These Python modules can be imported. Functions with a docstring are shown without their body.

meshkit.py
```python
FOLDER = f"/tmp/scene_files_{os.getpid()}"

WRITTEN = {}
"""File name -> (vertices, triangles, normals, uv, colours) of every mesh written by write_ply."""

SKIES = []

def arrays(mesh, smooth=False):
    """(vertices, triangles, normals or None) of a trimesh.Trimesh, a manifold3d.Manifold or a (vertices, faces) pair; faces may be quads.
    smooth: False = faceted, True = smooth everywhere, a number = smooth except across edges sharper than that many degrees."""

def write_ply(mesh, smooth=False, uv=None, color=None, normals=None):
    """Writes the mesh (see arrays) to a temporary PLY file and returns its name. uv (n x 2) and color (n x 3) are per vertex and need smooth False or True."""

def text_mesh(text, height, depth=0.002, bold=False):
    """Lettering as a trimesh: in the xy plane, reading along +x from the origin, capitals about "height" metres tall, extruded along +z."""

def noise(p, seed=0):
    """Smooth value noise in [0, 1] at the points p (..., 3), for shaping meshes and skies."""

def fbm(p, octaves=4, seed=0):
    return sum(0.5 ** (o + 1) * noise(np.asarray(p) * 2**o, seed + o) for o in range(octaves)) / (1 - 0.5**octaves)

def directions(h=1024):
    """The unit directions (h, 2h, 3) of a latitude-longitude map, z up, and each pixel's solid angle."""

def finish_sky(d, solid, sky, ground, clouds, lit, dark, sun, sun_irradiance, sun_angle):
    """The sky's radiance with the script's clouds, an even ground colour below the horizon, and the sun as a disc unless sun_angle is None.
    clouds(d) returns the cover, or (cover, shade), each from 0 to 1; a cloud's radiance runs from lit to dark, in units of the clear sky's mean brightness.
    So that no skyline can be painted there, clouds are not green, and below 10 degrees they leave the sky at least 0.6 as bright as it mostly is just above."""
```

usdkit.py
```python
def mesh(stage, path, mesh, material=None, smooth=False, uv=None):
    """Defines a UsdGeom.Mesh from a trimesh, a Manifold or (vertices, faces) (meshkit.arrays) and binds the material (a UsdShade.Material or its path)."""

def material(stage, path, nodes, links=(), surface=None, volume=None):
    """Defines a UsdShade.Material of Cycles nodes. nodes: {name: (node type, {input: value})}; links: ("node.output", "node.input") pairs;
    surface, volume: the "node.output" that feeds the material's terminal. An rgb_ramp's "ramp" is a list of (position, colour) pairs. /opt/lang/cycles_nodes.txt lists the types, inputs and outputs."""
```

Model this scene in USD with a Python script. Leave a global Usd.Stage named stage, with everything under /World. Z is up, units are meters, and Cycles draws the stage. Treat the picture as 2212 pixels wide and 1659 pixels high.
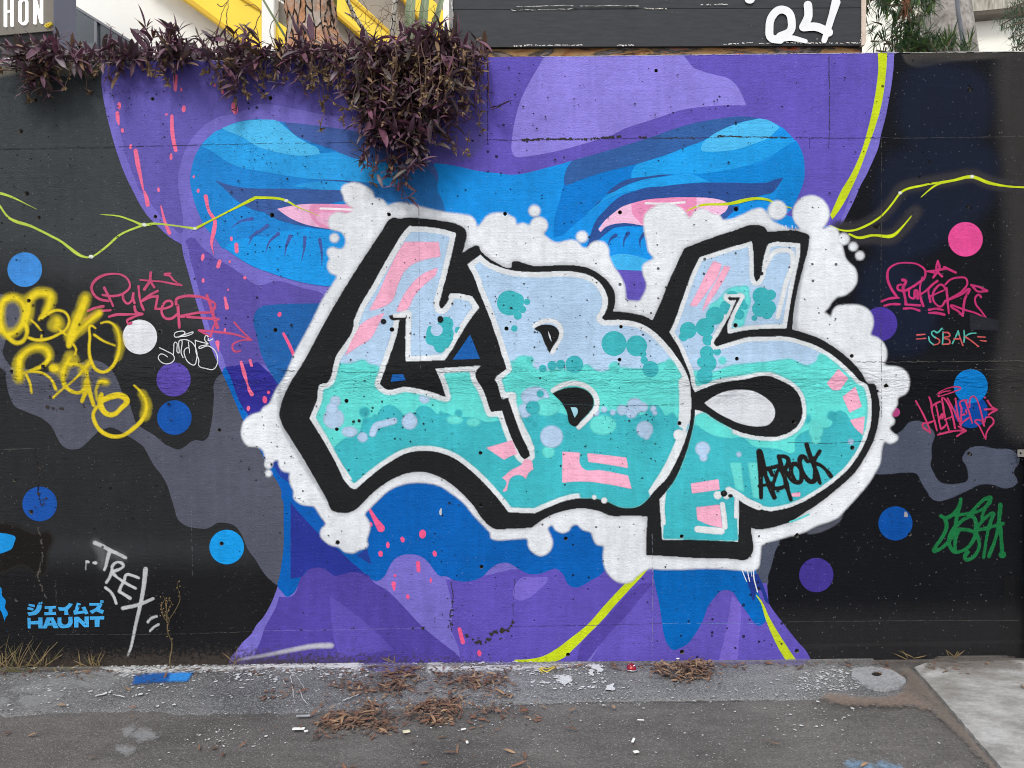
import math, random
import numpy as np, trimesh, shapely, usdkit, meshkit
from shapely.geometry import Polygon, LineString, Point, MultiPolygon, box as sbox
from shapely.ops import unary_union
from scipy.ndimage import gaussian_filter
from PIL import Image, ImageDraw
from pxr import Usd, UsdGeom, UsdShade, UsdLux, Gf, Sdf, Vt

stage = Usd.Stage.CreateInMemory()
UsdGeom.SetStageUpAxis(stage, UsdGeom.Tokens.z)
UsdGeom.SetStageMetersPerUnit(stage, 1.0)
UsdGeom.Xform.Define(stage, '/World')
UsdGeom.Scope.Define(stage, '/World/Looks')
rng = random.Random(7); nrng = np.random.default_rng(7)

# ------------------------------------------------------------------ camera, sky, sun, exposure
S, D, H = 0.0024, 3.99, 1.45          # metres per survey unit on the wall, camera distance, camera height
CX, CY = 1106.0, 829.5
SLOPE, TSLOPE = 0.0105, 0.0118        # fall of the street, fall of the wall's top
cam = UsdGeom.Camera.Define(stage, '/World/camera')
cam.AddTransformOp().Set(Gf.Matrix4d(1,0,0,0, 0,0,1,0, 0,-1,0,0, 0,-D,H,1))
cam.CreateFocalLengthAttr(26.0)
cam.CreateHorizontalApertureAttr(26.0*2212*S/D)
cam.CreateVerticalApertureAttr(26.0*1659*S/D)
cam.CreateClippingRangeAttr(Gf.Vec2f(0.05, 500))
cam.CreateExposureAttr(0.80)
SUN = np.array([-0.28, -0.80, 0.95]); SUN /= np.linalg.norm(SUN)
elev, rota = math.asin(SUN[2]), math.atan2(SUN[0], SUN[1])
dome = UsdLux.DomeLight.Define(stage, '/World/sky')
sky_mat = usdkit.material(stage, '/World/Looks/overcast_sky', {
    'sky': ('sky_texture', {'sky_type': 'single_scattering', 'sun_disc': False, 'sun_elevation': elev, 'sun_rotation': rota, 'aerosol_density': 3.0}),
    'tc': ('texture_coordinate', {}),
    'n': ('noise_texture', {'scale': 2.2, 'detail': 6.0, 'roughness': 0.55}),
    'r': ('rgb_ramp', {'ramp': [(0.3, (5.6, 5.8, 6.1)), (0.7, (8.2, 8.3, 8.4))]}),
    'mix': ('mix_color', {'fac': 0.82, 'use_clamp_result': False}),
    'bg': ('background_shader', {'strength': 0.1})},
    [('tc.generated', 'n.vector'), ('n.fac', 'r.fac'), ('sky.color', 'mix.a'), ('r.color', 'mix.b'), ('mix.result', 'bg.color')], surface='bg.background')
UsdShade.MaterialBindingAPI.Apply(dome.GetPrim()).Bind(sky_mat)
sun = UsdLux.DistantLight.Define(stage, '/World/sun')
sun.CreateIntensityAttr(0.27); sun.CreateAngleAttr(16.0); sun.CreateNormalizeAttr(True); sun.CreateColorAttr(Gf.Vec3f(1.0, 0.98, 0.95))
z = SUN; x = np.cross([0, 0, 1.0], z); x /= np.linalg.norm(x); y = np.cross(z, x)
sun.AddTransformOp().Set(Gf.Matrix4d(*x, 0, *y, 0, *z, 0, 0, 0, 20, 1))

# ------------------------------------------------------------------ scene graph helpers
used = {}
def numbered(parent, name):
    k = (parent, name); n = used.get(k, 0); used[k] = n + 1
    return f'{parent}/{name}' if n == 0 else f'{parent}/{name}_{n:03d}'
def tag(p, label=None, cat=None, group=None, kind=None):
    p = p.GetPrim() if hasattr(p, 'GetPrim') else p
    for k, v in (('label', label), ('category', cat), ('group', group), ('kind', kind)):
        if v: p.SetCustomDataByKey(k, v)
    return p
def thing(name, label, cat, loc=(0, 0, 0), rz=0.0, group=None):
    x = UsdGeom.Xform.Define(stage, numbered('/World', name))
    x.AddTranslateOp().Set(Gf.Vec3d(*map(float, loc)))
    if rz: x.AddRotateZOp().Set(float(rz))
    return tag(x, label, cat, group)
def obj(name, mesh, mat, parent='/World', smooth=False, cover=None, **kw):
    parent = parent if isinstance(parent, str) else str(parent.GetPath())
    m = usdkit.mesh(stage, numbered(parent, name), mesh, mat, smooth=smooth)
    if cover is not None:
        UsdGeom.PrimvarsAPI(m).CreatePrimvar('cover', Sdf.ValueTypeNames.FloatArray, 'vertex').Set(Vt.FloatArray.FromNumpy(np.asarray(cover, np.float32)))
    if kw: tag(m, **kw)
    return m.GetPrim()
def copy_of(src, name, label, cat, loc, rz, group=None, extra=None, size=1.0):
    r = UsdGeom.Xform.Define(stage, numbered('/World', name))
    r.AddTranslateOp().Set(Gf.Vec3d(*map(float, loc)))
    r.AddRotateXYZOp().Set(Gf.Vec3f(*(extra or (0, 0)), float(rz))); r.AddScaleOp().Set(Gf.Vec3f(float(size)))
    r.GetPrim().GetReferences().AddInternalReference(src)
    r.GetPrim().SetInstanceable(True)
    return tag(r, label, cat, group)
def cat_mesh(ms): return trimesh.util.concatenate([m for m in ms if m is not None and len(m.faces)])
def lin(c): return tuple((v/255/12.92 if v/255 <= 0.04045 else ((v/255+0.055)/1.055)**2.4) for v in c)

# survey frames: (origin, scale) of the sheets the outlines were measured on
FR = {'F': (0, 0, 1), 'A2': (1607.1, 950.5, .09375), 'HT': (34.6, 1140.6, .15625), 'TL': (0, 0, .125), 'PL': (414.8, 0, .1875),
      'YL': (0, 622.1, .15625), 'HV': (1987.3, 777.7, .10156), 'GR': (2004.6, 1054.2, .09375)}
for i in range(4):
    for j in range(4): FR[f'{i}{j}'] = (553*i, 414.75*j, .25)
def pts(s):
    out, fr = [], FR['F']
    for t in s.split():
        if t[0] == '@': fr = FR[t[1:]]; continue
        c = t.endswith('!'); a, b = t.rstrip('!').split(',')
        out.append((fr[0]+float(a)*fr[2], fr[1]+float(b)*fr[2], c))
    return out
def curve(s, closed, step=3.5, allsharp=False):
    p = pts(s) if isinstance(s, str) else s
    xy = np.array([q[:2] for q in p], float); corner = [q[2] or allsharp for q in p]; n = len(p)
    if not closed: corner[0] = corner[-1] = True
    out = []
    def tan(i, a, b):
        if corner[i]: return None
        u, v = xy[i]-xy[(i-1) % n], xy[(i+1) % n]-xy[i]
        lu, lv = np.hypot(*u)+1e-9, np.hypot(*v)+1e-9
        t = u/lu*lv + v/lv*lu
        return t/(np.hypot(*t)+1e-9)
    for i in range(n if closed else n-1):
        j = (i+1) % n; a, b = xy[i], xy[j]; L = np.hypot(*(b-a))
        ta, tb = tan(i, a, b), tan(j, a, b)
        if ta is None and tb is None: out.append(a[None]); continue
        d = (b-a)/(L+1e-9)
        if ta is None: ta = d
        if tb is None: tb = d
        k = max(2, int(L/step)+1); t = (np.arange(k)/k)[:, None]
        out.append((2*t**3-3*t**2+1)*a + (t**3-2*t**2+t)*L*ta + (-2*t**3+3*t**2)*b + (t**3-t**2)*L*tb)
    if not closed: out.append(xy[-1:])
    return np.vstack(out)
def poly(s, sharp=False):
    g = Polygon(curve(s, True, allsharp=sharp))
    return g if g.is_valid else g.buffer(0)
def ell(fr, x, y, rx, ry=None, rot=0):
    o = FR[fr]; g = Point(0, 0).buffer(1, 14); ry = ry or rx
    g = shapely.affinity.scale(g, rx*o[2], ry*o[2])
    if rot: g = shapely.affinity.rotate(g, rot, origin=(0, 0))
    return shapely.affinity.translate(g, o[0]+x*o[2], o[1]+y*o[2])
def stroke(s, w, w2=None):
    c = curve(s, False); 
    if w2 is None and not isinstance(w, (list, tuple)): return LineString(c).buffer(w/2, 6)
    ws = np.interp(np.linspace(0, 1, len(c)), np.linspace(0, 1, 2 if w2 is not None else len(w)), [w, w2] if w2 is not None else w)
    pcs = []
    for i in range(len(c)-1):
        pcs.append(unary_union([Point(c[i]).buffer(max(ws[i]/2, .3), 5), Point(c[i+1]).buffer(max(ws[i+1]/2, .3), 5)]).convex_hull)
    return unary_union(pcs)
U = unary_union
def wpos(px, py, y=0.0):
    k = S*(D+y)/D
    return np.stack([(np.asarray(px)-CX)*k, np.full(np.shape(px), y, float), H-(np.asarray(py)-CY)*k], -1)
def gpos(px, py, dz=0.0):
    t = (H-dz)/((py-CY)*S + SLOPE*(px-CX)*S)
    return np.array([(px-CX)*S*t, -D+D*t, H-(py-CY)*S*t])
def on_wall(g, y):
    """flat sheet of the outline g on the wall's face, facing the street"""
    g = g.simplify(0.12)
    ms = []
    for q in getattr(g, 'geoms', [g]):
        if q.geom_type != 'Polygon' or q.area < .4: continue
        v, f = trimesh.creation.triangulate_polygon(q, engine='earcut')
        P = wpos(v[:, 0], v[:, 1], 0); P[:, 1] = y
        n = np.cross(P[f[:, 1]]-P[f[:, 0]], P[f[:, 2]]-P[f[:, 0]])[:, 1]
        f = np.where((n > 0)[:, None], f[:, ::-1], f)
        ms.append(trimesh.Trimesh(P, f, process=False))
    return cat_mesh(ms)
def prism(s, y0, depth, sharp=True, at=None):
    """upright slab with the outline s (survey units), front at depth y0"""
    g = poly(s, sharp) if isinstance(s, str) else s
    k = S*(D+y0)/D; ms = []
    for q in getattr(g, 'geoms', [g]):
        m = trimesh.creation.extrude_polygon(q, depth, engine='earcut')
        v = m.vertices.copy()
        m = trimesh.Trimesh(np.stack([(v[:, 0]-CX)*k, y0+v[:, 2], H-(v[:, 1]-CY)*k], 1), m.faces, process=False)
        m.fix_normals(); ms.append(m)
    return cat_mesh(ms)
def box(x0, x1, y0, y1, z0, z1, bev=0.0):
    if bev <= 0:
        m = trimesh.creation.box((x1-x0, y1-y0, z1-z0))
    else:
        c = np.array([[sx*(abs(x1-x0)/2-bx), sy*(abs(y1-y0)/2-by), sz*(abs(z1-z0)/2-bz)] for sx in (-1, 1) for sy in (-1, 1) for sz in (-1, 1) for bx, by, bz in ((bev, bev, 0), (bev, 0, bev), (0, bev, bev))])
        m = trimesh.convex.convex_hull(c)
    m.apply_translation(((x0+x1)/2, (y0+y1)/2, (z0+z1)/2)); return m
def tube(path, radii, n=8, cap=True):
    path = np.asarray(path, float); radii = np.broadcast_to(radii, len(path)); v, f = [], []
    t = np.gradient(path, axis=0); t /= np.linalg.norm(t, axis=1, keepdims=True)+1e-9
    u = np.cross(t[0], [0.31, 0.2, 0.93]); 
    if np.linalg.norm(u) < 1e-3: u = np.cross(t[0], [1, 0, 0])
    for i in range(len(path)):
        u = u-t[i]*np.dot(u, t[i]); u /= np.linalg.norm(u)+1e-9; w = np.cross(t[i], u)
        a = np.arange(n)/n*2*np.pi
        v.append(path[i]+radii[i]*(np.cos(a)[:, None]*u+np.sin(a)[:, None]*w))
    for i in range(len(path)-1):
        for k in range(n):
            a, b = i*n+k, i*n+(k+1) % n
            f += [[a, b, b+n], [a, b+n, a+n]]
    v = np.vstack(v)
    if cap:
        v = np.vstack([v, path[:1], path[-1:]]); c0, c1 = len(v)-2, len(v)-1; o = (len(path)-1)*n
        f += [[c0, (k+1) % n, k] for k in range(n)] + [[c1, o+k, o+(k+1) % n] for k in range(n)]
    return trimesh.Trimesh(v, f, process=False)

# ------------------------------------------------------------------ materials
mats = {}
def paint(c, rough=0.55, soft=False, speck=0.35, gain=0.92, pits=1.0, dust=1.0, cfac=1.0):
    """wall paint: colour with wear, blow-holes, grime at the foot, board-marked relief; soft = sprayed, thins out at the edge"""
    key = (tuple(c), rough, soft, speck, pits, dust, cfac)
    if key in mats: return mats[key]
    col = tuple(v*gain for v in lin(c))
    N = {'geo': ('geometry', {}),
      'flat': ('mapping', {'scale': (1, 0, 1)}),
      'bc': ('color', {'value': col}),
      'n1': ('noise_texture', {'scale': 2.6, 'detail': 5.0, 'roughness': .6}), 'v1': ('map_range', {'from_min': .25, 'from_max': .75, 'to_min': .81, 'to_max': 1.14, 'clamp': True}),
      'ms': ('mapping', {'scale': (19, 0, 1.3)}), 'n2': ('noise_texture', {'scale': 1.0, 'detail': 6.0, 'roughness': .7, 'distortion': .3}), 'v2': ('map_range', {'from_min': .3, 'from_max': .7, 'to_min': .90, 'to_max': 1.06, 'clamp': True}),
      'vm': ('math', {'math_type': 'multiply'}),
      'mc': ('mapping', {'scale': (22, 0, 30)}), 'n5': ('noise_texture', {'scale': 1.0, 'detail': 6.0, 'roughness': .72}), 'v5': ('map_range', {'from_min': .3, 'from_max': .7, 'to_min': .88, 'to_max': 1.11, 'clamp': True}), 'vq': ('math', {'math_type': 'multiply'}),
      'hs': ('hsv', {}),
      # blow-holes
      'vo': ('voronoi_texture', {'feature': 'f1', 'scale': 25.0}), 'sp': ('separate_color', {}),
      'nd': ('noise_texture', {'scale': 1.3, 'detail': 2.0}), 'dn': ('map_range', {'from_min': .35, 'from_max': .65, 'to_min': .25, 'to_max': 1.15, 'clamp': True}),
      'th': ('map_range', {'from_min': .35, 'from_max': 1.0, 'to_min': 0.0, 'to_max': .18*pits, 'clamp': True}), 'tm': ('math', {'math_type': 'multiply'}),
      'df': ('math', {'math_type': 'subtract'}), 'pm': ('map_range', {'from_min': -.012, 'from_max': .02, 'to_min': 0, 'to_max': 1, 'clamp': True}),
      'pmix': ('mix_color', {'b': (.012, .011, .012)}), 'pk': ('math', {'math_type': 'multiply', 'value2': .85}),
      # foot grime
      'xyz': ('separate_xyz', {}), 'sl': ('math', {'math_type': 'multiply', 'value2': -SLOPE}), 'zr': ('math', {'math_type': 'add'}),
      'gz': ('map_range', {'from_min': .0, 'from_max': .27, 'to_min': .50, 'to_max': 0.0, 'clamp': True}), 'gx': ('map_range', {'from_min': -1.3, 'from_max': .7, 'to_min': 1.0, 'to_max': .5, 'clamp': True}), 'gzx': ('math', {'math_type': 'multiply'}), 'mgr': ('mapping', {'scale': (48, 0, 48)}),
      'ng': ('noise_texture', {'scale': 1.0, 'detail': 8.0, 'roughness': .85}), 'gs': ('math', {'math_type': 'add'}), 'gm': ('map_range', {'from_min': .83, 'from_max': .93, 'to_min': 0, 'to_max': .88*dust, 'clamp': True}),
      'gmix': ('mix_color', {'b': (.052, .041, .034)}),
      # light specks of dust and old splashes
      'vs': ('voronoi_texture', {'feature': 'f1', 'scale': 70.0}), 'ss': ('separate_color', {}), 'st': ('map_range', {'from_min': .9, 'from_max': 1.0, 'to_min': 0.0, 'to_max': .16, 'clamp': True}),
      'sd': ('math', {'math_type': 'less_than'}), 'sk': ('math', {'math_type': 'multiply', 'value2': speck}), 'smix': ('mix_color', {'b': (.42, .41, .40)}),
      # relief
      'mg': ('mapping', {'scale': (6, 0, 62)}), 'g1': ('noise_texture', {'scale': 1.0, 'detail': 4.0, 'roughness': .6}),
      'mf': ('mapping', {'scale': (95, 0, 95)}), 'g2': ('noise_texture', {'scale': 1.0, 'detail': 3.0, 'roughness': .7}),
      'h1': ('math', {'math_type': 'multiply', 'value2': .30}), 'h2': ('math', {'math_type': 'multiply_add', 'value2': .62}), 'h3': ('math', {'math_type': 'multiply_add', 'value2': -1.3}),
      # crumpled band where two lifts of concrete meet
      'bz': ('math', {'math_type': 'subtract', 'value2': 1.475}), 'ba': ('math', {'math_type': 'absolute'}), 'bm': ('map_range', {'from_min': .0, 'from_max': .13, 'to_min': 1.0, 'to_max': 0, 'clamp': True}),
      'mb': ('mapping', {'scale': (9, 0, 34)}), 'bn': ('noise_texture', {'scale': 1.0, 'detail': 5.0, 'roughness': .65, 'distortion': 1.2}), 'b2': ('math', {'math_type': 'multiply'}), 'h4': ('math', {'math_type': 'multiply_add', 'value2': 2.6}),
      'bump': ('bump', {'strength': 1.0, 'distance': .009}),
      'nr': ('map_range', {'from_min': .2, 'from_max': .8, 'to_min': rough-.1, 'to_max': rough+.12}),
      'p': ('principled_bsdf', {'specular_ior_level': .07})}
    L = [('geo.position', 'flat.vector'), ('flat.vector', 'n1.vector'), ('n1.fac', 'v1.value'), ('geo.position', 'ms.vector'), ('ms.vector', 'n2.vector'), ('n2.fac', 'v2.value'), ('geo.position', 'mc.vector'), ('mc.vector', 'n5.vector'), ('n5.fac', 'v5.value'), ('v5.result', 'vq.value1'),
      ('v1.result', 'vm.value1'), ('v2.result', 'vm.value2'), ('bc.color', 'hs.color'), ('vm.value', 'vq.value2'), ('vq.value', 'hs.value'),
      ('flat.vector', 'vo.vector'), ('vo.color', 'sp.color'), ('sp.r', 'th.value'), ('flat.vector', 'nd.vector'), ('nd.fac', 'dn.value'), ('th.result', 'tm.value1'), ('dn.result', 'tm.value2'),
      ('tm.value', 'df.value1'), ('vo.distance', 'df.value2'), ('df.value', 'pm.value'), ('pm.result', 'pk.value1'),
      ('geo.position', 'xyz.vector'), ('xyz.x', 'sl.value1'), ('sl.value', 'zr.value1'), ('xyz.z', 'zr.value2'), ('zr.value', 'gz.value'), ('geo.position', 'mgr.vector'), ('mgr.vector', 'ng.vector'), ('xyz.x', 'gx.value'), ('gx.result', 'gzx.value1'), ('gz.result', 'gzx.value2'), ('gzx.value', 'gs.value1'), ('ng.fac', 'gs.value2'), ('gs.value', 'gm.value'),
      ('flat.vector', 'vs.vector'), ('vs.color', 'ss.color'), ('ss.g', 'st.value'), ('vs.distance', 'sd.value1'), ('st.result', 'sd.value2'), ('sd.value', 'sk.value1'),
      ('hs.color', 'smix.a'), ('sk.value', 'smix.fac'), ('smix.result', 'gmix.a'), ('gm.result', 'gmix.fac'), ('gmix.result', 'pmix.a'), ('pk.value', 'pmix.fac'), ('pmix.result', 'p.base_color'),
      ('geo.position', 'mg.vector'), ('mg.vector', 'g1.vector'), ('geo.position', 'mf.vector'), ('mf.vector', 'g2.vector'),
      ('g1.fac', 'h1.value1'), ('g2.fac', 'h2.value1'), ('h1.value', 'h2.value3'), ('pm.result', 'h3.value1'), ('h2.value', 'h3.value3'),
      ('xyz.z', 'bz.value1'), ('bz.value', 'ba.value1'), ('ba.value', 'bm.value'), ('geo.position', 'mb.vector'), ('mb.vector', 'bn.vector'), ('bn.fac', 'b2.value1'), ('bm.result', 'b2.value2'), ('b2.value', 'h4.value1'), ('h3.value', 'h4.value3'),
      ('h4.value', 'bump.height'), ('bump.normal', 'p.normal'), ('n1.fac', 'nr.value'), ('nr.result', 'p.roughness')]
    if soft:
        N.update({'at': ('attribute', {'attribute': 'cover'}), 'ma': ('mapping', {'scale': (260, 0, 260)}), 'na': ('noise_texture', {'scale': 1.0, 'detail': 2.0, 'roughness': .8}),
          'nb': ('map_range', {'from_min': .2, 'from_max': .8, 'to_min': -.22, 'to_max': .22}), 'ad': ('math', {'math_type': 'add'}), 'al': ('map_range', {'from_min': .2, 'from_max': .8, 'to_min': 0, 'to_max': cfac, 'clamp': True})})
        L += [('geo.position', 'ma.vector'), ('ma.vector', 'na.vector'), ('na.fac', 'nb.value'), ('nb.result', 'ad.value1'), ('at.fac', 'ad.value2'), ('ad.value', 'al.value'), ('al.result', 'p.alpha')]
    m = usdkit.material(stage, f'/World/Looks/wall_paint_{len(mats):03d}', N, L, surface='p.BSDF')
    mats[key] = m; return m
def surface(name, c, rough=.6, spread=.18, scale=30.0, bump=.25, bscale=120.0, bdist=.002, c2=None, metallic=0.0, spec=.4, stretch=(1, 1, 1), emit=0.0, per_object=0.0, translucent=0.0):
    """general surface: mottled colour between c and c2 with fine relief"""
    if name in mats: return mats[name]
    a = lin(c); b = lin(c2) if c2 else tuple(v*(1-spread*1.6) for v in a); a2 = a if c2 else tuple(min(1, v*(1+spread)) for v in a)
    N = {'tc': ('texture_coordinate', {}), 'mp': ('mapping', {'scale': stretch}), 'n': ('noise_texture', {'scale': scale, 'detail': 6.0, 'roughness': .62}),
      'r': ('rgb_ramp', {'ramp': [(.3, b), (.7, a2)]}), 'nb': ('noise_texture', {'scale': bscale, 'detail': 4.0, 'roughness': .65}),
      'bump': ('bump', {'strength': bump, 'distance': bdist}), 'hs': ('hsv', {}), 'p': ('principled_bsdf', {'roughness': rough, 'metallic': metallic, 'specular_ior_level': spec})}
    L = [('tc.object', 'mp.vector'), ('mp.vector', 'n.vector'), ('n.fac', 'r.fac'), ('r.color', 'hs.color'), ('hs.color', 'p.base_color'), ('mp.vector', 'nb.vector'), ('nb.fac', 'bump.height'), ('bump.normal', 'p.normal')]
    if per_object:
        N['oi'] = ('object_info', {}); N['ov'] = ('map_range', {'from_min': 0, 'from_max': 1, 'to_min': 1-per_object, 'to_max': 1+per_object}); L += [('oi.random', 'ov.value'), ('ov.result', 'hs.value')]
    if emit:
        N['p'][1].update({'emission_strength': emit, 'emission_color': (1, 1, 1)})
    out = 'p.BSDF'
    if translucent:
        N['t'] = ('translucent_bsdf', {}); N['mx'] = ('mix_closure', {'fac': translucent})
        L += [('hs.color', 't.color'), ('p.BSDF', 'mx.closure1'), ('t.BSDF', 'mx.closure2')]; out = 'mx.closure'
    m = usdkit.material(stage, f'/World/Looks/{name}', N, L, surface=out)
    mats[name] = m; return m

# ------------------------------------------------------------------ the wall
TOP = lambda px: 135.5 - (px)*0.01155       # wall top and foot in survey units
BOT = lambda px: 1444.5 - (px)*0.0102
WL, WR = -900.0, 3100.0
elev_poly = Polygon([(WL, TOP(WL)), (WR, TOP(WR)), (WR, BOT(WR)+60), (WL, BOT(WL)+60)])
tie = """77,216 330,214 584,212 1417,153 2093,194 84,470 336,468 57,418 63,650 92,719 344,717 94,792 25,803 588,465 841,464 1091,462 595,713 847,712 1094,710
1339,459 1590,452 1341,706 1588,703 1591,775 1338,777 2090,447 1839,769 1896,490 474,929 479,1174 68,1106 32,1037 749,866 728,927 1038,978 1039,1091 730,1171 1040,1224
1222,1163 1467,914 1472,1158 1714,911 1840,967 1721,1157 1965,1154 36,1295 1227,1414 1473,1408 1721,1406 2093,980 45,284"""
holes = U([Point(*map(float, t.split(','))).buffer(rng.uniform(3.9, 5.1), 7) for t in tie.split()])
wall = thing('concrete_wall', 'long painted concrete retaining wall covered with a face mural, letters and tags', 'wall')
front_base = elev_poly.difference(holes)
conc = surface('raw_concrete', (120, 116, 108), rough=.8, scale=9, bump=.5, bscale=60)
slab_front = prism(front_base, 0.0, .05)
slab_back = prism(elev_poly, .046, .30)
obj('wall_body', cat_mesh([slab_front, slab_back]), conc, wall)

placed = []      # (bounds geometry, level)
STEP = .00025
class Node: pass
def level_of(g):
    lev = 0
    b = g.bounds
    for q, l, qb in placed:
        if l > lev-1 and qb[0] < b[2] and b[0] < qb[2] and qb[1] < b[3] and b[1] < qb[3] and q.intersects(g): lev = max(lev, l+1)
    placed.append((g, lev, b)); return lev
face_clip = elev_poly.buffer(-.6)
def lay(name, g, c, parent, soft=0.0, stride=2, label=None, cut=True, cfac=1.0, **kw):
    """one coat of paint: outline g, colour c; soft = reach of the overspray"""
    g = g if soft else g.intersection(face_clip)
    if g.is_empty: return None
    if not soft:
        lev = level_of(g); g2 = g.difference(holes) if cut else g
        m = on_wall(g2, -.0012-STEP*lev)
        return obj(name, m, paint(c, **kw), parent, **({'label': label} if label else {}))
    pad = 3.0*soft+4; x0, y0, x1, y1 = g.bounds
    x0, y0, x1, y1 = int(max(x0-pad, WL)), int(max(y0-pad, 0)), int(min(x1+pad, WR)), int(min(y1+pad, 1500))
    k = 2 if soft < 6 and (x1-x0)*(y1-y0) < 250000 else 1
    im = Image.new('L', ((x1-x0+1)*k, (y1-y0+1)*k)); dr = ImageDraw.Draw(im)
    for q in getattr(g, 'geoms', [g]):
        if q.geom_type != 'Polygon': continue
        dr.polygon([((a-x0)*k, (b-y0)*k) for a, b in q.exterior.coords], fill=255)
        for h in q.interiors: dr.polygon([((a-x0)*k, (b-y0)*k) for a, b in h.coords], fill=0)
    a = gaussian_filter(np.asarray(im, np.float32)/255, soft*k)
    inner = g.buffer(-2.0*soft).intersection(face_clip).simplify(.3)
    ring = g.buffer(2.6*soft)
    lev = level_of(ring); ms, cov = [], []
    st = stride
    gx, gy = np.arange(x0, x1, st), np.arange(y0, y1, st)
    A = a[np.ix_((gy-y0)*k, (gx-x0)*k)]
    XX, YY = np.meshgrid(gx, gy)
    A = np.where((YY < TOP(XX)+.8) | (YY > BOT(XX)+30), 0, A)
    q = np.stack([A[:-1, :-1], A[:-1, 1:], A[1:, 1:], A[1:, :-1]], -1)
    core = inner.buffer(-1.5*st) if not inner.is_empty else inner
    cxm, cym = XX[:-1, :-1]+st/2, YY[:-1, :-1]+st/2
    keep = q.max(-1) > .03
    keep &= (cym-st > TOP(cxm)) 
    if not core.is_empty:
        shapely.prepare(core); keep &= ~shapely.contains_xy(core, cxm, cym)
    hb = holes.buffer(st*.3); shapely.prepare(hb); keep &= ~shapely.contains_xy(hb, cxm, cym)
    W_ = len(gx); idx = np.arange(A.size).reshape(A.shape)
    Q = np.stack([idx[:-1, :-1], idx[1:, :-1], idx[1:, 1:], idx[:-1, 1:]], -1)[keep]
    F_ = np.vstack([Q[:, [0, 1, 2]], Q[:, [0, 2, 3]]])
    P = wpos(XX.ravel().astype(float), YY.ravel().astype(float)); P[:, 1] = -.0012-STEP*lev
    uq, inv = np.unique(F_, return_inverse=True)
    ms.append(trimesh.Trimesh(P[uq], inv.reshape(-1, 3), process=False)); cov.append(A.ravel()[uq])
    if not inner.is_empty and inner.area > 4:
        im2 = on_wall(inner.difference(holes), -.0012-STEP*(lev+.5))
        ms.append(im2); cov.append(np.ones(len(im2.vertices)))
    return obj(name, trimesh.util.concatenate(ms), paint(c, soft=True, cfac=cfac, **kw), parent, cover=np.concatenate(cov), **({'label': label} if label else {}))
# ------------------------------------------------------------------ paint on the wall, oldest coat first
left_half = sbox(WL, -100, 1300, 1600); right_half = sbox(1300, -100, WR, 1600)
ground_l = lay('charcoal_field', elev_poly.intersection(left_half), (65, 69, 72), wall, label='worn charcoal grey paint on the left of the wall')
ground_r = lay('black_field', elev_poly.intersection(right_half), (19, 20, 25), wall, label='blue-black paint on the right of the wall', speck=.7, pits=.7)
lay('charcoal_haze', poly('-200,930! 660,930! 660,1600! -200,1600!'), (29, 29, 31), ground_l, soft=70, stride=10, label='darker sprayed grey at the foot')
lay('charcoal_haze', poly('-200,560! 100,560! 320,640! 620,760! 660,1200! -200,1200!'), (43, 44, 46), ground_l, soft=55, stride=10)
lay('bare_strip', poly('-300,120 230,120 215,150 195,170 175,158 150,163 90,150 40,158 -300,150'), (112, 108, 98), ground_l, soft=5, label='bare dusty concrete along the top edge')
lay('bare_strip', poly('1945,90 2500,90 2500,120 2140,124 2060,130 1960,134'), (64, 61, 58), ground_r, soft=7, stride=3, label='bare brownish concrete along the top right')
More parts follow.
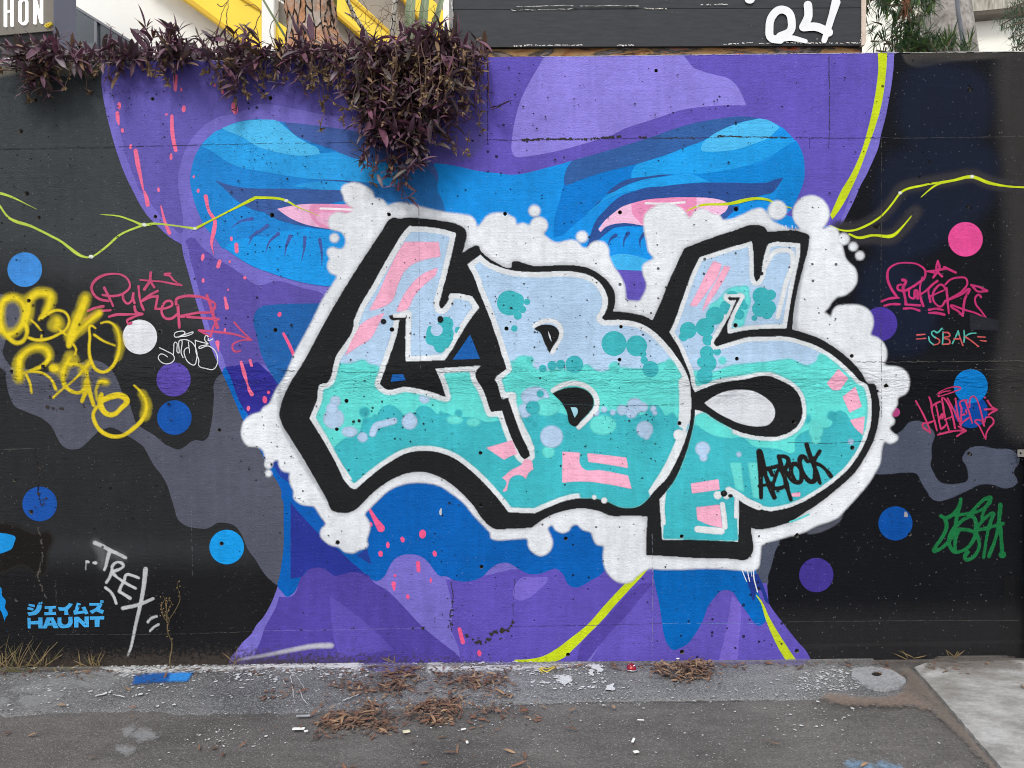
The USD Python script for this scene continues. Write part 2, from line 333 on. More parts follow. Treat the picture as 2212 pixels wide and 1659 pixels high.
lay('bare_strip', poly('2178,90 2500,90 2500,960 2188,940 2182,600 2168,330'), (46, 44, 43), ground_r, soft=28, stride=5, cfac=.8)
for s in ('1960,150 2050,140 2120,160 2120,300 2000,330 1950,300 1940,220', '1925,330 2000,320 2150,330 2150,420 2050,520 1900,560 1890,430', '1880,560 2000,600 1990,760 1900,760 1850,650'):
    lay('navy_wash', poly(s), (9, 17, 35), ground_r, soft=20, stride=6, cfac=.7, label='dark navy wash')
lay('black_band', poly('2168,1240! 2203,1240! 2203,1440! 2166,1440!'), (12, 12, 14), ground_r, soft=4, cfac=.6)
lay('grey_haze', poly('1400,1330! 2400,1310! 2400,1700! 1400,1700!'), (42, 41, 41), ground_r, soft=34, stride=6, cfac=.35)
lay('near_black_patch', poly('@02 -60,1210 130,1215 300,1290 440,1280 470,1340 420,1450 380,1659 300,1640 230,1580 -60,1640'), (30, 27, 25), ground_l, soft=5, stride=3)

# grey cloud shapes
GP = (88, 90, 104)
lay('grey_cloud', poly('@01 -60,880 60,900 150,950 200,1080 180,1200 70,1240 45,1300 25,1400 70,1480 110,1560 -10,1500 -60,1440'), GP, ground_l, soft=1.2, label='pale grey cloud shape')
lay('grey_cloud', poly('@01 60,1659 58,1560 100,1520 250,1530 400,1560 560,1500 700,1475 850,1460 960,1530 1030,1659 @02 1060,80 1120,170 1150,260 1180,340 1230,380 1330,440 1430,520 1500,555 1540,565 1600,540 1650,500 1690,485 1760,490 1790,470 1820,380 1840,250 1850,100 1850,0 @01 1870,1610 1930,1560! 2300,1500! @F 660,900! 660,1290! @13 170,70! 90,0 40,-70 0,-140 @02 2150,1440 2110,1350 2070,1270 2020,1220 1950,1200 1880,1200 1830,1230 1780,1250 1700,1245 1600,1220 1540,1170 1510,1080 1480,980 1440,860 1400,790 1330,700 1280,610 1240,540 1190,500 1110,450 1060,420 1020,395 960,375 900,388 860,405 820,440 750,510 690,555 620,565 550,540 500,470 450,370 370,300 230,240 130,190 80,90'), GP, ground_l, label='pale grey cloud shape beside the neck')
RG = (80, 86, 103)
lay('grey_cloud', poly('@32 900,560 1000,480 1150,410 1230,330 1290,320 1380,360 1435,430 1410,540 1410,640 1400,700 1430,770 1480,845 1570,868 1660,860 1720,840 1728,760 1710,700 1680,650 1700,600 1760,550 1830,540 1950,560 2130,590 2170,660 2120,760 2150,850 2040,900 1950,870 1850,865 1700,930 1560,990 1470,1010 1430,1000 1370,920 1320,840 1290,780 1180,765 1050,775 900,760'), RG, ground_r, soft=1.3, label='slate grey cloud shape on the black paint')
lay('grey_cloud', poly('@32 -160,1350 100,1345 60,1450 20,1600 0,1659 @33 0,60 -30,120 -140,-60'), RG, ground_r, label='slate grey cloud shape beside the neck')
lay('grey_smear', poly('@32 330,1280 420,1220 560,1170 640,1120 620,1180 520,1250 420,1285'), (84, 86, 98), ground_r, soft=3)

# ---- the face
PUR, LPUR = (104, 92, 186), (123, 113, 203)
face = lay('face_mural', poly('@00 880,480! 878,620 880,740 895,850 925,1000 960,1140 1000,1280 1050,1430 1100,1550 @01 1155,0 1200,90 1280,210 1380,310 1480,400 1570,450! 1590,560 1630,700 1670,850 1700,960 1740,1080 1780,1220 1820,1330 1870,1450 1920,1560 @02 1965,0 2010,100 2060,220 2100,310 @12 -60,440 20,540 60,620 140,780 190,850 220,920 235,1000 240,1200 240,1400 225,1540 205,1659 @13 190,80 160,170 120,260 60,360 0,430 @03 2180,490 2100,570 2030,660 1980,720! 1980,900! @33 380,900! 375,735! 330,650 250,560 170,460 100,370 40,290 0,225 @23 2160,60 2110,-30! @F 1640,1100! 1720,700! @31 600,310! 640,270 690,180 740,80 775,0 @30 790,1620 850,1510 900,1400 950,1280 980,1140 1010,1030 1045,850 1070,700 1085,550 1090,380!'), LPUR, wall, label='huge purple and blue mural of a frowning face')
lay('face_shade', poly('240,100! 240,175 245,212 252,250 262,292 275,345 290,382 307,415 315,420 330,445 350,470 372,490 392,503 396,480 391,440 387,414 386,375 393,345 405,315 425,287 450,265 475,252 512,245 560,225 620,232 700,248 790,262 830,300 870,420! 950,380! 1060,345! 1060,100!'), (105, 95, 181), face, label='purple shading of the temple and brow')
lay('face_shade', poly('1040,90! 1181,90! 1166,140 1151,165 1136,192 1123,220 1115,250 1108,280 1106,325! 1120,340! 1168,334 1211,325 1256,312 1291,302 1321,292 1351,277 1393,264 1431,251 1468,239 1518,231 1568,228 1612,228! 1608,220 1601,202 1588,182 1573,170 1551,164 1518,155 1496,145 1486,132 1478,122 1475,90! 1885,90! @30 1000,600 960,900 900,1100 850,1280 790,1440 @F 1770,560 1500,700 1300,720 1000,640 900,420! 940,365 1020,340'), (103, 89, 190), face, label='purple of the forehead and right cheek')
lay('lavender_light', poly('@20 300,440! 300,470! 240,560 180,660 120,770 70,880 35,1000 10,1120 0,1200 -4,1290 20,1350 60,1362! 250,1335 420,1300 600,1250 740,1210 860,1170 980,1110 1150,1055 1300,1005 1450,955 1650,925 1850,912 2025,912! 2010,880 1980,810 1930,730 1870,680 1780,655 1650,620 1560,580 1520,530 1490,490 1475,440!'), (147, 135, 228), face, label='pale lavender highlight on the forehead')
lay('cheek_shade', poly('@01 1600,430! 1620,460 1640,560 1680,700 1720,850 1750,960 1790,1100 1830,1220 1880,1330 1930,1430 1960,1520 2230,1480! @11 100,1500! 700,1100! 650,960! 560,870 400,830 200,770 0,800 @01 2100,720 2000,650 1850,560 1750,480 1640,395'), (97, 85, 172), face, label='darker purple of the left cheek')
lay('indigo_shade', poly('@01 1940,1515! 2100,1490 2230,1470! @11 160,1600 300,1700 @12 300,0 120,180 50,250 -20,420! @02 2110,330! 2090,220 2030,60'), (52, 50, 152), face, label='deep indigo under the cheek')
lay('blue_rim', poly('@01 1945,1510! 1990,1590 2015,1659 @02 2060,130 2110,220 2170,300 2200,420! 2150,420! @02 2100,310 2060,220 2010,100 1965,0 @01 1920,1560!'), (12, 108, 200), face, label='bright blue rim of the jaw')
lay('cheek_panel', poly('@11 -20,1100 0,1030 40,995 150,975 400,965 700,960! 700,1400! 215,1700! 190,1659 150,1600 90,1500 40,1380 10,1250'), (36, 100, 172), face, label='blue plane of the left cheek')
RB = (8, 98, 184)
lay('neck_shade', poly('@13 200,178! 300,178 390,-60! 640,-160! 985,-80! 1000,30 1130,120 1300,290 1420,420 1500,490 1640,600 1760,700 1800,760! @13 -60,760! 40,560 80,440 130,350 180,250'), (84, 70, 163), face, label='darker purple of the neck')
lay('neck_light', poly('@13 640,168! 780,270 900,360 1000,450 1100,540 1190,640! 720,700! 665,500 650,360'), (96, 82, 178), face)
lay('neck_shade', poly('@13 1770,740! 1750,620 1690,460 1700,300 1660,100 1640,30! 1700,30 1800,48 1900,30 1960,0! @23 0,-60! 750,-60! 1220,-40! 1215,70 1100,200 980,350 880,450 760,570 700,640 600,760!'), (99, 84, 184), face)
lay('lavender_light', poly('@23 20,90 60,30 100,10 200,5 312,8! 300,50 230,120 120,200 60,210 20,190'), (123, 106, 204), face, label='pale lavender patch under the mouth')
lay('neck_shade', poly('@23 1120,60! 1222,60! 1100,200 980,350 880,450 760,590 640,740! 560,740! 600,580 700,470 850,330 1000,150'), (86, 70, 163), face)
lay('neck_shade', poly('@23 760,590! 880,450 980,350 1100,200 1225,60! 2200,60! 2212,190! @33 0,225 40,290 100,370 170,460 250,560 330,650 375,735! 375,800! @23 640,800!'), (101, 86, 184), face)
lay('mouth_shape', poly('@12 -40,430! 20,540 60,620 140,780 190,850 220,920 235,1000 240,1200 240,1400 225,1540 205,1659 @13 190,90 230,140 270,178 320,150 370,60 390,0! @F 655,1243 665,1231 680,1226 697,1227 710,1234 722,1243 740,1240 760,1235 780,1236! @12 980,1655! @13 990,20 1050,40 1110,0 @12 1150,1580 1200,1510 1270,1475 1350,1470 1430,1490 1490,1540 1550,1620 1590,1659 @13 1640,0 1700,30 1800,48 1900,30 1960,0 @12 2030,1590 2100,1550 2180,1545 @22 40,1585 80,1610 150,1640 230,1640 320,1610 380,1595 420,1620 450,1659 @23 470,50 510,90 560,98 620,75 700,25 750,0 @22 800,1610! 1100,1400! @F 1300,1080! 1000,1000! 700,960!'), RB, face, label='royal blue shape of the mouth')
lay('indigo_shade', poly('@12 300,1015! 330,1060 420,1160 560,1290 700,1420 830,1540 900,1600 975,1665! @F 780,1238 760,1235 740,1240 722,1243 710,1234 697,1227 680,1226 665,1231 653,1244 628,1250!'), (44, 56, 152), face, label='indigo wedge left of the mouth')
lay('indigo_shade', poly('@12 130,690! 200,640! 330,740! 700,1250! 580,1260! 470,1090 320,930 300,870 210,800'), (40, 66, 155), face)
lay('blue_band', poly('@12 150,700! 210,800 310,930 370,1010 500,1060! 620,1250! 560,1310! 420,1160 330,1050 270,960 235,1000 220,920 190,850'), (14, 96, 186), face)
lay('indigo_shade', poly('@12 870,1480! 960,1420! 1000,1560!'), (40, 66, 155), face)
lay('blue_drip', poly('@23 1222,-60! 1225,20 1240,100 1270,230 1290,370 1310,500 1350,600 1390,637 1450,620 1520,580 1580,500 1640,400 1700,250 1760,170 1800,130 1850,118 1900,135 1960,220 2040,330 2080,390 2130,428 2180,400 2200,330 2180,270 2130,150 2110,60 2110,-60!'), (4, 102, 184), face, label='royal blue drip shape on the neck')
lay('lavender_light', poly('@23 1900,168! 1970,240 1976,350 1960,550 1945,760! 1775,760! 1830,550 1870,350'), (121, 102, 200), face)
lay('indigo_shade', poly('@23 2010,-20! 2120,-20! 2160,60 2200,170 2212,240 2190,220 2130,120 2100,160 2088,210 2060,140'), (34, 58, 140), face)

# ---- left eye, nose and right eye share one blue field
eyes = lay('eye_band', poly('@00 2212,1035 2100,1045 2000,1075 1900,1125 1800,1190 1730,1270 1680,1370 1655,1470 1645,1580 @01 1660,0 1680,80 1720,190 1780,310 1860,400 1950,490 2060,570 2212,655 @11 100,690 200,725 350,770 500,800 650,818 900,820! 1300,900! @F 1200,560! 1300,582! @21 840,640! 910,672! 1130,682! @F 1480,582! 1600,500! 1790,490! @31 150,200! 200,150 240,80 275,0 @30 310,1550 315,1450 300,1340 260,1250 200,1180 130,1110 60,1070 0,1045 @20 2130,1025 2060,1012 1960,1008 1800,1025 1600,1060 1400,1115 1250,1170 1100,1220 900,1280 700,1340 520,1390! 420,1420 300,1450 150,1490 0,1512 @10 2100,1500 1900,1475 1700,1430 1560,1412! 1300,1500! 1000,1300 800,1180 550,1110 400,1080 240,1058 180,1045 80,1035'), (24, 150, 236), face, label='blue band of the frowning eyes and nose')
lay('eye_shade', poly('@00 2240,1030! 2100,1045 2000,1075 1900,1125 1800,1190 1730,1270 1680,1370 1655,1470 1645,1580 @01 1660,0 1680,80 1720,190 1780,310 1860,400 1950,490 1990,440 2060,410 2160,395 @11 0,382 120,388! 200,420 450,300! @11 700,330! 800,0! @10 1300,1640! 1300,1500! 600,1250! 250,1060!'), (34, 137, 216), eyes, label='mid blue of the left eye socket')
lay('brow_shade', poly('@10 240,1058! 400,1072 600,1098 800,1125 950,1165 1200,1330 1530,1412! 1572,1500 1566,1620 1570,1660! @11 1600,50 1640,170! 1400,110 1150,90! 1000,0! @10 1000,1590 700,1310 500,1238 330,1160'), (74, 103, 172), eyes, label='slate blue of the left brow')
lay('nose_shade', poly('@10 1100,1400! 1300,1420 1500,1480 1560,1560 1566,1640! @11 1600,50 1640,180! 1400,120 1100,80! 900,0! @10 800,1600! 900,1560'), (44, 116, 186), eyes)
lay('eye_light', poly('@00 1735,1262! 1800,1195 1880,1130 1960,1120 2080,1185 2212,1245 @10 150,1310 300,1340 450,1345 555,1330! 700,1320 850,1370 1000,1400 1150,1420 1280,1500 1200,1600 1050,1590 900,1570 730,1558 500,1550 200,1510 0,1475 @00 2050,1440 1950,1390 1850,1320'), (46, 165, 238), eyes, label='lighter blue of the left lid')
lay('eye_light', poly('@00 1918,1112! 2000,1078 2100,1050 2212,1038 @10 80,1035 180,1045 260,1105 350,1180 450,1240 540,1290 555,1332! 450,1347 300,1340 150,1310 0,1260 @00 2100,1190 2000,1148'), (82, 193, 247), eyes, label='pale cyan highlight of the left lid')
lay('eye_light', poly('@10 310,1610! 450,1580 600,1570 760,1575 900,1595! 800,1650 500,1632'), (46, 160, 232), eyes)
lay('lid_line', stroke('@10 580,1556 760,1565 920,1590', 1.5, 3.5), (62, 92, 158), eyes)
lay('lid_line', poly('@00 1858,1558! 1950,1590 2080,1620 2212,1632 @10 200,1632 400,1636 600,1642 760,1645 950,1659! @11 1000,120! 820,150! 830,108 600,105 400,108 300,122 185,148! 230,182 290,222 400,272 520,302 700,340! 450,302 300,272 150,222 60,172 0,160 @01 2100,110 2030,60 1950,-20'), (62, 95, 160), eyes, label='dark slate eyelid line of the left eye')
lay('eye_light', poly('@01 1945,488! 1990,440 2060,410 2160,395 @11 0,384 100,390! 180,350 320,330 560,320 800,360! 800,820! 650,818 500,800 350,770 200,725 100,690 0,655 @01 2060,570'), (30, 157, 238), eyes)
for s, a, b in (('@11 -60,400 20,350 100,292', 2, 8), ('@11 85,520 120,430 195,362', 1, 8), ('@11 250,555 270,450 298,385', 1, 9), ('@11 395,600 420,480 424,395', 1, 8), ('@11 570,640 570,520 552,415', 1, 8), ('@01 2000,310 2080,255 2180,232', 1, 8), ('@01 2150,460 2180,390 2225,345', 1, 7)):
    lay('eyelash', stroke(s, a, b), (70, 96, 170), eyes)
le = poly('@11 185,148! 300,122 400,108 600,105 830,108! 900,300! 640,322! 520,302 400,272 290,222 230,182')
lay('eye_white', le, (247, 188, 222), eyes, label='pale pink white of the left eye')
lay('iris', poly('@11 470,118! 460,180 490,240 540,290 650,330! 900,330! 860,100! 500,105!').intersection(le), (243, 157, 198), eyes, label='pink iris of the left eye')
lay('iris_light', poly('@11 520,215 560,180 620,180 700,210 700,320 600,290').intersection(le), (247, 182, 216), eyes)
lay('eye_glint', stroke('@11 560,145 700,150 850,155', 5), (250, 240, 246), eyes)
# right eye
lay('nose_shade', poly('@20 520,1392! 700,1345 1100,1225 1300,1180! 1640,1215! 1100,1400 1045,1550 900,1600 830,1659 @21 750,100 650,190 540,280 440,370 358,395! 360,300 380,170 410,80 430,0 @20 445,1600 455,1500 480,1440'), (12, 126, 214), eyes, label='deeper blue beside the nose')
lay('eye_light', poly('@20 1100,1402 1200,1385 1350,1335 1500,1275 1640,1222! 2000,1180! 2300,1180! @30 240,1215! 150,1270 0,1365 @20 2000,1440 1860,1470 1650,1500 1400,1505 1200,1530 1040,1552'), (32, 162, 238), eyes, label='lighter blue of the right lid')
lay('eye_shade', poly('@20 1560,1510! 1860,1472 2000,1442 2212,1387 @30 100,1300 240,1215! 262,1250 300,1340 315,1450 310,1550 @31 275,0 240,80 200,150! 60,60! @30 130,1535! @20 2100,1590! 1700,1570'), (14, 138, 220), eyes, label='mid blue of the right eye socket')
lay('eye_light', poly('@20 870,1659! 1000,1600 1150,1550 1300,1530 1560,1510 1640,1540 1705,1572! 1500,1588 1300,1612 1150,1640 1000,1659 @21 750,110 700,160 600,210 480,300 365,395! 500,290 640,190 760,90'), (34, 162, 238), eyes)
lay('brow', poly('@20 520,1390! 700,1340 900,1280 1100,1220 1250,1170 1400,1115 1600,1060 1800,1025 1960,1008 2060,1012 2130,1025! 2000,1052 1850,1102 1720,1172 1640,1222 1500,1272 1350,1332 1200,1382 1100,1412 900,1462 750,1502 600,1552 462,1606! 450,1560 460,1500 480,1440'), (54, 98, 164), eyes, label='navy frowning brow of the right eye')
lay('eye_light', poly('@20 2132,1026! 2212,1040 @30 60,1072 100,1104! 50,1150 0,1195 @20 2100,1240 1950,1290 1800,1310 1680,1312 1635,1300 1640,1250 1700,1190 1850,1105 2000,1055'), (80, 192, 247), eyes, label='pale cyan highlight of the right lid')
lay('lid_crease', poly('@20 830,1659! 900,1600 1000,1550 1150,1530 1300,1510 1395,1508! 1250,1532 1100,1562 980,1602 880,1659 @21 820,20 760,80 710,132! 740,90 790,50'), (50, 86, 152), eyes)
lay('lid_line', poly('@20 1040,1659 1150,1625 1300,1612 1500,1590 1700,1580 1900,1580 2100,1585 2212,1575 @30 60,1552 132,1534! 90,1600 40,1659 @21 2150,30 2050,60 1880,97! 1830,80 1750,60 1600,48 1450,47 1300,55 1150,70 1050,95 950,130 880,180 800,250 745,325 757,347! 800,312 860,287 950,272 1130,285! 1135,298! 950,298 880,312 820,352 760,402 700,445 640,495! 670,400 700,300 730,240 790,170 870,90 950,30'), (48, 84, 154), eyes, label='navy eyelid line of the right eye')
lay('lid_line', poly('@21 1750,215! 1850,130 1970,120! 1900,180 1830,245!'), (50, 90, 160), eyes)
re_ = poly('@21 745,325! 800,250 880,180 950,130 1050,95 1150,70 1300,55 1450,47 1600,48 1750,60 1830,80 1875,103! 1850,160 1780,210! 1500,330! 1140,292! 950,270 850,287 800,310 765,348!')
lay('eye_white', re_, (248, 194, 226), eyes, label='pale pink white of the right eye')
lay('iris', poly('@21 1030,95! 1040,190 1090,250 1140,300! 1500,330! 1590,200 1592,40! 1100,60!').intersection(re_), (244, 150, 194), eyes, label='pink iris of the right eye')
lay('eye_glint', stroke('@21 1155,100 1320,104 1490,90', 5), (250, 240, 246), eyes)
for s in ('@21 830,465 850,410 895,376', '@21 963,475 970,410 1003,358', '@21 1108,482 1105,420 1140,362'):
    lay('eyelash', stroke(s, 1, 8.5), (46, 86, 158), eyes)
lay('eye_light', poly('@21 840,560! 900,540 980,535 1080,555 1200,592! 1140,620 1130,682! 910,672! 870,620'), (66, 182, 243), eyes)

# paint drips
DR = (250, 118, 156)
strokes = [('@00 1518,660 1517,778', [10, 7, 6.5]), ('@00 1017,978 1020,1030 1030,1078', [8, 8, 3]), ('@00 1487,1005 1488,1080 1495,1180 1520,1300', [7, 8.5, 8.5, 8]), ('@00 1174,1305 1190,1400 1215,1520 1240,1640', [9, 10, 7, 4]),
  ('@01 1250,0 1270,60 1278,112', [5, 9, 9]), ('@01 1393,122 1430,270 1466,355', [3, 6, 8]), ('@01 1780,40 1810,170 1858,250 1850,340 1830,440 1850,545', [9, 6, 8, 9.5, 6, .6]), ('@01 2045,455 2048,515', [8]*2), ('@01 1900,600 1886,645', [8]*2),
  ('@01 1945,915 1955,960 1963,1000', [5.5, 6, 9]), ('@01 1880,1300 1890,1375', [9, 2]), ('@01 2085,1470 2110,1560 2140,1659', [6, 9, 4]), ('@01 2163,1455 2176,1500', [6, 6]), ('@02 2140,0 2160,60 2178,88', [3, 7, 9]),
  ('@11 240,1225 290,1320 330,1415', [6, 7, 7]), ('@12 985,1085 1020,1150 1080,1245', [6, 10, 17]), ('@12 1400,1545 1405,1610', [9, 8]), ('@13 1190,65 1195,120', [10, 4]), ('@13 1758,458 1788,570', [8, 9])]
for s, w in strokes: lay('paint_drip', stroke(s, w), DR if '@1' not in s else (246, 96, 146), face)
for e in ('00 1568,775,10,17', '00 1858,740,12,14', '00 1925,795,14,20', '00 2030,935,28,55', '00 1033,915,16,32', '00 1060,1128,14,20', '00 1590,942,18,30', '00 1441,991,9,13', '00 1480,1355,12,30', '00 1131,1268,12,22', '00 1372,1640,12,20', '00 1677,1529,10,13', '00 1715,1650,12,18',
  '01 1908,205,12,10', '01 2002,405,12,20', '01 1753,565,15,32', '01 1987,603,10,12', '01 2117,742,14,15', '01 1757,765,12,20', '01 1974,845,8,10', '01 1945,1195,10,20', '02 2148,210,15,22', '11 205,1058,17,22', '12 110,72,14,16', '12 78,135,20,32', '12 995,1212,12,22', '12 1440,1295,30,38', '12 1267,1343,18,25', '12 1140,1390,15,28', '12 1078,1466,20,26', '12 1545,1465,18,26', '12 1202,1655,12,12', '13 1511,37,9,24', '13 1312,178,15,22', '13 1930,665,18,28'):
    f, r = e.split(); a = [float(v) for v in r.split(',')]
    lay('paint_drip', ell(f, *a, rot=rng.uniform(-15, 15)), DR if f[0] == '0' else (244, 92, 142), face)

# lime lines
LIME, PALE = (206, 222, 34), (190, 212, 84)
lay('lime_band', poly('@30 945,430! 950,600 930,780 900,950 860,1120 800,1320 720,1500 @31 625,0 580,100 535,200! 555,240! 640,120 705,0 @30 790,1470 860,1280 930,1080 975,920 1000,780 1020,600 1030,430!'), LIME, face, label='lime green band down the right of the face')
lay('lime_band', poly('@22 1120,1585! 1185,1585! 1140,1640 @23 1010,120 900,240 780,380 660,500 540,620 430,715 330,748 180,748 30,742! 20,722! 130,718 270,690 380,630 500,540 650,420 800,250 960,80'), LIME, face, label='lime green arc on the neck')
lay('lime_band', stroke('@23 2110,165 2150,220 2200,350 @33 60,500 140,640 205,738', [2, 7, 13, 18, 19]), (196, 212, 40), face, label='thin lime green line at the right of the neck')
lay('lightning_halo', U([stroke('@31 600,300 740,320 850,285 980,200 1080,85 @30 1150,1640 1350,1590 1590,1550 1760,1520 1900,1575 2212,1630', 24), stroke('@31 600,330 760,400 900,390 1080,390 1160,310 1280,170', 26)]), (46, 44, 47), ground_r, soft=8, stride=4, cfac=.8)
bolt = lambda s, w, c, lab=None: lay('lightning_line', stroke(s, w), c, wall, **({'label': lab} if lab else {}))
bolt('@01 -30,80 0,120 70,215 280,300 500,410 790,560 900,490 1040,370 1240,285', [4, 4, 7, 5, 5, 5, 7, 3.5, 4.5, 5, 4, 5], PALE, 'pale lime lightning line on the left')
bolt('@01 870,195 1040,212 1150,250 1240,285 1330,275 1500,290 1690,318', [1, 3, 4, 6, 4, 3, 6], PALE)
bolt('@01 1690,318 1850,235 2212,50 @11 0,50 260,75 350,125 480,180 550,210', [6, 3.5, 4, 7, 6, 5, 2, 1], LIME)
bolt('@01 -30,8 0,12 130,55 220,100 320,150', [6, 5, 2, .6], PALE)
bolt('@21 1510,165 1600,125 1860,105 2160,60 2212,70 @31 60,100 200,140', [2, 5, 5, 8, 6, 4, 2], LIME, 'lime lightning line on the right')
bolt('@31 530,290 650,335 720,335 850,290 980,205 1080,90 1140,10 @30 1350,1600 1590,1562 1760,1530 1900,1580 2100,1615 2230,1620', [2, 4, 5, 4, 4, 5, 4, 5, 7, 7, 4, 4], LIME)
bolt('@30 1590,1562 1450,1600 1370,1659 @31 1320,45', [5, 4, 1.5], LIME)
bolt('@31 700,365 770,395 900,375 1080,375 1160,300 1235,210', [4, 6, 5, 8, 4, 2], LIME)
for f, x, y, r in (('01', 790, 560, 20), ('01', 1250, 285, 20), ('01', 1690, 318, 16), ('11', 265, 78, 18), ('21', 1600, 122, 12), ('31', 1140, 10, 16), ('30', 1760, 1528, 18)):
    lay('lightning_node', ell(f, x, y, r, r*.7), (236, 240, 226), wall, soft=1.0)

# polka dots
for x, y, r, c, t in ((54, 582.5, 37.3, (68, 144, 222), 'sky blue dot left of the face'), (302.5, 728, 37.3, (233, 234, 240), 'white dot left of the face'), (375.3, 819.5, 36.8, (94, 77, 172), 'purple dot above the royal blue one'), (377, 902, 37.2, (24, 88, 176), 'royal blue dot under the purple one'), (86.3, 1088.5, 37.4, (28, 84, 170), 'royal blue dot low on the left'), (490, 1181.5, 37.3, (24, 158, 236), 'cyan dot beside the neck'),
  (2085, 517, 37.3, (232, 78, 150), 'hot pink dot on the black paint'), (1901, 700, 36.8, (76, 58, 158), 'purple dot behind the white cloud'), (2096.5, 888, 36.8, (4, 70, 152), 'navy blue dot under the bright blue one'), (2096.5, 834, 36.8, (4, 124, 204), 'bright blue dot above the navy one'), (1934, 1130.5, 36.8, (8, 78, 160), 'navy blue dot low on the right'), (1763, 1242, 37, (66, 54, 142), 'purple dot low on the right'), (1934, 890.5, 10, (180, 70, 130), None)):
    lay('polka_dot', Point(x, y).buffer(r, 24), c, wall, **({'label': t} if t else {}))
lay('polka_dot', poly('@02 -100,1285! 20,1287 90,1300 135,1322 125,1370 105,1420 50,1450 -100,1480!'), (30, 150, 226), wall, label='cut-off cyan shape at the left edge')
lay('blue_dribble', poly('@03 -60,80! 10,100 20,170 50,210 45,270 70,330 50,360 68,490! 45,400 30,350 0,290 -60,280!'), (22, 140, 220), wall)
# ------------------------------------------------------------------ the three big letters
WH, BK = (236, 239, 243), (34, 35, 37)
cloud = poly('@11 800,-60 960,-40 1010,0 1030,60 1100,70 1140,125! 1200,100 1350,112 1500,150 1640,180 1800,200 1870,218 1900,260 1910,330! 1960,260 2060,190 @21 -20,205 35,300! 90,272 160,300! 300,390 330,415 420,440 440,430 600,480 650,490! 800,440 840,560! 880,650 930,720 965,790 985,940! 1110,945! 1165,810 1130,690 1130,640 1180,600 1240,580! 1190,530 1165,430 1140,300 1150,200 1230,130 1330,105 1400,115 1480,160 1530,240! 1600,165 1650,150 1720,190 1800,210 1815,250! 1900,235 2000,195 2100,150 2170,150 2205,200 2250,260! @31 200,330! 480,330! 520,300! 560,310 620,400 640,480 665,580! 720,640 765,720 760,790 720,850 670,890 590,910! 550,950 520,1000 470,1045! 520,1065 540,1110! @31 580,1000 700,980 800,985 880,1040 905,1150 870,1240! 940,1260 1010,1340 1020,1430 990,1500! 1100,1520 1180,1580 1215,1659 @32 1190,80 1110,120! 1115,170 1080,230 1060,270 1090,310 1080,350 1045,370 1080,430 1120,455 1040,515 1000,480! 980,560 960,690 930,750 870,850 770,970 640,1110 600,1150 400,1230 320,1275 200,1310 0,1365! @22 2150,1390! 2140,1500 2120,1590 2090,1612 1960,1605 1700,1590 1450,1600 1300,1600 1190,1590! 1130,1620 1080,1659 @23 1030,50 960,60 880,30 850,0 @22 810,1600 790,1500 800,1390! 740,1390 710,1350 690,1280! 600,1250 560,1210 520,1225 480,1275 420,1285 370,1250 365,1200! 300,1245! 330,1300 350,1390 310,1460 250,1485 180,1450 150,1330! 0,1340 @12 2060,1342 2030,1328 2035,1290! 1900,1150 1800,1030 1700,950 1600,885 1450,852 1300,860 1150,920 1050,1010 935,1125! 980,1190 985,1260 958,1345! 970,1390 940,1420 880,1440 860,1455 780,1448 720,1410 640,1380 590,1350 560,1300 570,1250 625,1222! 570,1150 510,1055! 380,1030 330,985 335,930! 300,850 295,790 315,760! 240,755 205,700 205,648! 150,675 140,720 110,735! 85,710 90,660! 60,570 0,540 @02 2160,540 2105,480 2092,400 2125,310 2212,255 @12 50,245! 60,215 120,180! 200,20 215,0 @11 350,1380 480,1140 600,900 660,810 715,725! 650,705 620,645 650,580! 620,540 625,500 680,480! 740,500 780,420 750,350! 640,322! 630,270 645,215 700,180 790,190! 850,150 845,100 790,40')
blobs = [Point(768, 424).buffer(25), Point(752, 412).buffer(14)] + [ell(*a) for a in (('11', 2070, 300, 115), ('11', 1060, 120, 60), ('21', -10, 260, 45), ('21', 90, 350, 75), ('21', 235, 292, 74), ('21', 515, 505, 88), ('21', 745, 520, 93), ('21', 1330, 280, 172), ('21', 1640, 240, 92), ('31', 80, 160, 80), ('31', 370, 190, 155), ('31', 555, 360, 52), ('31', 440, 400, 80), ('31', 640, 730, 125), ('31', 735, 1150, 165), ('31', 890, 1390, 130), ('31', 1090, 1640, 128),
   ('22', 245, 1370, 104), ('22', 425, 1210, 68), ('12', 690, 1290, 110), ('12', 870, 1260, 108), ('12', 930, 1385, 40), ('12', 800, 1380, 75), ('12', 270, 690, 68), ('12', 400, 840, 100), ('12', 430, 950, 95), ('12', 140, 250, 75), ('11', 690, 640, 70), ('11', 660, 525, 42), ('02', 2235, 400, 142))]
spots = [ell(*a) for a in (('21', 195, 165, 50), ('21', 605, 390, 50), ('31', 650, 410, 50), ('31', 733, 475, 38), ('31', 790, 552, 38), ('11', 680, 400, 40), ('12', 112, 772, 30), ('12', 110, 695, 30))]
W = U([cloud] + blobs).buffer(0)
piece = lay('graffiti_letters', W, WH, wall, soft=3.2, label='white sprayed cloud behind three big block letters', dust=.6)
for s in spots: lay('paint_puff', s, WH, piece, soft=3.6)
for k in range(0):
    t_ = rng.random()*W.exterior.length if hasattr(W, 'exterior') else 0
    q_ = (W if hasattr(W, 'exterior') else max(W.geoms, key=lambda g: g.area)).exterior.interpolate(t_ or rng.random()*4000); r_ = rng.uniform(7, 14)
    lay('paint_puff', q_.buffer(r_), WH, piece, soft=3.4)
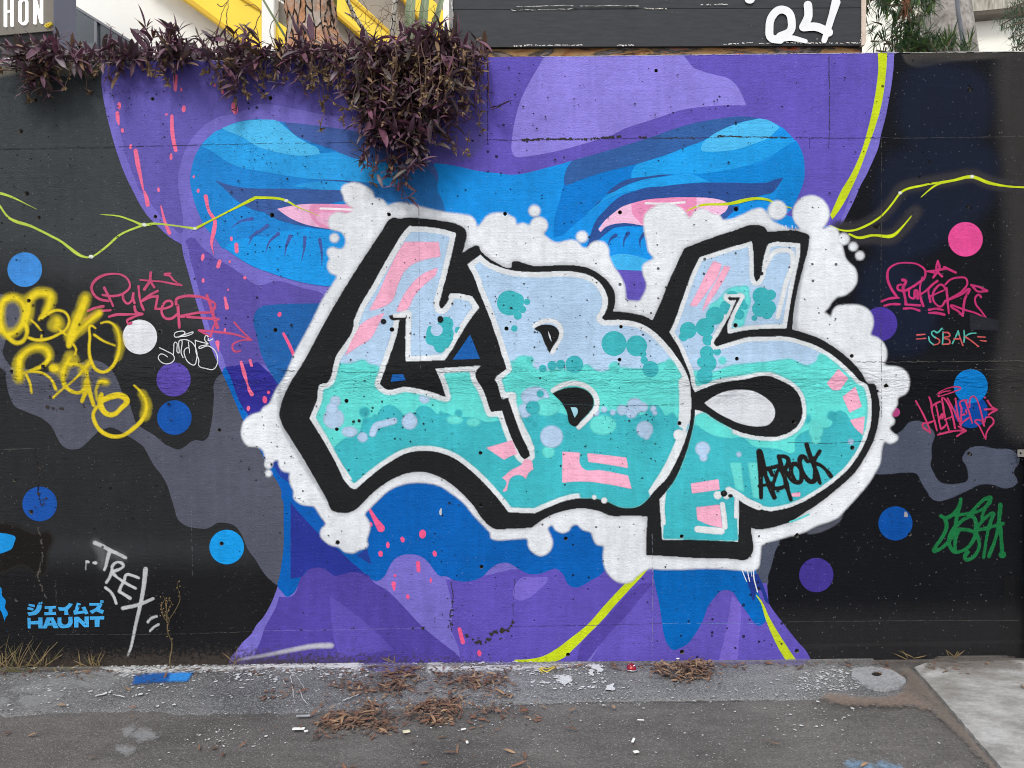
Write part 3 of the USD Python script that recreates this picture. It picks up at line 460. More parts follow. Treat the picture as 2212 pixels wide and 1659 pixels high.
for s, w in (('@31 75,300 85,350 105,405', 2.2), ('@31 100,290 110,340', 1.6), ('@31 120,290 130,340', 1.6), ('@31 150,290 165,350 190,390', 2.2), ('@31 205,290 205,335', 1.6), ('@31 235,300 240,325', 1.4),
   ('@22 1980,1590 2005,1659 @23 2025,45', 1.8), ('@22 2030,1600 2040,1659 @23 2050,45', 2.0), ('@22 2085,1600 2085,1659 @23 2100,70 2118,135', 2.4), ('@22 2060,1590 2070,1659', 1.4)):
    lay('paint_run', stroke(s, w), (236, 238, 240), piece)
for s in ('@12 205,30 230,330 380,640 620,1000', '@31 330,400 250,900 230,1190'):
    lay('overspray', stroke(s, 10), (196, 200, 205), piece, soft=4, cfac=.45, stride=3)
black = poly('@11 1165,238 1200,225 1232,235 1300,228 1400,232 1600,255 1740,285 1810,330 1820,380 1800,470 1780,540! 1850,490 1920,470 1945,520! 2050,600 2212,645 @21 0,628 200,645 400,640 540,640 650,660 750,710 830,780 880,860 890,930 880,1000 865,1040! 930,1040 1050,1055 1150,1080 1215,1115! 1290,950 1360,770 1430,620 1490,490! 1700,410 1900,345 2100,290 2180,310 2205,350! @31 0,348! 300,355 350,380 350,430 300,650 250,850 215,1050 205,1190! 300,1220 420,1260 560,1340 700,1450 800,1560 870,1659 @32 910,0 940,80 960,200 950,320 910,480 840,620 740,770 600,900 450,1020 300,1120 190,1190 100,1220 0,1245 @22 2100,1250 2060,1240! 2060,1480 2030,1512 1900,1507 1600,1500 1300,1482 1160,1475! 1165,1300 1175,1140! 1000,1135 850,1135 760,1100 650,1075 550,1075 430,1100 300,1150 170,1240! 0,1247 @12 2050,1242 1950,1150 1890,1060 1800,960 1700,870 1560,790 1400,755 1250,790 1100,870 1000,950 850,1090 820,1105 720,1108 670,1095 620,1000 500,790 400,620 300,460 230,340 210,270 220,200 300,0 @11 400,1500 600,1130 800,790 1000,480 1100,330')
lay('overspray', black.buffer(5), (120, 122, 126), piece, soft=6, cfac=.26, stride=3, label='grey overspray round the black outline')
outline = lay('letter_outline', black, BK, piece, soft=.75, label='thick black outline of the letters', speck=.2)
L12 = poly('@11 1330,300! 1500,310 1650,335 1730,360! 1700,500 1640,750 1600,900 1585,985 1600,1012 1635,990 1680,882! 1780,885 1870,908! 1930,1000! 1860,1090 1770,1230 1690,1370 1630,1455! 1300,1468! 1297,1200 1305,1065! 1240,1105! 1220,1220 1150,1440 1070,1659! @12 1075,5 1120,45 1300,28 1450,55 1645,115! 1610,0 @11 1555,1530! 1700,1520 1940,1505! 1900,1550 1915,1640 @12 1930,0 2030,245! 2125,232! 2212,480 @22 70,620! 110,650 158,625! 150,560 60,350 -10,160! @12 2212,110! 2130,132! 2120,110 2090,0 @11 2070,1620 2090,1590! 2170,1530! 2140,1440 2080,1250 2010,1050 1940,880 1880,720 1830,630! 1940,545! 2000,600 2100,650 2212,682 @21 170,697 400,692 560,697 650,717 740,770 800,850 825,920 820,1000 800,1050 772,1095! 805,1113! 950,1110 1080,1130 1200,1190 1300,1280 1400,1400 1480,1520 1530,1640 @22 1540,60 1545,200 1530,350 1480,520 1400,700 1330,820 1240,910 1190,970 1100,1050 1020,1068 930,1060 820,1010 740,988 640,983 500,998 350,1050 200,1115! 0,1107 @12 2180,1105! 2150,1060 2060,950 1950,830 1850,740 1730,650 1600,595 1450,575 1300,600 1150,680 1000,790 870,905! 840,905 800,870 700,690 600,510 470,295! 530,150 580,0 @11 590,1659 700,1420 850,1150 850,1120! 900,1000 1000,830 1100,650 1200,480 1290,340')
SL = poly('@21 1625,565! 1800,510 1950,465 2070,430! 2080,520 2085,650 2090,740 2110,780 2140,745 2170,600 2200,480! @31 0,460 50,440 140,440 275,450! 270,550 240,700 200,900 170,1080 155,1178! 0,1182 @21 2100,1187 1980,1202 1870,1227! 1860,1170 1890,1080 1950,960 1977,910! 1858,910! 1872,937 1932,937! 1880,1060 1830,1150 1780,1240 1742,1310 1762,1337! 1880,1302 2000,1267 2212,1255 @31 150,1255 300,1290 450,1350 600,1450 720,1560 800,1640 @32 840,0 880,100 890,250 870,400 800,570 700,720 560,850 400,960 250,1040 100,1085 0,1095 @22 2100,1060 1960,985! 1955,1200 1950,1360! 1600,1342 1300,1345! 1290,1200 1275,1000! 1400,850 1480,680 1550,460 1580,300 1582,225! 1640,240 1750,310 1900,390 2050,440 2212,460 @32 60,460 160,430 240,380 290,300 295,200 270,100 200,20 @31 130,1640 0,1590 @21 2000,1620 1850,1640 1760,1659 @22 1680,30 1580,70! 1550,0 @21 1545,1600 1500,1480 1440,1340 1362,1215! 1390,1160 1450,1000 1520,800 1580,650')
lay('letter_inline', U([L12, SL]).intersection(black.buffer(-1.5)), (228, 232, 235), piece, soft=.7, label='white inner line of the letters')
gapB = poly('@22 600,985 640,983 740,988 820,1010 930,1060 1020,1068 1100,1050 1190,970! 1150,900! 900,980! 620,900!')
fill = U([L12.buffer(-13.5).buffer(1.5), gapB, poly('@22 1560,300 1620,260 1900,400! 1750,900! 1320,900! 1480,680'), poly('@22 1340,900! 1920,900! 1945,1350! 1310,1330!')]).intersection(U([L12, SL]).buffer(-.8))
fill = U([fill, SL.buffer(-10.5).buffer(1.0)])
fill = fill.difference(U([stroke('@22 1470,-20 1475,200 1465,350', 18), stroke('@22 1440,480 1350,680 1200,930', 13), ell('22', 1445, 440, 45)]).intersection(L12))
AC = dict(dust=.5)
lf = lay('letter_fill', fill, (184, 212, 240), piece, soft=.8, label='pale blue upper half of the letter fill')
aq = poly('@11 500,1560 720,1480 800,1490 870,1470 930,1450 980,1490 1060,1510 1200,1500 1600,1570 1800,1560 1930,1560 @21 -30,1540 0,1540 50,1430 100,1420 160,1440 170,1500 230,1540 400,1530 600,1520 640,1490 700,1530 760,1560 850,1540 950,1520 1050,1530 1200,1520 1280,1480 1360,1470 1450,1500 1720,1560 1900,1500 2000,1490 2212,1470 @31 200,1450 350,1500 420,1460 480,1400 560,1430 900,1500! @F 1900,1300! 600,1300! 600,800!')
lay('letter_fill', U([aq, ell('21', 110, 1480, 60)]).intersection(fill), (104, 228, 220), lf, soft=3.2, label='aqua middle of the letter fill')
lay('letter_fill', U([poly('@21 1700,1000 1780,930 1850,850 2000,830 2050,900 2010,1100 1980,1200 1860,1220 1900,1000 1720,1050'), ell('21', 2010, 850, 40)]).intersection(fill), (110, 226, 224), lf, soft=3)
te = U([poly('@12 500,520 660,560 760,480 900,420 950,300 1050,290 1080,220 1160,185 1230,220 1280,270 1380,270 1400,210 1460,190 1520,220 1580,270 1640,255 1700,280 1800,290 1900,300 2000,335 2100,320 @22 0,310 150,262 300,235 430,260 560,300 700,270 880,235 1000,270 1150,260 1200,190 1270,200 1330,280 1390,250 1420,290 1560,340 1650,400 1740,450 1880,470 2000,470 2080,540 2212,560 @32 100,570 220,600 240,470 350,400 440,380 520,380 560,340 570,260 620,230 680,280 740,360 800,430! 900,1000! @F 1900,1300! 600,1300! 600,960!')])
lay('letter_fill', te.intersection(fill), (67, 189, 200), lf, soft=2.6, label='teal lower half of the letter fill')
TD = (66, 184, 192)
for k in range(46):
    x_ = rng.uniform(690, 1850); up_ = k % 2; y_ = rng.gauss(796, 9) if up_ else rng.gauss(902, 10)
    lay('spray_dot', Point(x_, y_).buffer(rng.uniform(5, 13)).intersection(fill), (104, 228, 220) if up_ else (67, 189, 200), lf, soft=3.4, cfac=.8)
dots = [('11', 2190, 960, 108), ('21', 30, 945, 75), ('21', 130, 950, 27), ('21', 90, 1015, 32), ('21', 50, 1070, 35), ('21', 20, 1180, 28), ('21', 880, 1310, 108), ('21', 1075, 1330, 90), ('21', 1140, 1455, 32), ('21', 1195, 1530, 70), ('21', 1130, 1400, 30), ('21', 265, 1525, 33), ('21', 345, 1500, 40), ('21', 420, 1490, 40), ('21', 538, 1490, 76),
   ('21', 1520, 1195, 72), ('21', 1480, 1250, 40), ('21', 1665, 1170, 80), ('21', 1750, 1070, 78), ('21', 1690, 1280, 48), ('21', 1680, 1390, 60), ('21', 1690, 1480, 75), ('21', 1640, 1470, 45), ('21', 1660, 1590, 70), ('21', 1770, 1380, 32), ('21', 1850, 1000, 60), ('21', 1900, 910, 55), ('21', 1960, 960, 55), ('21', 2005, 990, 30), ('21', 1960, 1060, 45), ('21', 2150, 900, 76), ('21', 2140, 1010, 70), ('21', 2200, 1050, 50), ('21', 2090, 1090, 25), ('31', 20, 890, 45), ('31', 0, 1000, 66),
   ('11', 1590, 1230, 118), ('11', 1650, 1290, 60), ('11', 1748, 1195, 30), ('11', 1590, 1340, 50), ('11', 1520, 1270, 55), ('11', 1645, 1140, 62), ('32', 630, 290, 55)]
notch = U([ell('11', 1520, 1090, 70), ell('11', 1562, 1193, 52)])
groups = {}
for d in dots: groups.setdefault((d[0], round(d[1]/900), round(d[2]/900)), []).append(ell(*d))
for k, g in groups.items(): lay('teal_dots', U(g).difference(notch).intersection(fill.buffer(3)), TD, lf)
PB = (186, 212, 240); AQ = (108, 226, 218)
for c, e in ((PB, ('12', 690, 150, 45)), (PB, ('12', 675, 300, 88)), (PB, ('12', 660, 215, 50)), (PB, ('12', 812, 412, 68, 44)), (PB, ('12', 925, 460, 42)), (PB, ('12', 1330, 325, 66)), (PB, ('12', 1335, 280, 32)), (PB, ('12', 1460, 120, 48)), (AQ, ('12', 1720, 310, 70, 36)), (AQ, ('12', 1880, 330, 60, 36)), (PB, ('22', 200, 110, 120, 85)), (PB, ('22', 110, 230, 60)), (AQ, ('22', 300, 200, 110, 75)), (TD, ('22', 180, 205, 58)), (TD, ('22', 245, 85, 30)),
    (AQ, ('22', 785, 355, 112, 84)), (AQ, ('22', 315, 585, 52)), (PB, ('22', 342, 455, 95)), (PB, ('22', 1145, 392, 70)), (PB, ('22', 1160, 450, 30)), (PB, ('22', 1645, 560, 62)), (PB, ('22', 1653, 635, 33)), (PB, ('22', 1958, 608, 22)), (PB, ('22', 1060, 190, 68)), (PB, ('22', 1030, 245, 50)), (PB, ('22', 950, 225, 44)), (PB, ('22', 1130, 200, 42)), (PB, ('22', 1218, 215, 26)), (PB, ('22', 1232, 250, 20)), (PB, ('22', 795, 220, 26)), (PB, ('22', 870, 245, 24)), (PB, ('22', 720, 240, 36)), (AQ, ('32', 410, 480, 40)), (AQ, ('32', 410, 400, 60, 80)), (PB, ('32', 712, 500, 24))):
    lay('spray_dot', ell(*e).intersection(fill), c, lf, soft=2.4)
lay('spray_dot', stroke('@12 1010,430 1040,365 1120,340 1195,318', 14), PB, lf, soft=1.4)
for s in ('@22 1880,680! 1975,680! 2000,930! 1930,905!', '@22 2035,680! 2130,680! 2130,990! 2080,980!'):
    lay('aqua_panel', poly(s), (108, 222, 216), lf, soft=1.2)
PK = (252, 180, 206)
pk = ['@11 1290,432! 1580,436! 1595,560! 1450,590 1350,630 1280,690! 1230,800 1170,950 1090,1000 980,1030! 1060,880 1150,680 1220,540', '@11 1570,655! 1555,722! 1450,810 1370,900 1300,1020 1215,1037! 1250,950 1330,820 1430,720', '@11 1112,1045! 1060,1150 990,1270 880,1340 770,1418! 850,1250 930,1130 1000,1090',
  '1050.5,967! 1106,951! 1117,981! 1106,984 1089,993!', '1065,1027! 1080,1037! 1106,1015 1126,1004 1136,992 1145,993 1152,1013! 1141,1022 1136,1034! 1125,1026 1106,1030 1094,1060! 1086,1062! 1095,1042',
  '@22 437,585! 585,592! 590,700 620,735 760,745 1000,790! 1030,905! 800,860 600,840 435,850!', '@22 650,597! 985,635! 1000,725! 800,690 660,672!', '@21 1740,600! 1810,625! 1770,740 1680,870 1590,990! 1535,985! 1600,860 1680,700', '@21 1830,640! 1885,650! 1830,760 1760,870 1700,960 1640,1040! 1680,920 1760,780',
  '@22 1545,858! 1780,822! 1790,910! 1555,945!', '@22 1590,1065! 1790,1040! 1815,1242! 1700,1215 1600,1172!', '1810,797! 1831,817! 1813,842! 1800,843 1785,828!', '@32 640,110! 750,25! 805,195! 700,247!', '@32 705,310! 830,280! 815,440! 740,370', '@32 200,943! 275,935! 272,970! 205,972!']
for s in pk: lay('pink_mark', poly(s).intersection(U([L12, SL])), PK, lf, soft=.8)
for s in ('@11 1850,1232! 1936,1442! 1700,1449!', '@11 1180,1575! 1272,1575! 1296,1626! 1165,1641!'): lay('blue_gap', poly(s), (30, 100, 180), piece)
for s, w in (('@11 1195,1072 1290,1068', 9), ('@11 1325,1085 1322,1250 1312,1415', 9), ('@21 195,1162 240,1132 300,1115 370,1125 415,1170 425,1230 400,1290 348,1385', 10), ('@22 355,58 420,18 500,-5 600,5 680,50 730,130 725,210 680,270 578,372', 10.5),
   ('@31 -30,650 60,520 130,505 200,525 210,570 150,800 80,1085', 10), ('@22 1815,1040 1830,1140 1838,1235', 10.5), ('@22 1602,1252 1700,1262 1805,1270', 14), ('@22 1870,915 1940,955 2040,1020 2130,1060', 14), ('@22 1940,960 1935,1060 1933,1145', 8), ('@22 1305,990 1300,1080 1310,1200', 8), ('@12 480,300 560,400 700,640 820,820', 5), ('@22 -10,130 60,330 120,480 165,560', 9)):
    lay('white_line', stroke(s, w), (233, 236, 238), piece, soft=.8)
for e in (('22', 1775, 960, 34), ('22', 1850, 968, 26), ('22', 710, 978, 19), ('22', 797, 1005, 25), ('22', 165, 552, 29), ('22', 1440, 440, 46)): lay('paint_puff', ell(*e), (234, 237, 239), piece, soft=1.2)
Dk = (34, 35, 36)
for s in ('@21 190,1187! 230,1160 300,1148 370,1165 405,1210 400,1260 350,1340 325,1392! 280,1300 240,1212', '@22 350,82! 420,50 500,30 590,35 660,70 700,130 700,190 660,250 600,310 540,367 508,350 470,230 420,150'): lay('letter_counter', poly(s), Dk, piece, soft=.7)
lay('letter_counter', poly('@11 1150,1070! 1200,1062 1300,1062! 1305,1090! 1240,1106! 1165,1100'), Dk, piece, soft=.9)
lay('white_line', stroke('@11 1200,1074 1285,1072', 7), (234, 236, 238), piece, soft=.8)
lay('counter_light', poly('@22 505,200! 560,208 568,240 540,292!'), (172, 222, 236), piece)
lay('counter_light', poly('@21 310,1200! 330,1240 341,1294! 322,1260'), (220, 228, 235), piece)
for e in (('11', 1105, 1122, 24), ('11', 1595, 1103, 25, 30), ('21', 2155, 707, 15), ('22', 1828, 945, 27), ('22', 1885, 965, 20, 14)): lay('black_dot', ell(*e), Dk, piece, soft=.8)
lay('letter_eye', poly('@22 1660,165! 1760,100 1850,65 1960,50 2070,60 2150,95 2212,140 @32 30,170 55,230 50,290 0,350 @22 2120,366 2000,350 1850,290 1720,212'), (226, 229, 234), piece, soft=.8, label='white almond inside the last letter')
lay('overspray', poly('@22 1700,170! 1800,110 1950,80 1850,140'), (180, 182, 188), piece, soft=6, cfac=.3, stride=3)
lay('aqua_sliver', stroke('@32 185,1190 270,1160 350,1125', 4), (104, 222, 220), piece)

# ------------------------------------------------------------------ tags
def tagging(lines, c, label, soft=0.0, name='spray_tag', **kw):
    def hand(w): return [w*rng.uniform(.72, 1.22) for _ in range(7)] if w > 2.5 else w
    return lay(name, U([stroke(s, *w) if isinstance(w, tuple) else stroke(s, hand(w)) for s, w in lines]), c, wall, soft=soft, label=label, **kw)
w = 5.4
tagging([('@01 890,890 960,900 1080,870 1125,820 1110,760 1050,715 980,708 900,720 830,760 795,820 810,880 860,925 940,942', w), ('@01 905,830 930,880 960,940 980,985', w), ('@01 1062,880 1075,940 1105,965 1140,940 1155,875', w), ('@01 1155,875 1152,920 1165,960', w), ('@01 1200,815 1205,880 1220,960 1245,1020', w), ('@01 1365,855 1300,890 1225,945! 1300,910 1365,900! 1345,1010! 1400,1010 1450,1000 1492,970 1480,945 1440,945 1410,980 1400,1040 1430,1090 1480,1095 1530,1060', w),
  ('@01 1552,1172 1546,1080 1540,985', w+1), ('@01 1525,970 1525,930 1580,905 1680,900 1800,930 1862,980 1850,1015 1700,1045 1550,1075! 1700,1085 1890,1100', w), ('@01 1790,893 1820,980 1850,1080 1880,1170', w+1), ('@01 1880,1100 1840,1180 1822,1250! 1720,1195! 1880,1210 2050,1235 2175,1280! 2090,1200 2025,1125', w-1), ('@01 2175,1280 2080,1285 2010,1330 2025,1375 2080,1375', w-1.5),
  ('@01 1305,697 1300,770! 1250,842', w), ('@01 1300,770 1335,823', w), ('@01 1215,760 1300,768 1400,775 1500,795 1572,808! 1500,760 1465,722 1425,715 1475,705', w-1), ('@01 760,1030 830,1000 895,988', w), ('@01 735,1108 800,1060 880,1030 960,1022', w), ('@01 945,1078 1000,1062 1100,1058 1232,1055! 1180,1040 1165,990', w), ('@01 1232,1055 1150,1085 1100,1120 1112,1140 1135,1133', w)], (205, 84, 122), 'pink scrawled tag with a star left of the face')
tagging([(s, 2.0) for s in ('@01 1380,1345 1450,1380 1500,1410 1510,1440 1490,1470 1440,1485 1390,1465 1370,1430 1390,1400 1420,1405 1450,1425', '@01 1500,1410 1525,1300 1540,1390 1560,1280 1570,1400 1585,1432', '@01 1560,1280 1600,1275 1660,1300 1700,1370 1700,1450 1680,1495 1640,1480 1600,1420 1600,1360 1630,1345 1640,1390', '@01 1630,1295 1635,1340', '@01 1690,1280 1700,1400 1720,1450 1720,1500 1780,1525 1850,1530 1880,1480 1880,1420 1850,1360 1800,1330 1720,1345 1790,1312 1750,1300 1690,1282', '@01 1545,1255 1620,1225 1672,1215 1640,1235 1560,1250 1510,1248 1510,1225 1550,1205 1600,1212 1550,1250', '@01 1800,1312 1770,1270 1785,1240 1805,1260 1800,1282 1840,1270')], (226, 228, 230), 'thin white looping tag between white dot and face', name='marker_tag')
tagging([('@HT 1095,205 1200,250 1310,310 1420,360 1520,412', (8.5, 6)), ('@HT 1300,320 1270,420 1250,510 1225,580', (8, 4.5)), ('@HT 1330,600 1340,520 1400,475 1470,490 1490,520 1450,560 1380,590 1330,600', 5.5), ('@HT 1330,600 1290,700 1252,755', (6, 5)), ('@HT 1330,610 1400,680 1470,730', 5.5), ('@HT 1700,690 1620,660 1530,645 1500,730 1450,820 1430,880! 1500,920 1580,970', 6.5), ('@HT 1470,730 1570,790 1660,835', 6.5), ('@HT 1795,570 1780,720 1750,930 1710,1120 1660,1330 1620,1530 1590,1659 @03 1105,690', ([9.5, 8, 7, 6, 5, 3.5],)), ('@HT 1480,1108 1600,1085 1730,1050 1900,975', (7.5, 6)), ('@HT 1240,825 1310,880 1360,960 1390,1045', (5.5, 5)), ('@HT 1825,1300 1870,1250 1945,1220', 5), ('@HT 1855,1425 1910,1370 1975,1333', 4), ('@HT 985,465 1005,470', 7), ('@HT 1075,482 1105,482', 6), ('@HT 978,480 966,580', 1.2)], (196, 197, 198), 'white slanting vertical spray tag low on the left', soft=.9)
tagging([('@HT 1100,200 1180,300 1200,560', 16), ('@HT 1330,330 1500,420', 12)], (140, 141, 142), 'pale overspray round the white tag', soft=9, cfac=.22, name='overspray', stride=4)
SB = (72, 172, 234)
hp = ['182,1045! 265,1062! 262,1095! 175,1075!', '165,1090! 245,1108! 240,1140! 160,1125!', '362,1062! 345,1130 300,1185 180,1212! 160,1165! 230,1155 275,1120 300,1056!', '320,1025! 342,1028! 338,1055! 312,1050!', '350,1018! 370,1018! 365,1048! 345,1048!', '400,1080! 552,1075! 552,1112! 508,1113! 505,1160! 556,1158! 556,1200! 395,1203! 395,1160! 455,1160! 455,1115! 400,1117!', '735,1035! 790,1050! 750,1100 718,1130! 730,1200! 672,1200! 670,1140! 600,1142! 582,1090! 680,1090 720,1060', '845,1030! 900,1045! 860,1150! 935,1140! 905,1095! 960,1085! 1005,1180! 960,1195! 950,1175! 805,1197! 795,1145! 815,1130!', '1015,1035! 1165,1035! 1200,1048! 1180,1090! 1160,1120! 1220,1135! 1200,1187! 1110,1150! 1055,1187! 1020,1145! 1100,1110! 1130,1072! 1015,1072!', '1168,1000! 1190,998! 1190,1030! 1166,1032!', '1195,998! 1213,998! 1210,1032! 1194,1032!',
  '160,1240! 203,1240! 206,1285! 310,1282! 312,1236! 368,1235! 372,1385! 312,1385! 310,1328! 206,1330! 205,1386! 168,1387!', '425,1235! 520,1233! 592,1382! 522,1382! 504,1345! 440,1350! 428,1384! 370,1386!', '580,1235! 632,1235! 636,1310 660,1332 705,1328 724,1300 725,1228! 780,1226! 782,1320 750,1365 690,1381 620,1377 582,1340', '805,1228! 870,1226! 950,1300! 950,1224! 1010,1222! 1012,1368! 945,1370! 865,1290! 865,1372! 805,1374!', '1022,1222! 1222,1217! 1220,1262! 1160,1263! 1155,1365! 1092,1367! 1092,1265! 1025,1267!']
lay('stencil_signature', U([poly('@HT '+s) for s in hp]).difference(poly('@HT 480,1272! 466,1312! 498,1310!')), SB, wall, label='sky blue stencilled signature in two lines of lettering')
YE = (240, 214, 42)
tagging([('@YL 100,150 180,130 280,170 340,260 345,380 300,520 200,620 100,640 40,560 10,420 20,280 60,180 120,140', 20), ('@YL 400,170 480,90 600,60 700,90 710,200 640,330', 24), ('@YL 400,180 400,300 370,440', 22), ('@YL 980,680 1040,520 1120,330 1190,130', 22), ('@YL 1060,640 1220,480 1390,330', 16), ('@YL 790,430 820,500 780,540 740,520', 20), ('@YL 270,1250 270,1000 400,860 540,820 660,860 690,950', 22), ('@YL 980,960 900,1100 875,1250', 18), ('@YL 980,960 1010,1000', 24), ('@YL 1250,1030 1150,1150', 16), ('@YL 1200,1290 1200,1400', 16), ('@YL 1400,1290 1490,1310', 18), ('@YL 1590,520 1650,650 1680,800 1630,980', 12), ('@02 1230,80 1275,180 1255,280', 16), ('@YL 740,1110 780,1120', 24)], (214, 194, 50), 'wide yellow overspray of the scrawl', soft=5.5, cfac=.62, name='overspray', stride=3)
tagging([('@YL 100,150 180,130 280,170 340,260 345,380 300,520 200,620 100,640 40,560 10,420 20,280 60,180 120,140', 9.5), ('@YL -30,560 60,620 140,700 230,760 320,740 370,660 380,580 330,450', 7), ('@YL 400,180 400,300 370,440', 11), ('@YL 960,800 980,680 1040,520 1120,330 1190,150', ([11, 14, 13],)), ('@YL 960,790 1060,640 1220,480 1380,350', ([10, 6, 6, 11],))], YE, 'broad yellow sprayed scrawl over the grey paint', soft=2.8)
tagging([('@YL 420,160 480,95 600,70 700,95 700,200 640,330 560,430', ([12, 12, 11, 7],)), ('@YL 790,430 820,500 780,540', 10)], YE, 'soft yellow haze of the scrawl', soft=3.6)
tagging([('@YL 550,440 650,370 800,310 920,350 965,450 930,560 800,650 650,710 500,720 400,690', 5), ('@YL 820,570 930,660', 4), ('@YL 1020,780 1060,850 1045,920', 4), ('@YL 1330,560 1270,520 1250,700 1240,850 1270,1020 1350,1140 1440,1165 1540,1110 1620,980 1660,800 1650,650 1590,520 1500,470 1400,490', ([3, 5, 6, 6, 6, 5, 3],)), ('@YL 1310,650 1450,740 1600,800', (5, 3)), ('@YL 430,440 500,500 590,610', 3), ('@YL 580,690 585,640', 4), ('@YL 430,1150 600,1180 720,1270 780,1400', 5), ('@YL 370,1200 420,1310 445,1450', (5, 4)), ('@YL 900,1360 1000,1430 1090,1450 1170,1400 1220,1280 1200,1150', 7), ('@YL 1250,1030 1150,1150 1000,1300 800,1460 740,1520', ([8, 4, 3, 4],)), ('@YL 1200,1290 1200,1400 1140,1570', (9, 7)), ('@YL 1210,1300 1250,1450 1300,1620', (9, 7)), ('@02 880,90 870,150 890,220 930,260 980,265 1050,210 1100,140 1060,105 950,115 880,150', 10.5), ('@02 1160,10 1230,80 1270,180 1250,280 1150,390 1050,450 960,450 870,400 820,320 810,260 840,200', ([3, 5, 7, 8, 7, 8, 7, 6],))], (238, 210, 44), 'thin yellow sprayed lines of the scrawl', soft=1.5)
tagging([('@YL 280,1250 270,1100 280,980', 14), ('@YL 280,980 400,860 540,820 660,860 690,950 620,1060 480,1130 330,1180', ([8, 8, 8, 4],)), ('@YL 740,1110 780,1115', 15), ('@YL 980,960 900,1100 875,1250 900,1350', 8), ('@YL 980,1060 1100,1060 1200,1150', 7), ('@YL 1350,1560 1340,1400 1400,1290 1480,1300', ([4, 4, 8],))], (238, 212, 40), 'second row of the yellow sprayed scrawl', soft=2.6)
w = 4.8
tagging([(s, w) for s in ('@31 1110,905 1060,830 1030,740 1040,670 1100,625 1200,612 1300,630 1355,680 1350,740 1290,790 1230,830 1160,855 1120,840 1120,810 1150,800', '@31 1215,850 1225,910 1255,920 1275,850 1290,920', '@31 1330,740 1310,830 1320,930 1340,985', '@31 1420,800 1340,870 1300,890', '@31 1460,770 1390,830 1400,950', '@31 1400,900 1470,870 1525,830 1490,800 1450,830 1420,900 1440,960 1490,990 1530,940', '@31 1560,1050 1550,950 1540,830', '@31 1530,800 1570,760 1640,740 1710,750 1720,790 1680,850 1560,930! 1690,870 1730,840 1700,920 1680,1070! 1640,1030 1580,990 1700,1020 1800,1050 1895,1105! 1840,1030 1790,960 1790,910 1820,888 1838,910', '@31 980,945 1050,920 1130,915', '@31 1000,985 1060,970 1135,970', '@31 1185,972 1310,980', '@31 1170,1008 1240,1005 1305,1025', '@31 1390,1018 1450,1008 1510,1020', '@31 1388,1045 1450,1045 1520,1060', '@31 1465,595 1480,650 1425,740', '@31 1460,690 1500,728', '@31 1465,600 1452,660 1470,700', '@31 1370,685 1450,680 1550,665 1620,697! 1520,650', '@31 1370,685 1440,700', '@31 1755,805 1820,820 1890,855! 1800,855 1770,820')] + [('@31 1160,760 1185,765 1165,830 1180,900 1190,970', 6.5)], (192, 52, 112), 'magenta scrawled tag with a star on the black paint')
tagging([(s, 3.2) for s in ('@31 1500,1180 1455,1215 1430,1200 1410,1220 1420,1240 1450,1262', '@31 1430,1320 1395,1290 1385,1250', '@31 1510,1210 1508,1260 1505,1315', '@31 1590,1310 1620,1250 1640,1200', '@31 1690,1195 1695,1250 1690,1300', '@31 1795,1220 1740,1225 1700,1250', '@31 1640,1200 1650,1240')], (88, 190, 176), 'teal strokes of the small lettering under the magenta tag', name='marker_tag')
tagging([(s, 3.2) for s in ('@31 1450,1262 1480,1282 1470,1310 1430,1320', '@31 1510,1215 1560,1220 1570,1240 1520,1262 1560,1275 1570,1300 1510,1318', '@31 1650,1240 1680,1325', '@31 1605,1270 1660,1268', '@31 1700,1250 1760,1290 1815,1335', '@31 1285,1235 1355,1230', '@31 1280,1270 1360,1265', '@31 1810,1250 1875,1255', '@31 1830,1283 1880,1290')], (206, 92, 92), 'red strokes of the small lettering under the magenta tag', name='marker_tag')
w = 3.9
tagging([(s, w) for s in ('@HV -95,870 -20,1000 60,1150 130,1300 190,1450 215,1550', '@HV 190,790 230,900 250,1080 300,1280 355,1500', '@HV 215,1545 50,1380 60,1350 150,1340 310,1290', '@HV 250,990 320,930 420,885', '@HV 330,940 370,1120 400,1300 440,1470! 500,1430 570,1350', '@HV 395,1300 430,1200 470,1140 470,1240', '@HV 610,1490 570,1360 520,1180 490,1000 490,800 540,850 640,1020 690,1200 740,1450', '@HV 520,1270 690,1200', '@HV 580,810 680,1000 780,1200 860,1400! 780,1050 750,820', '@HV 985,850 850,890 840,930 870,1000 870,1180 870,1400', '@HV 870,1170 980,1130 970,1060', '@HV 870,1350 960,1280 1040,1225', '@HV 960,860 1010,1010 1060,1180 1105,1340', '@HV 1050,1000 1050,870 1080,790 1130,770 1190,820 1240,930 1290,1100 1360,1400! 1300,1300 1210,1270 1170,1290 1250,1400 1330,1560 1390,1680! 1410,1550 1470,1440 1560,1330 1550,1260 1480,1210 1400,1230 1370,1320', '@HV 1370,1050 1500,1045 1640,1055! 1530,1000 1430,865', '@HV 1640,1055 1530,1110 1460,1160', '@HV 375,1590 600,1530 800,1500 970,1505! 880,1450 810,1410', '@HV 970,1505 870,1560 775,1625', '@HV 1370,800 1390,795')] + [('@HV 370,710 480,640 640,585 800,570 860,595 780,650 640,700 500,745 380,765 400,740', 2.6), ('@HV 400,710 520,670 640,650', 2.4)], (196, 58, 106), 'crimson tag with a halo, a heart and arrows over the blue dots')
w = 6.6
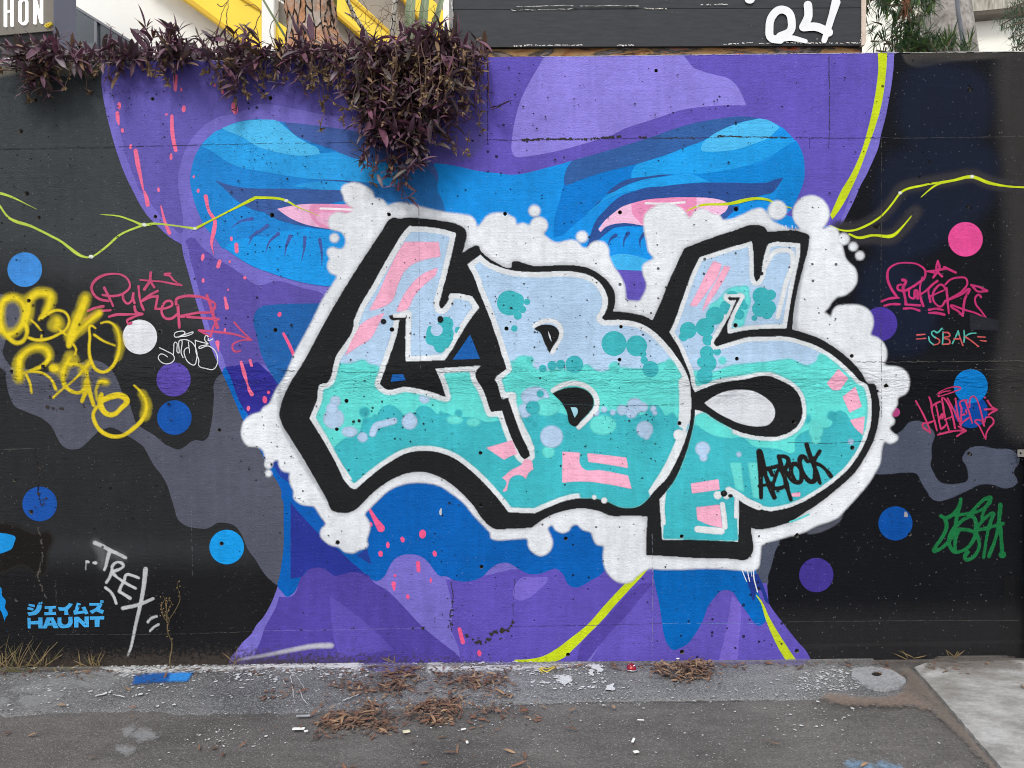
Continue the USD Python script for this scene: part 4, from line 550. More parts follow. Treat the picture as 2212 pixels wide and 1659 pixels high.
tagging([(s, w) for s in ('@GR 760,250 730,400 680,600 630,850', '@GR 300,650 400,690 520,650 650,530 740,400', '@GR 390,700 430,850 400,1000 300,1180 180,1350 130,1450 250,1420 400,1310 520,1180 640,1000 720,960 850,960 1000,990 1110,1050 1170,1200 1180,1350 1120,1500 1000,1620 870,1650 850,1560 920,1480', '@GR 640,850 540,1000 480,1200 500,1320 620,1480 750,1460 900,1380 1030,1220 1090,1080 1100,900 1080,720 1020,650 900,680 750,780 600,950', '@GR 640,640 900,590 1100,560 1300,450 1430,300 1440,230 1330,250 1150,400 1000,560', '@GR 1420,320 1300,500 1270,720 1400,620 1500,580 1460,720 1400,900 1350,1150 1280,1600', '@GR 1130,920 1250,750', '@GR 1130,970 1350,930 1600,850 1740,820', '@GR 1670,380 1650,600 1620,850 1560,1150 1400,1580', '@GR 620,1480 630,1200 690,1000')] + [('@GR 1660,380 1660,600', 9), ('@GR 1660,900 1690,1200 1710,1540', 7), ('@GR 1700,1535 1720,1540', 12), ('@GR 1430,230 1420,330', 9)], (26, 112, 62), 'green sprayed tag at the lower right', soft=1.3)
tagging([('@A2 345,270 370,600 380,1000 385,1320', ([13, 12, 9, 8],)), ('@A2 360,300 440,650 520,900 600,1100 690,1320', ([13, 14, 9, 12, 10],)), ('@A2 340,1060 450,1040 620,1000', 8), ('@A2 640,800 590,690! 530,660! 700,620 790,600 750,750 700,900 640,1100! 800,1110 950,1060', 8), ('@A2 790,370 830,500 860,650 920,850 980,1080 1070,1370', 10), ('@A2 800,380 930,380 1000,430 1010,520 940,660 920,700 1020,800 1120,930 1200,970 1290,960 1310,850 1280,650 1200,560 1140,545 1080,620 1080,750 1150,900', 9), ('@A2 1430,470 1380,390 1320,380 1280,450 1290,600 1340,750 1430,880 1530,960 1600,940 1630,800 1620,650', 9.5), ('@A2 1430,100 1500,330 1580,550 1680,800 1740,990', 8.5), ('@A2 1740,250 1640,400 1560,480 1450,500', 8.5), ('@A2 1600,530 1750,580 1880,690 1990,830', 9)], (34, 30, 30), 'black hand-lettered tag inside the last big letter', soft=.8)
lay('white_scuff', stroke('@13 -160,725 100,680 300,640 500,605 655,600', [3, 5, 7, 9, 10]), (216, 214, 222), wall, soft=3.2, cfac=.72, dust=.25, label='white sprayed scuff at the foot of the wall')

# ------------------------------------------------------------------ joints, cracks and spalled patches
def ragged(s, w, amp, brk=0.0, seed=0, every=3.0):
    r = np.random.default_rng(seed); c = LineString(curve(s, False)); L = c.length; n = int(L/every)+2
    P = np.array([c.interpolate(t).coords[0] for t in np.linspace(0, L, n)]); out = []
    wn = np.convolve(r.random(n+8), np.ones(5)/5, 'same')[4:-4]
    hw = np.maximum(.25, w*(.35+1.3*np.clip((wn-.3)*1.6, 0, 1))*.5)
    P = P + np.cumsum(r.normal(0, amp*.3, (n, 2)), 0)*.25 + r.normal(0, amp, (n, 2))*.5
    for a in range(n-1):
        if r.random() < brk: continue
        d = P[a+1]-P[a]; nn = np.array([-d[1], d[0]])/(np.hypot(*d)+1e-9)
        q = Polygon([P[a]+nn*hw[a], P[a+1]+nn*hw[a+1], P[a+1]-nn*hw[a+1], P[a]-nn*hw[a]])
        if q.is_valid: out.append(q.buffer(.12))
    return U(out)
joints = [('-20,323 250,318 560,311', .7, .25, .15, (46, 45, 50)), ('560,311 780,308', .7, .2, .3, (60, 62, 100)), ('1050,302 1100,303 1300,300 1500,299 1640,297 1800,300 1930,299', 1.1, .9, .12, (58, 50, 76)), ('1930,299 2212,295', 1.0, .3, .1, (84, 82, 80)),
   ('1053,122 1053,200 1054,316', 1.2, .5, .12, (44, 38, 60)), ('1790,116 1790,300 1789,323', 1.7, .8, .12, (66, 58, 84)), ('1748,300 1748,322', 1.6, .3, 0, (40, 34, 50)), ('1903,300 1903,480 1902,640 1903,900', 1.0, .6, .35, (88, 84, 80)), ('905,440 906,600 908,800', .6, .2, .3, (110, 112, 118)),
   ('600,800 740,804 900,805 1040,803', .8, 1.3, .15, (40, 40, 44)), ('1100,803 1300,800 1480,798', .7, 1.0, .3, (60, 90, 100)), ('1850,782 2000,780 2212,778', 1.2, 1.2, .1, (92, 88, 84)), ('2010,800 2212,798', .8, .5, .2, (80, 78, 74)), ('1700,955 1800,957 1910,949', .9, .4, .1, (50, 70, 76)), ('1190,872 1330,876 1470,874', .7, .8, .2, (60, 100, 108)),
   ('-20,971 75,969', 1.3, .5, .05, (88, 86, 82)), ('76,970 80,1000 86,1030 82,1060 90,1090', 2.2, 2.2, .1, (34, 33, 32)), ('84,1140 92,1200 84,1240 100,1290', 3, 3.2, .3, (88, 84, 80)), ('120,1370 420,1368 540,1364', .9, .4, .25, (80, 76, 70)), ('545,1363 720,1360 905,1356 960,1354', 1.2, .5, .12, (120, 110, 190)), ('1110,1352 1290,1350 1430,1346', .9, .4, .2, (70, 60, 120)), ('1430,1346 1640,1346', .8, .3, .3, (120, 150, 200)), ('1700,1343 1900,1341 2200,1339', .9, .4, .1, (84, 82, 76)),
   ('975,1248 978,1300 972,1330 976,1380', 2.2, 2.4, .18, (66, 58, 92)), ('1108,1340 1109,1300 1112,1252', 1.4, 1.6, .3, (70, 62, 100)), ('1408,1150 1410,1300 1408,1420', .6, .3, .4, (150, 150, 170)), ('2030,100 2031,140', .6, .2, .2, (70, 66, 62)), ('121,1250 122,1330', .7, .4, .2, (90, 88, 86)), ('414,1100 416,1250', .6, .4, .4, (110, 112, 124))]
for i, (s, w_, a_, b_, c_) in enumerate(joints):
    lay('joint_line', ragged(s, w_, a_, b_, 100+i), c_, wall, cut=False)
for i, (s, w_) in enumerate((('1120,303 1165,302', 9), ('1165,300 1270,303', 7), ('1275,301 1310,299 1345,296', 9), ('1379,297 1396,297', 8), ('1410,299 1500,298', 5), ('1550,294 1605,296', 6), ('1610,297 1700,298', 3.5))):
    lay('spalled_patch', ragged(s, w_*.62, 1.9, .22, 300+i, 2.0), (58, 54, 50), wall, label='dark mossy spall along the joint', pits=0)
SPALL = [(1010, 1374, 5), (1018, 1384, 3), (1026, 1387, 5), (1040, 1389, 6), (1050, 1387, 4), (1058, 1376, 7), (1064, 1368, 6), (1072, 1362, 8), (1084, 1358, 7), (1094, 1362, 5), (1102, 1352, 6), (1108, 1344, 5), (1035, 1381, 3), (977, 1300, 3), (975, 1318, 4), (980, 1330, 3), (974, 1346, 4), (985, 1317, 3), (968, 1352, 3), (650, 1358, 3), (700, 1361, 2.5), (760, 1357, 2.5), (890, 1356, 3), (915, 1357, 4), (88, 1064, 4), (97, 1078, 4), (93, 1090, 3), (102, 879, 5), (118, 881, 4), (134, 880, 4), (180, 879, 4), (86, 1012, 5), (90, 1032, 4), (970, 1290, 2.5), (1000, 1306, 2), (940, 1340, 2), (955, 1325, 2), (1082, 1380, 2.5)]
def pit(x, y, r, sd):
    q = np.random.default_rng(sd); a = np.sort(q.random(9))*2*np.pi
    return Polygon([(x+r*(.6+.7*q.random())*math.cos(t), y+r*(.5+.6*q.random())*math.sin(t)) for t in a]).buffer(0)
lay('spalled_patch', U([pit(a+rng.gauss(0, 2.5), b+rng.gauss(0, 2), r*rng.uniform(.5, 1.05), 5000+7*i+k) for i, (a, b, r) in enumerate(SPALL) for k in range(2)]), (60, 54, 50), wall, cut=False)
pp = []
for k in range(8000):
    x_, y_ = nrng.uniform(0, 2190), nrng.uniform(140, 1400)
    dens = .15+1.0*max(0, 1-y_/620)*max(0, 1-x_/1000)+(.35 if x_ < 640 else 0)*(y_ < 1000)+.25*(1050 < x_ < 1600 and 210 < y_ < 300)+.2*(750 < x_ < 1700 and 600 < y_ < 1080)
    if x_ > 1850: dens *= .6
    if nrng.random() > dens*3.4*max(0, float(meshkit.fbm(np.array([[x_/110, y_/90, 0]]), 3, 4)[0])-.40): continue
    pp.append(pit(x_, y_, nrng.choice([1.3, 1.8, 2.5, 3.6], p=[.62, .26, .10, .02]), 1000+k))
for k in range(2100):
    x_, y_ = nrng.uniform(0, 1000), nrng.uniform(138, 690)
    if nrng.random() < (.35+.65*(1-y_/690))*(1-.5*x_/1000)*2.6*max(0, float(meshkit.fbm(np.array([[x_/80, y_/80, 3]]), 3, 9)[0])-.22): pp.append(pit(x_, y_, nrng.choice([.85, 1.15, 1.5], p=[.5, .35, .15]), 20000+k))
obj('blow_holes', on_wall(U([p for p in pp if p.is_valid]), -.0012-STEP*40), surface('pit_black', (22, 21, 22), rough=.9), wall, kind='stuff')
for s_, c_ in (('@12 1595,1075! 1608,1072! 1605,1100 1598,1135 1583,1110', (206, 204, 206)), ('@32 1180,1100! 1200,1110 1205,1150! 1172,1148!', (170, 160, 164)), ('@31 1740,1050! 1990,1110! 1990,1200! 1740,1190!', (40, 40, 48))): lay('paint_chip', poly(s_), c_, wall)
for g, sd in (('45,284,5', 1), ('59,418,5.5', 2), ('1890,490,5', 3), ('2096,982,4', 4), ('1912,833,6', 5), ('1895,845,4', 6), ('2202,1027,6', 7), ('2203,1150,5', 8), ('1992,330,3', 9), ('1985,382,4', 10), ('2008,395,3.5', 11), ('2007,349,4', 12)):
    a = [float(v) for v in g.split(',')]; lay('chipped_hole', pit(a[0], a[1], a[2], sd), (20, 19, 18), wall)
lay('top_chips', ragged('1950,113.2 2300,110.4', 2.6, .5, .06, 501), (206, 204, 200), wall)
lay('top_chips', ragged('430,131.5 600,129.8', 2.2, .5, .1, 502), (214, 212, 212), wall)
lay('top_chips', ragged('1170,123 1940,114', 1.6, .4, .1, 503), (196, 190, 220), wall)
lay('top_chips', ragged('-20,136.5 110,135', 2.4, .5, .1, 504), (190, 184, 166), wall)
# ------------------------------------------------------------------ ground
def ground_sheet(x0, x1, y0, y1, nx, ny, dz, amp=0.0, seed=0, fn=None):
    X, Y = np.meshgrid(np.linspace(x0, x1, nx), np.linspace(y0, y1, ny)); Z = SLOPE*X+dz
    if amp: Z = Z+amp*(meshkit.fbm(np.stack([X*1.3, Y*1.3, X*0+seed], -1), 3, seed)-.5)
    if fn is not None: Z = Z+fn(X, Y)
    idx = np.arange(nx*ny).reshape(ny, nx); q = np.stack([idx[:-1, :-1], idx[:-1, 1:], idx[1:, 1:], idx[1:, :-1]], -1).reshape(-1, 4)
    return (np.stack([X.ravel(), Y.ravel(), Z.ravel()], 1), q)
def asphalt(name, c, c2, speck, chip=.5, rough=.82, grit=.42):
    a, b = lin(c), lin(c2)
    return usdkit.material(stage, '/World/Looks/'+name, {
        'g': ('geometry', {}), 'n': ('noise_texture', {'scale': 1.1, 'detail': 7.0, 'roughness': .62}), 'r': ('rgb_ramp', {'ramp': [(.32, b), (.68, a)]}),
        'm2': ('mapping', {'scale': (3.5, 14, 1)}), 'n2': ('noise_texture', {'scale': 1.0, 'detail': 6.0, 'roughness': .7}), 'v2': ('map_range', {'from_min': .3, 'from_max': .7, 'to_min': .82, 'to_max': 1.14, 'clamp': True}),
        'n3': ('noise_texture', {'scale': 95.0, 'detail': 7.0, 'roughness': .85}), 'v3': ('map_range', {'from_min': .34, 'from_max': .66, 'to_min': 1-grit, 'to_max': 1+grit*1.15, 'clamp': True}), 'vm': ('math', {'math_type': 'multiply'}), 'hs': ('hsv', {}),
        'vo': ('voronoi_texture', {'feature': 'f1', 'scale': 150.0}), 'sc': ('separate_color', {}), 'lt': ('math', {'math_type': 'greater_than', 'value2': 1-.12*speck}), 'ld': ('math', {'math_type': 'less_than', 'value2': .42}), 'lm': ('math', {'math_type': 'multiply'}), 'lk': ('math', {'math_type': 'multiply', 'value2': chip}),
        'mx': ('mix_color', {'b': (.36, .355, .35)}), 'vb': ('voronoi_texture', {'feature': 'f1', 'scale': 150.0}), 'hb': ('math', {'math_type': 'multiply_add', 'value2': -.9}),
        'bump': ('bump', {'strength': .75, 'distance': .005}), 'p': ('principled_bsdf', {'roughness': rough, 'specular_ior_level': .3})},
        [('g.position', 'n.vector'), ('n.fac', 'r.fac'), ('r.color', 'hs.color'), ('g.position', 'm2.vector'), ('m2.vector', 'n2.vector'), ('n2.fac', 'v2.value'), ('g.position', 'n3.vector'), ('n3.fac', 'v3.value'), ('v2.result', 'vm.value1'), ('v3.result', 'vm.value2'), ('vm.value', 'hs.value'),
         ('g.position', 'vo.vector'), ('vo.color', 'sc.color'), ('sc.r', 'lt.value1'), ('vo.distance', 'ld.value1'), ('lt.value', 'lm.value1'), ('ld.value', 'lm.value2'), ('lm.value', 'lk.value1'), ('hs.color', 'mx.a'), ('lk.value', 'mx.fac'), ('mx.result', 'p.base_color'),
         ('g.position', 'vb.vector'), ('vb.distance', 'hb.value1'), ('n3.fac', 'hb.value3'), ('hb.value', 'bump.height'), ('bump.normal', 'p.normal')], surface='p.BSDF')
far = trimesh.Trimesh(*meshkit.arrays(ground_sheet(-70, 70, -90, .30, 3, 3, -.012))[:2], process=False)
obj('ground', far, asphalt('asphalt_far', (96, 94, 92), (80, 78, 76), .3), kind='structure')
road = obj('road', trimesh.Trimesh(*meshkit.arrays(ground_sheet(-5, 5, -5.5, .05, 180, 120, .0, .004, 3))[:2], process=False), asphalt('road_asphalt', (113, 108, 105), (76, 73, 70), .9, .55, grit=.46), smooth=True, kind='structure')
def gpoly(name, g, mat, dz, parent='/World', **kw):
    """sheet on the ground from an outline in survey units"""
    ms = []
    for q in getattr(g, 'geoms', [g]):
        if q.geom_type != 'Polygon' or q.area < .3: continue
        v, f = trimesh.creation.triangulate_polygon(q.simplify(.1), engine='earcut')
        P = np.array([gpos(a, b, dz) for a, b in v]); P[:, 2] += dz*0
        n = np.cross(P[f[:, 1]]-P[f[:, 0]], P[f[:, 2]]-P[f[:, 0]])[:, 2]
        ms.append(trimesh.Trimesh(P, np.where((n < 0)[:, None], f[:, ::-1], f), process=False))
    return obj(name, cat_mesh(ms), mat, parent, **kw)
def wob(s, amp, seed, closed=True, step=3.0):
    c = curve(s, closed, step); r = np.random.default_rng(seed)
    n = r.normal(0, 1, c.shape); n = (n+np.roll(n, 1, 0)+np.roll(n, 2, 0))/1.7
    g = Polygon(c+n*amp*np.array([1, .6])); return g if g.is_valid else g.buffer(0)
# the rougher apron along the foot of the wall, a laid strip 1.2 cm thick
def apron_mesh():
    edge = curve('-260,1556 0,1550 120,1546 300,1540 420,1546 560,1545 700,1540 880,1536 1100,1528 1300,1520 1500,1517 1660,1514 1760,1512 1850,1511 1930,1522 2010,1534 2060,1560', False, 5)
    r = np.random.default_rng(5); edge = edge+np.stack([0*edge[:, 0], np.convolve(r.normal(0, 1.8, len(edge)+4), np.ones(5)/2.4, 'valid')], 1)
    rows = [np.array([gpos(a, b, 0) for a, b in edge])]
    for t in np.linspace(.04, 1, 22):
        b = rows[0].copy(); b[:, 1] = rows[0][:, 1]*(1-t)+.04*t; rows.append(b)
    V = np.vstack(rows); n = len(edge); k = np.repeat(np.arange(23), n)
    V[:, 2] = SLOPE*V[:, 0]+.0045+.004*np.clip(k/8, 0, 1)+.004*(meshkit.fbm(V*2.1, 3, 9)-.5)
    V[k == 0, 2] = SLOPE*V[k == 0, 0]-.004
    idx = np.arange(23*n).reshape(23, n); q = np.stack([idx[:-1, :-1], idx[:-1, 1:], idx[1:, 1:], idx[1:, :-1]], -1).reshape(-1, 4)
    return trimesh.Trimesh(*meshkit.arrays((V, q))[:2], process=False)
apron = obj('pavement', apron_mesh(), asphalt('apron_asphalt', (126, 125, 125), (80, 80, 82), 3.2, .8, grit=.72), smooth=True, kind='structure', label='rough asphalt strip along the foot of the wall')
AZ = .0125
slab_mat = usdkit.material(stage, '/World/Looks/slab_concrete', {
    'g': ('geometry', {}), 'm': ('mapping', {'scale': (3.6, 6.0, 1), 'rotation': (0, 0, .5)}), 'n': ('noise_texture', {'scale': 1.0, 'detail': 10.0, 'roughness': .76}), 'r': ('rgb_ramp', {'ramp': [(.28, lin((112, 104, 97))), (.46, lin((146, 143, 139))), (.60, lin((176, 174, 172))), (.74, lin((200, 200, 199)))]}),
    'n3': ('noise_texture', {'scale': 160.0, 'detail': 4.0, 'roughness': .75}), 'v3': ('map_range', {'from_min': .3, 'from_max': .7, 'to_min': .78, 'to_max': 1.16, 'clamp': True}), 'hs': ('hsv', {}), 'bump': ('bump', {'strength': .5, 'distance': .003}), 'p': ('principled_bsdf', {'roughness': .8, 'specular_ior_level': .3})},
    [('g.position', 'm.vector'), ('m.vector', 'n.vector'), ('n.fac', 'r.fac'), ('r.color', 'hs.color'), ('g.position', 'n3.vector'), ('n3.fac', 'v3.value'), ('v3.result', 'hs.value'), ('hs.color', 'p.base_color'), ('n3.fac', 'bump.height'), ('bump.normal', 'p.normal')], surface='p.BSDF')
def slab_on_ground(g, dz0, dz1):
    m = trimesh.creation.extrude_polygon(g, 1.0, engine='earcut'); v = m.vertices.copy()
    P = np.array([gpos(a, b, 0) for a, b in v[:, :2]]); P[:, 2] = SLOPE*P[:, 0]+np.where(v[:, 2] > .5, dz1, dz0)
    m = trimesh.Trimesh(P, m.faces, process=False); m.fix_normals(); return m
sl = wob('1975,1447! 2000,1437! 2120,1433! 2420,1429! 2700,1900! 2390,1935! 2320,1850 2230,1745 2156,1658 2090,1580 2030,1510 2000,1476', .7, 11)
obj('pavement', slab_on_ground(sl, -.05, .0135), slab_mat, kind='structure', label='pale stained concrete slab at the lower right')
mud = asphalt('dirt', (124, 110, 100), (92, 80, 72), .6, .3, grit=.5)
def soft_ground(name, s, c, seed, dz, amp=1.5, label=None, reach=6.0, dens=.9, hard=(.3, .6)):
    """thin drift of dirt, overspray or painted contact shade on the ground that peters out at its edge"""
    g = wob(s, amp, seed); st = 2.0; x0, y0, x1, y1 = g.buffer(reach).bounds
    gx, gy = np.arange(x0, x1, st), np.arange(y0, y1, st*.6); XX, YY = np.meshgrid(gx, gy)
    P2 = shapely.points(XX.ravel(), YY.ravel()); shapely.prepare(g); d = shapely.distance(g.boundary, P2); ins = shapely.contains_xy(g, XX.ravel(), YY.ravel())
    A = np.clip(.45+np.where(ins, d, -d)/(reach*2), 0, 1).reshape(XX.shape)
    q = np.stack([A[:-1, :-1], A[:-1, 1:], A[1:, 1:], A[1:, :-1]], -1); keep = q.max(-1) > .05
    idx = np.arange(A.size).reshape(A.shape); Q = np.stack([idx[:-1, :-1], idx[1:, :-1], idx[1:, 1:], idx[:-1, 1:]], -1)[keep]; F_ = np.vstack([Q[:, [0, 1, 2]], Q[:, [0, 2, 3]]])
    uq, inv = np.unique(F_, return_inverse=True); P = np.array([gpos(a, b, .02) for a, b in zip(XX.ravel()[uq], YY.ravel()[uq])]); P[:, 2] = SLOPE*P[:, 0]+dz
    k = 'drift_'+'_'.join(map(str, c))+f'_{int(dens*100)}'
    if k not in mats:
        a = lin(c)
        mats[k] = usdkit.material(stage, '/World/Looks/'+k, {'g': ('geometry', {}), 'n': ('noise_texture', {'scale': 70.0, 'detail': 8.0, 'roughness': .82}), 'v': ('map_range', {'from_min': .34, 'from_max': .66, 'to_min': .6, 'to_max': 1.4, 'clamp': True}), 'c': ('color', {'value': a}), 'h': ('hsv', {}), 'at': ('attribute', {'attribute': 'cover'}), 'n2': ('noise_texture', {'scale': 48.0, 'detail': 7.0, 'roughness': .85}), 'nb': ('map_range', {'from_min': .25, 'from_max': .75, 'to_min': -.6, 'to_max': .6}), 'ad': ('math', {'math_type': 'add'}), 'al': ('map_range', {'from_min': hard[0], 'from_max': hard[1], 'to_min': 0, 'to_max': dens, 'clamp': True}), 'bu': ('bump', {'strength': .7, 'distance': .006}), 'p': ('principled_bsdf', {'roughness': .9, 'specular_ior_level': .2})},
          [('g.position', 'n.vector'), ('n.fac', 'v.value'), ('c.color', 'h.color'), ('v.result', 'h.value'), ('h.color', 'p.base_color'), ('g.position', 'n2.vector'), ('n2.fac', 'nb.value'), ('nb.result', 'ad.value1'), ('at.fac', 'ad.value2'), ('ad.value', 'al.value'), ('al.result', 'p.alpha'), ('n.fac', 'bu.height'), ('bu.normal', 'p.normal')], surface='p.BSDF')
    return obj(name, trimesh.Trimesh(P[uq*0+np.arange(len(uq))], inv.reshape(-1, 3), process=False), mats[k], road, cover=A.ravel()[uq], **({'label': label} if label else {}))
soft_ground('dirt_seam', '1950,1440 1972,1448 2000,1478 2030,1511 2092,1581 2156,1659 2230,1745 2214,1748 2144,1664 2076,1592 2006,1530 1968,1500 1945,1490 1960,1470', (122, 110, 101), 12, 0.0168, reach=7.0, dens=.62, hard=(.3, .9), label='brown dirt along the edge of the concrete slab')
soft_ground('dirt_seam', '1776,1502 1810,1496 1850,1500 1890,1504 1930,1500 1955,1492 1985,1506 2010,1522 1965,1521 1920,1522 1860,1520 1800,1515', (134, 118, 107), 13, 0.0150, reach=8.0, dens=.75, hard=(.25, .8), label='fine brown silt below the round patch')
soft_ground('dirt_seam', '2000,1436 2200,1428 2212,1436 2100,1446 2010,1448 1985,1455', (116, 110, 104), 15, .0172, reach=9.0, dens=.55, hard=(.25, .9))
patch_mat = asphalt('pale_mortar', (170, 170, 172), (140, 140, 142), 2.5, .5, grit=.5)
pg_ = wob('1842,1456 1866,1449 1900,1450 1925,1455 1943,1466 1957,1480 1950,1488 1925,1495 1895,1496 1870,1488 1850,1477 1840,1466', .8, 14)
pt = thing('concrete_patch', 'pale round concrete patch with a dark hole beside the slab', 'concrete patch')
obj('mortar', slab_on_ground(pg_.difference(ell('F', 1894, 1463.5, 11.5, 5.8)), -.03, .0195), patch_mat, pt)
obj('hole', slab_on_ground(ell('F', 1894, 1463.5, 11.7, 6.0), -.04, .0135), surface('hole_dark', (30, 28, 26), rough=.95), pt)
# paint on the ground
white_spl = surface('white_splash', (222, 222, 222), rough=.7, scale=90, bump=.3, c2=(176, 176, 176))
grey_spl = asphalt('grey_splash', (152, 152, 152), (124, 124, 124), 1.5, .5, grit=.4)
def flecks(n, area, size, seed, cond=None):
    q = np.random.default_rng(seed); A = poly(area); x0, y0, x1, y1 = A.bounds; shapely.prepare(A); out = []; k = 0
    while len(out) < n and k < n*30:
        k += 1; a, b = q.uniform(x0, x1), q.uniform(y0, y1)
        if not shapely.contains_xy(A, a, b): continue
        if cond and q.random() > cond(a, b): continue
        out.append((a, b, size[0]*(size[1]/size[0])**(q.random()**2.2), q.uniform(.35, 1), q.uniform(0, 6.28)))
    ms = []
    V, F_ = [], []
    for a, b, r, asp, th in out:
        o = len(V); c = gpos(a, b, AZ if b < 1553-a*.017 else .005); c[2] = SLOPE*c[0]+(AZ+.001 if b < 1553-a*.017 else .0052)
        m = 8; rr = r*(.65+.7*q.random(m)); t = np.arange(m)/m*2*np.pi
        V.append(c)
        for i in range(m):
            u, v = rr[i]*math.cos(t[i]), rr[i]*asp*math.sin(t[i])
            V.append(c+[u*math.cos(th)-v*math.sin(th), u*math.sin(th)+v*math.cos(th), SLOPE*0])
        F_ += [[o, o+1+i, o+1+(i+1) % m] for i in range(m)]
    return trimesh.Trimesh(np.array(V), F_, process=False)
spl = [flecks(900, '225,1440! 300,1436! 560,1432! 760,1432! 800,1450 740,1475 640,1500 520,1510 420,1500 330,1470 240,1452', (.0018, .013), 21, lambda a, b: max(.03, 1-(b-1434)/48)),
  flecks(260, '520,1430! 800,1430! 800,1442! 520,1446!', (.003, .015), 22), flecks(420, '640,1430! 1100,1426! 1290,1424! 1290,1440! 1100,1446! 640,1450!', (.002, .014), 23),
  flecks(300, '1106,1434! 1300,1430! 1310,1470 1230,1490 1130,1480!', (.002, .014), 24), flecks(90, '1195,1462 1215,1458 1235,1466 1232,1474 1205,1474', (.004, .016), 25), flecks(40, '1270,1436 1300,1436 1300,1448 1275,1446', (.004, .018), 26),
  flecks(1300, '560,1440! 1860,1430! 1850,1510! 560,1545!', (.0011, .0062), 27), flecks(520, '1740,1450 1800,1446 1850,1454 1860,1478 1840,1492 1790,1490 1720,1480', (.0013, .010), 28), flecks(170, '1660,1455! 1790,1450! 1830,1510! 1670,1515!', (.0015, .008), 29),
  flecks(75, '1672,1512! 1850,1512! 1830,1595! 1680,1590!', (.0014, .0085), 30), flecks(420, '480,1500! 2050,1500! 2130,1655! 300,1655!', (.0010, .0062), 31), flecks(900, '200,1440! 700,1433! 1110,1432! 1290,1430! 1290,1462! 900,1470! 560,1490! 230,1470!', (.0010, .0062), 35, lambda a, b: max(.02, 1-(b-1432)/34)), flecks(260, '0,1450! 420,1450! 460,1530! 0,1545!', (.0012, .009), 36), flecks(120, '10,1440! 420,1440! 420,1500! 10,1500!', (.002, .013), 32), flecks(70, '900,1520! 1700,1500! 1700,1600! 900,1600!', (.002, .0085), 33), flecks(60, '430,1585 560,1580 590,1600 520,1612 440,1606', (.002, .008), 34)]
obj('paint_flecks', cat_mesh(spl), white_spl, road, kind='stuff')
lines_ = U([ragged(s, w_, 1.0, .1, 600+i, 2.0) for i, (s, w_) in enumerate((('628,1460 632,1485 636,1520', 1.2), ('648,1490 655,1510 664,1520', 1.2), ('612,1470 618,1478', 1.2), ('640,1460 660,1490', 1.0), ('740,1513 775,1500', 1.0), ('205,1503 240,1494', 3.0), ('285,1504 308,1498', 4.0), ('245,1500 268,1505', 3.0), ('1340,1485 1360,1484', 1.2), ('700,1438 740,1440 812,1436', 4.0), ('525,1442 600,1440 680,1440', 5.0), ('970,1444 1080,1438 1260,1436', 2.6)))])
gpoly('paint_splash', lines_, white_spl, AZ+.004, road)
for s, sd in (('44,1512 90,1496 130,1486 135,1492 118,1506 84,1520 58,1524', 41), ('-10,1516 18,1507 16,1514 0,1522', 42), ('30,1488 60,1478 100,1474 95,1484 50,1492', 43), ('130,1482 162,1476 158,1484 142,1488', 45), ('180,1458 260,1450 290,1452 270,1462 200,1468', 46), ('100,1474 170,1466 240,1470 160,1480', 47), ('264,1574 280,1562 292,1564 290,1574 272,1582', 51), ('286,1584 304,1568 322,1570 338,1582 318,1592 296,1592', 52), ('250,1610 275,1604 290,1612 268,1622', 53)):
    soft_ground('worn_patch', s, (156, 156, 156), sd, .0128 if sd < 50 else .0062, 1.6, reach=7.0, dens=.5, hard=(.2, .85))
gpoly('worn_patch', U([wob(s, 1.6, sd, True, 2.2) for s, sd in (('1210,1466 1224,1460 1234,1468 1228,1476 1212,1474', 53), ('1312,1480 1324,1478 1328,1486 1318,1491 1308,1488', 54), ('1276,1440 1296,1438 1300,1446 1284,1448', 55), ('1270,1452 1284,1450 1284,1456', 56))]), white_spl, AZ+.003, road)
soft_ground('blue_overspray', '292,1457! 340,1452! 372,1452! 366,1470! 320,1472! 286,1475!', (32, 92, 164), 61, .0150, .5, label='darker half of the blue painted strip on the ground', reach=5.0, dens=.92, hard=(.25, .75))
soft_ground('blue_overspray', '368,1452! 417,1450! 404,1470! 362,1471!', (52, 140, 220), 66, .0156, .5, label='lighter half of the blue painted strip on the ground', reach=4.0, hard=(.25, .75))
for s, sd in (('1826,1643 1845,1637 1860,1645 1842,1652', 62), ('1852,1637 1870,1640 1895,1650 1905,1662 1880,1664 1866,1652', 63), ('1893,1645 1910,1638 1928,1645 1948,1652 1930,1658 1908,1652', 64), ('1922,1652 1948,1656 1940,1664 1920,1660', 65)): soft_ground('blue_overspray', s, (132, 160, 184), sd, .0066, 1.5, reach=9.0, dens=.7, hard=(.25, .8))
for s, sd in (('1060,1432 1180,1430 1240,1430 1180,1433 1070,1434', 67), ('1540,1428 1660,1426 1745,1425 1740,1429 1660,1430 1560,1430', 68), ('720,1436 760,1434 900,1434 760,1439', 69)): soft_ground('purple_overspray', s, (106, 96, 156), sd, .0138, .6, reach=4.0, dens=.38, hard=(.3, .85))
soft_ground('white_overspray', '225,1446 420,1437 560,1434 700,1432 780,1434 700,1441 560,1445 420,1448 260,1452', (214, 214, 214), 70, .0144, 1.2, reach=10.0, dens=.85, hard=(.42, .8), label='white overspray along the foot of the wall')
soft_ground('white_overspray', '920,1440 1000,1436 1106,1434 1260,1433 1200,1440 1000,1446', (214, 214, 214), 71, .0144, 1.2, reach=9.0, dens=.85, hard=(.42, .8))
for s, sd in (('-40,1444! 220,1441! 225,1445! -40,1451!', 80), ('780,1436! 1400,1429.5! 1400,1431.5! 780,1439!', 81), ('1560,1428! 2260,1421! 2260,1424! 1560,1430!', 82)): soft_ground('foot_dirt', s, (84, 74, 66), sd, .0172, .5, reach=4.0, dens=.7, hard=(.3, .8))  # dirt-brown strips along the wall foot, painted in as contact shade
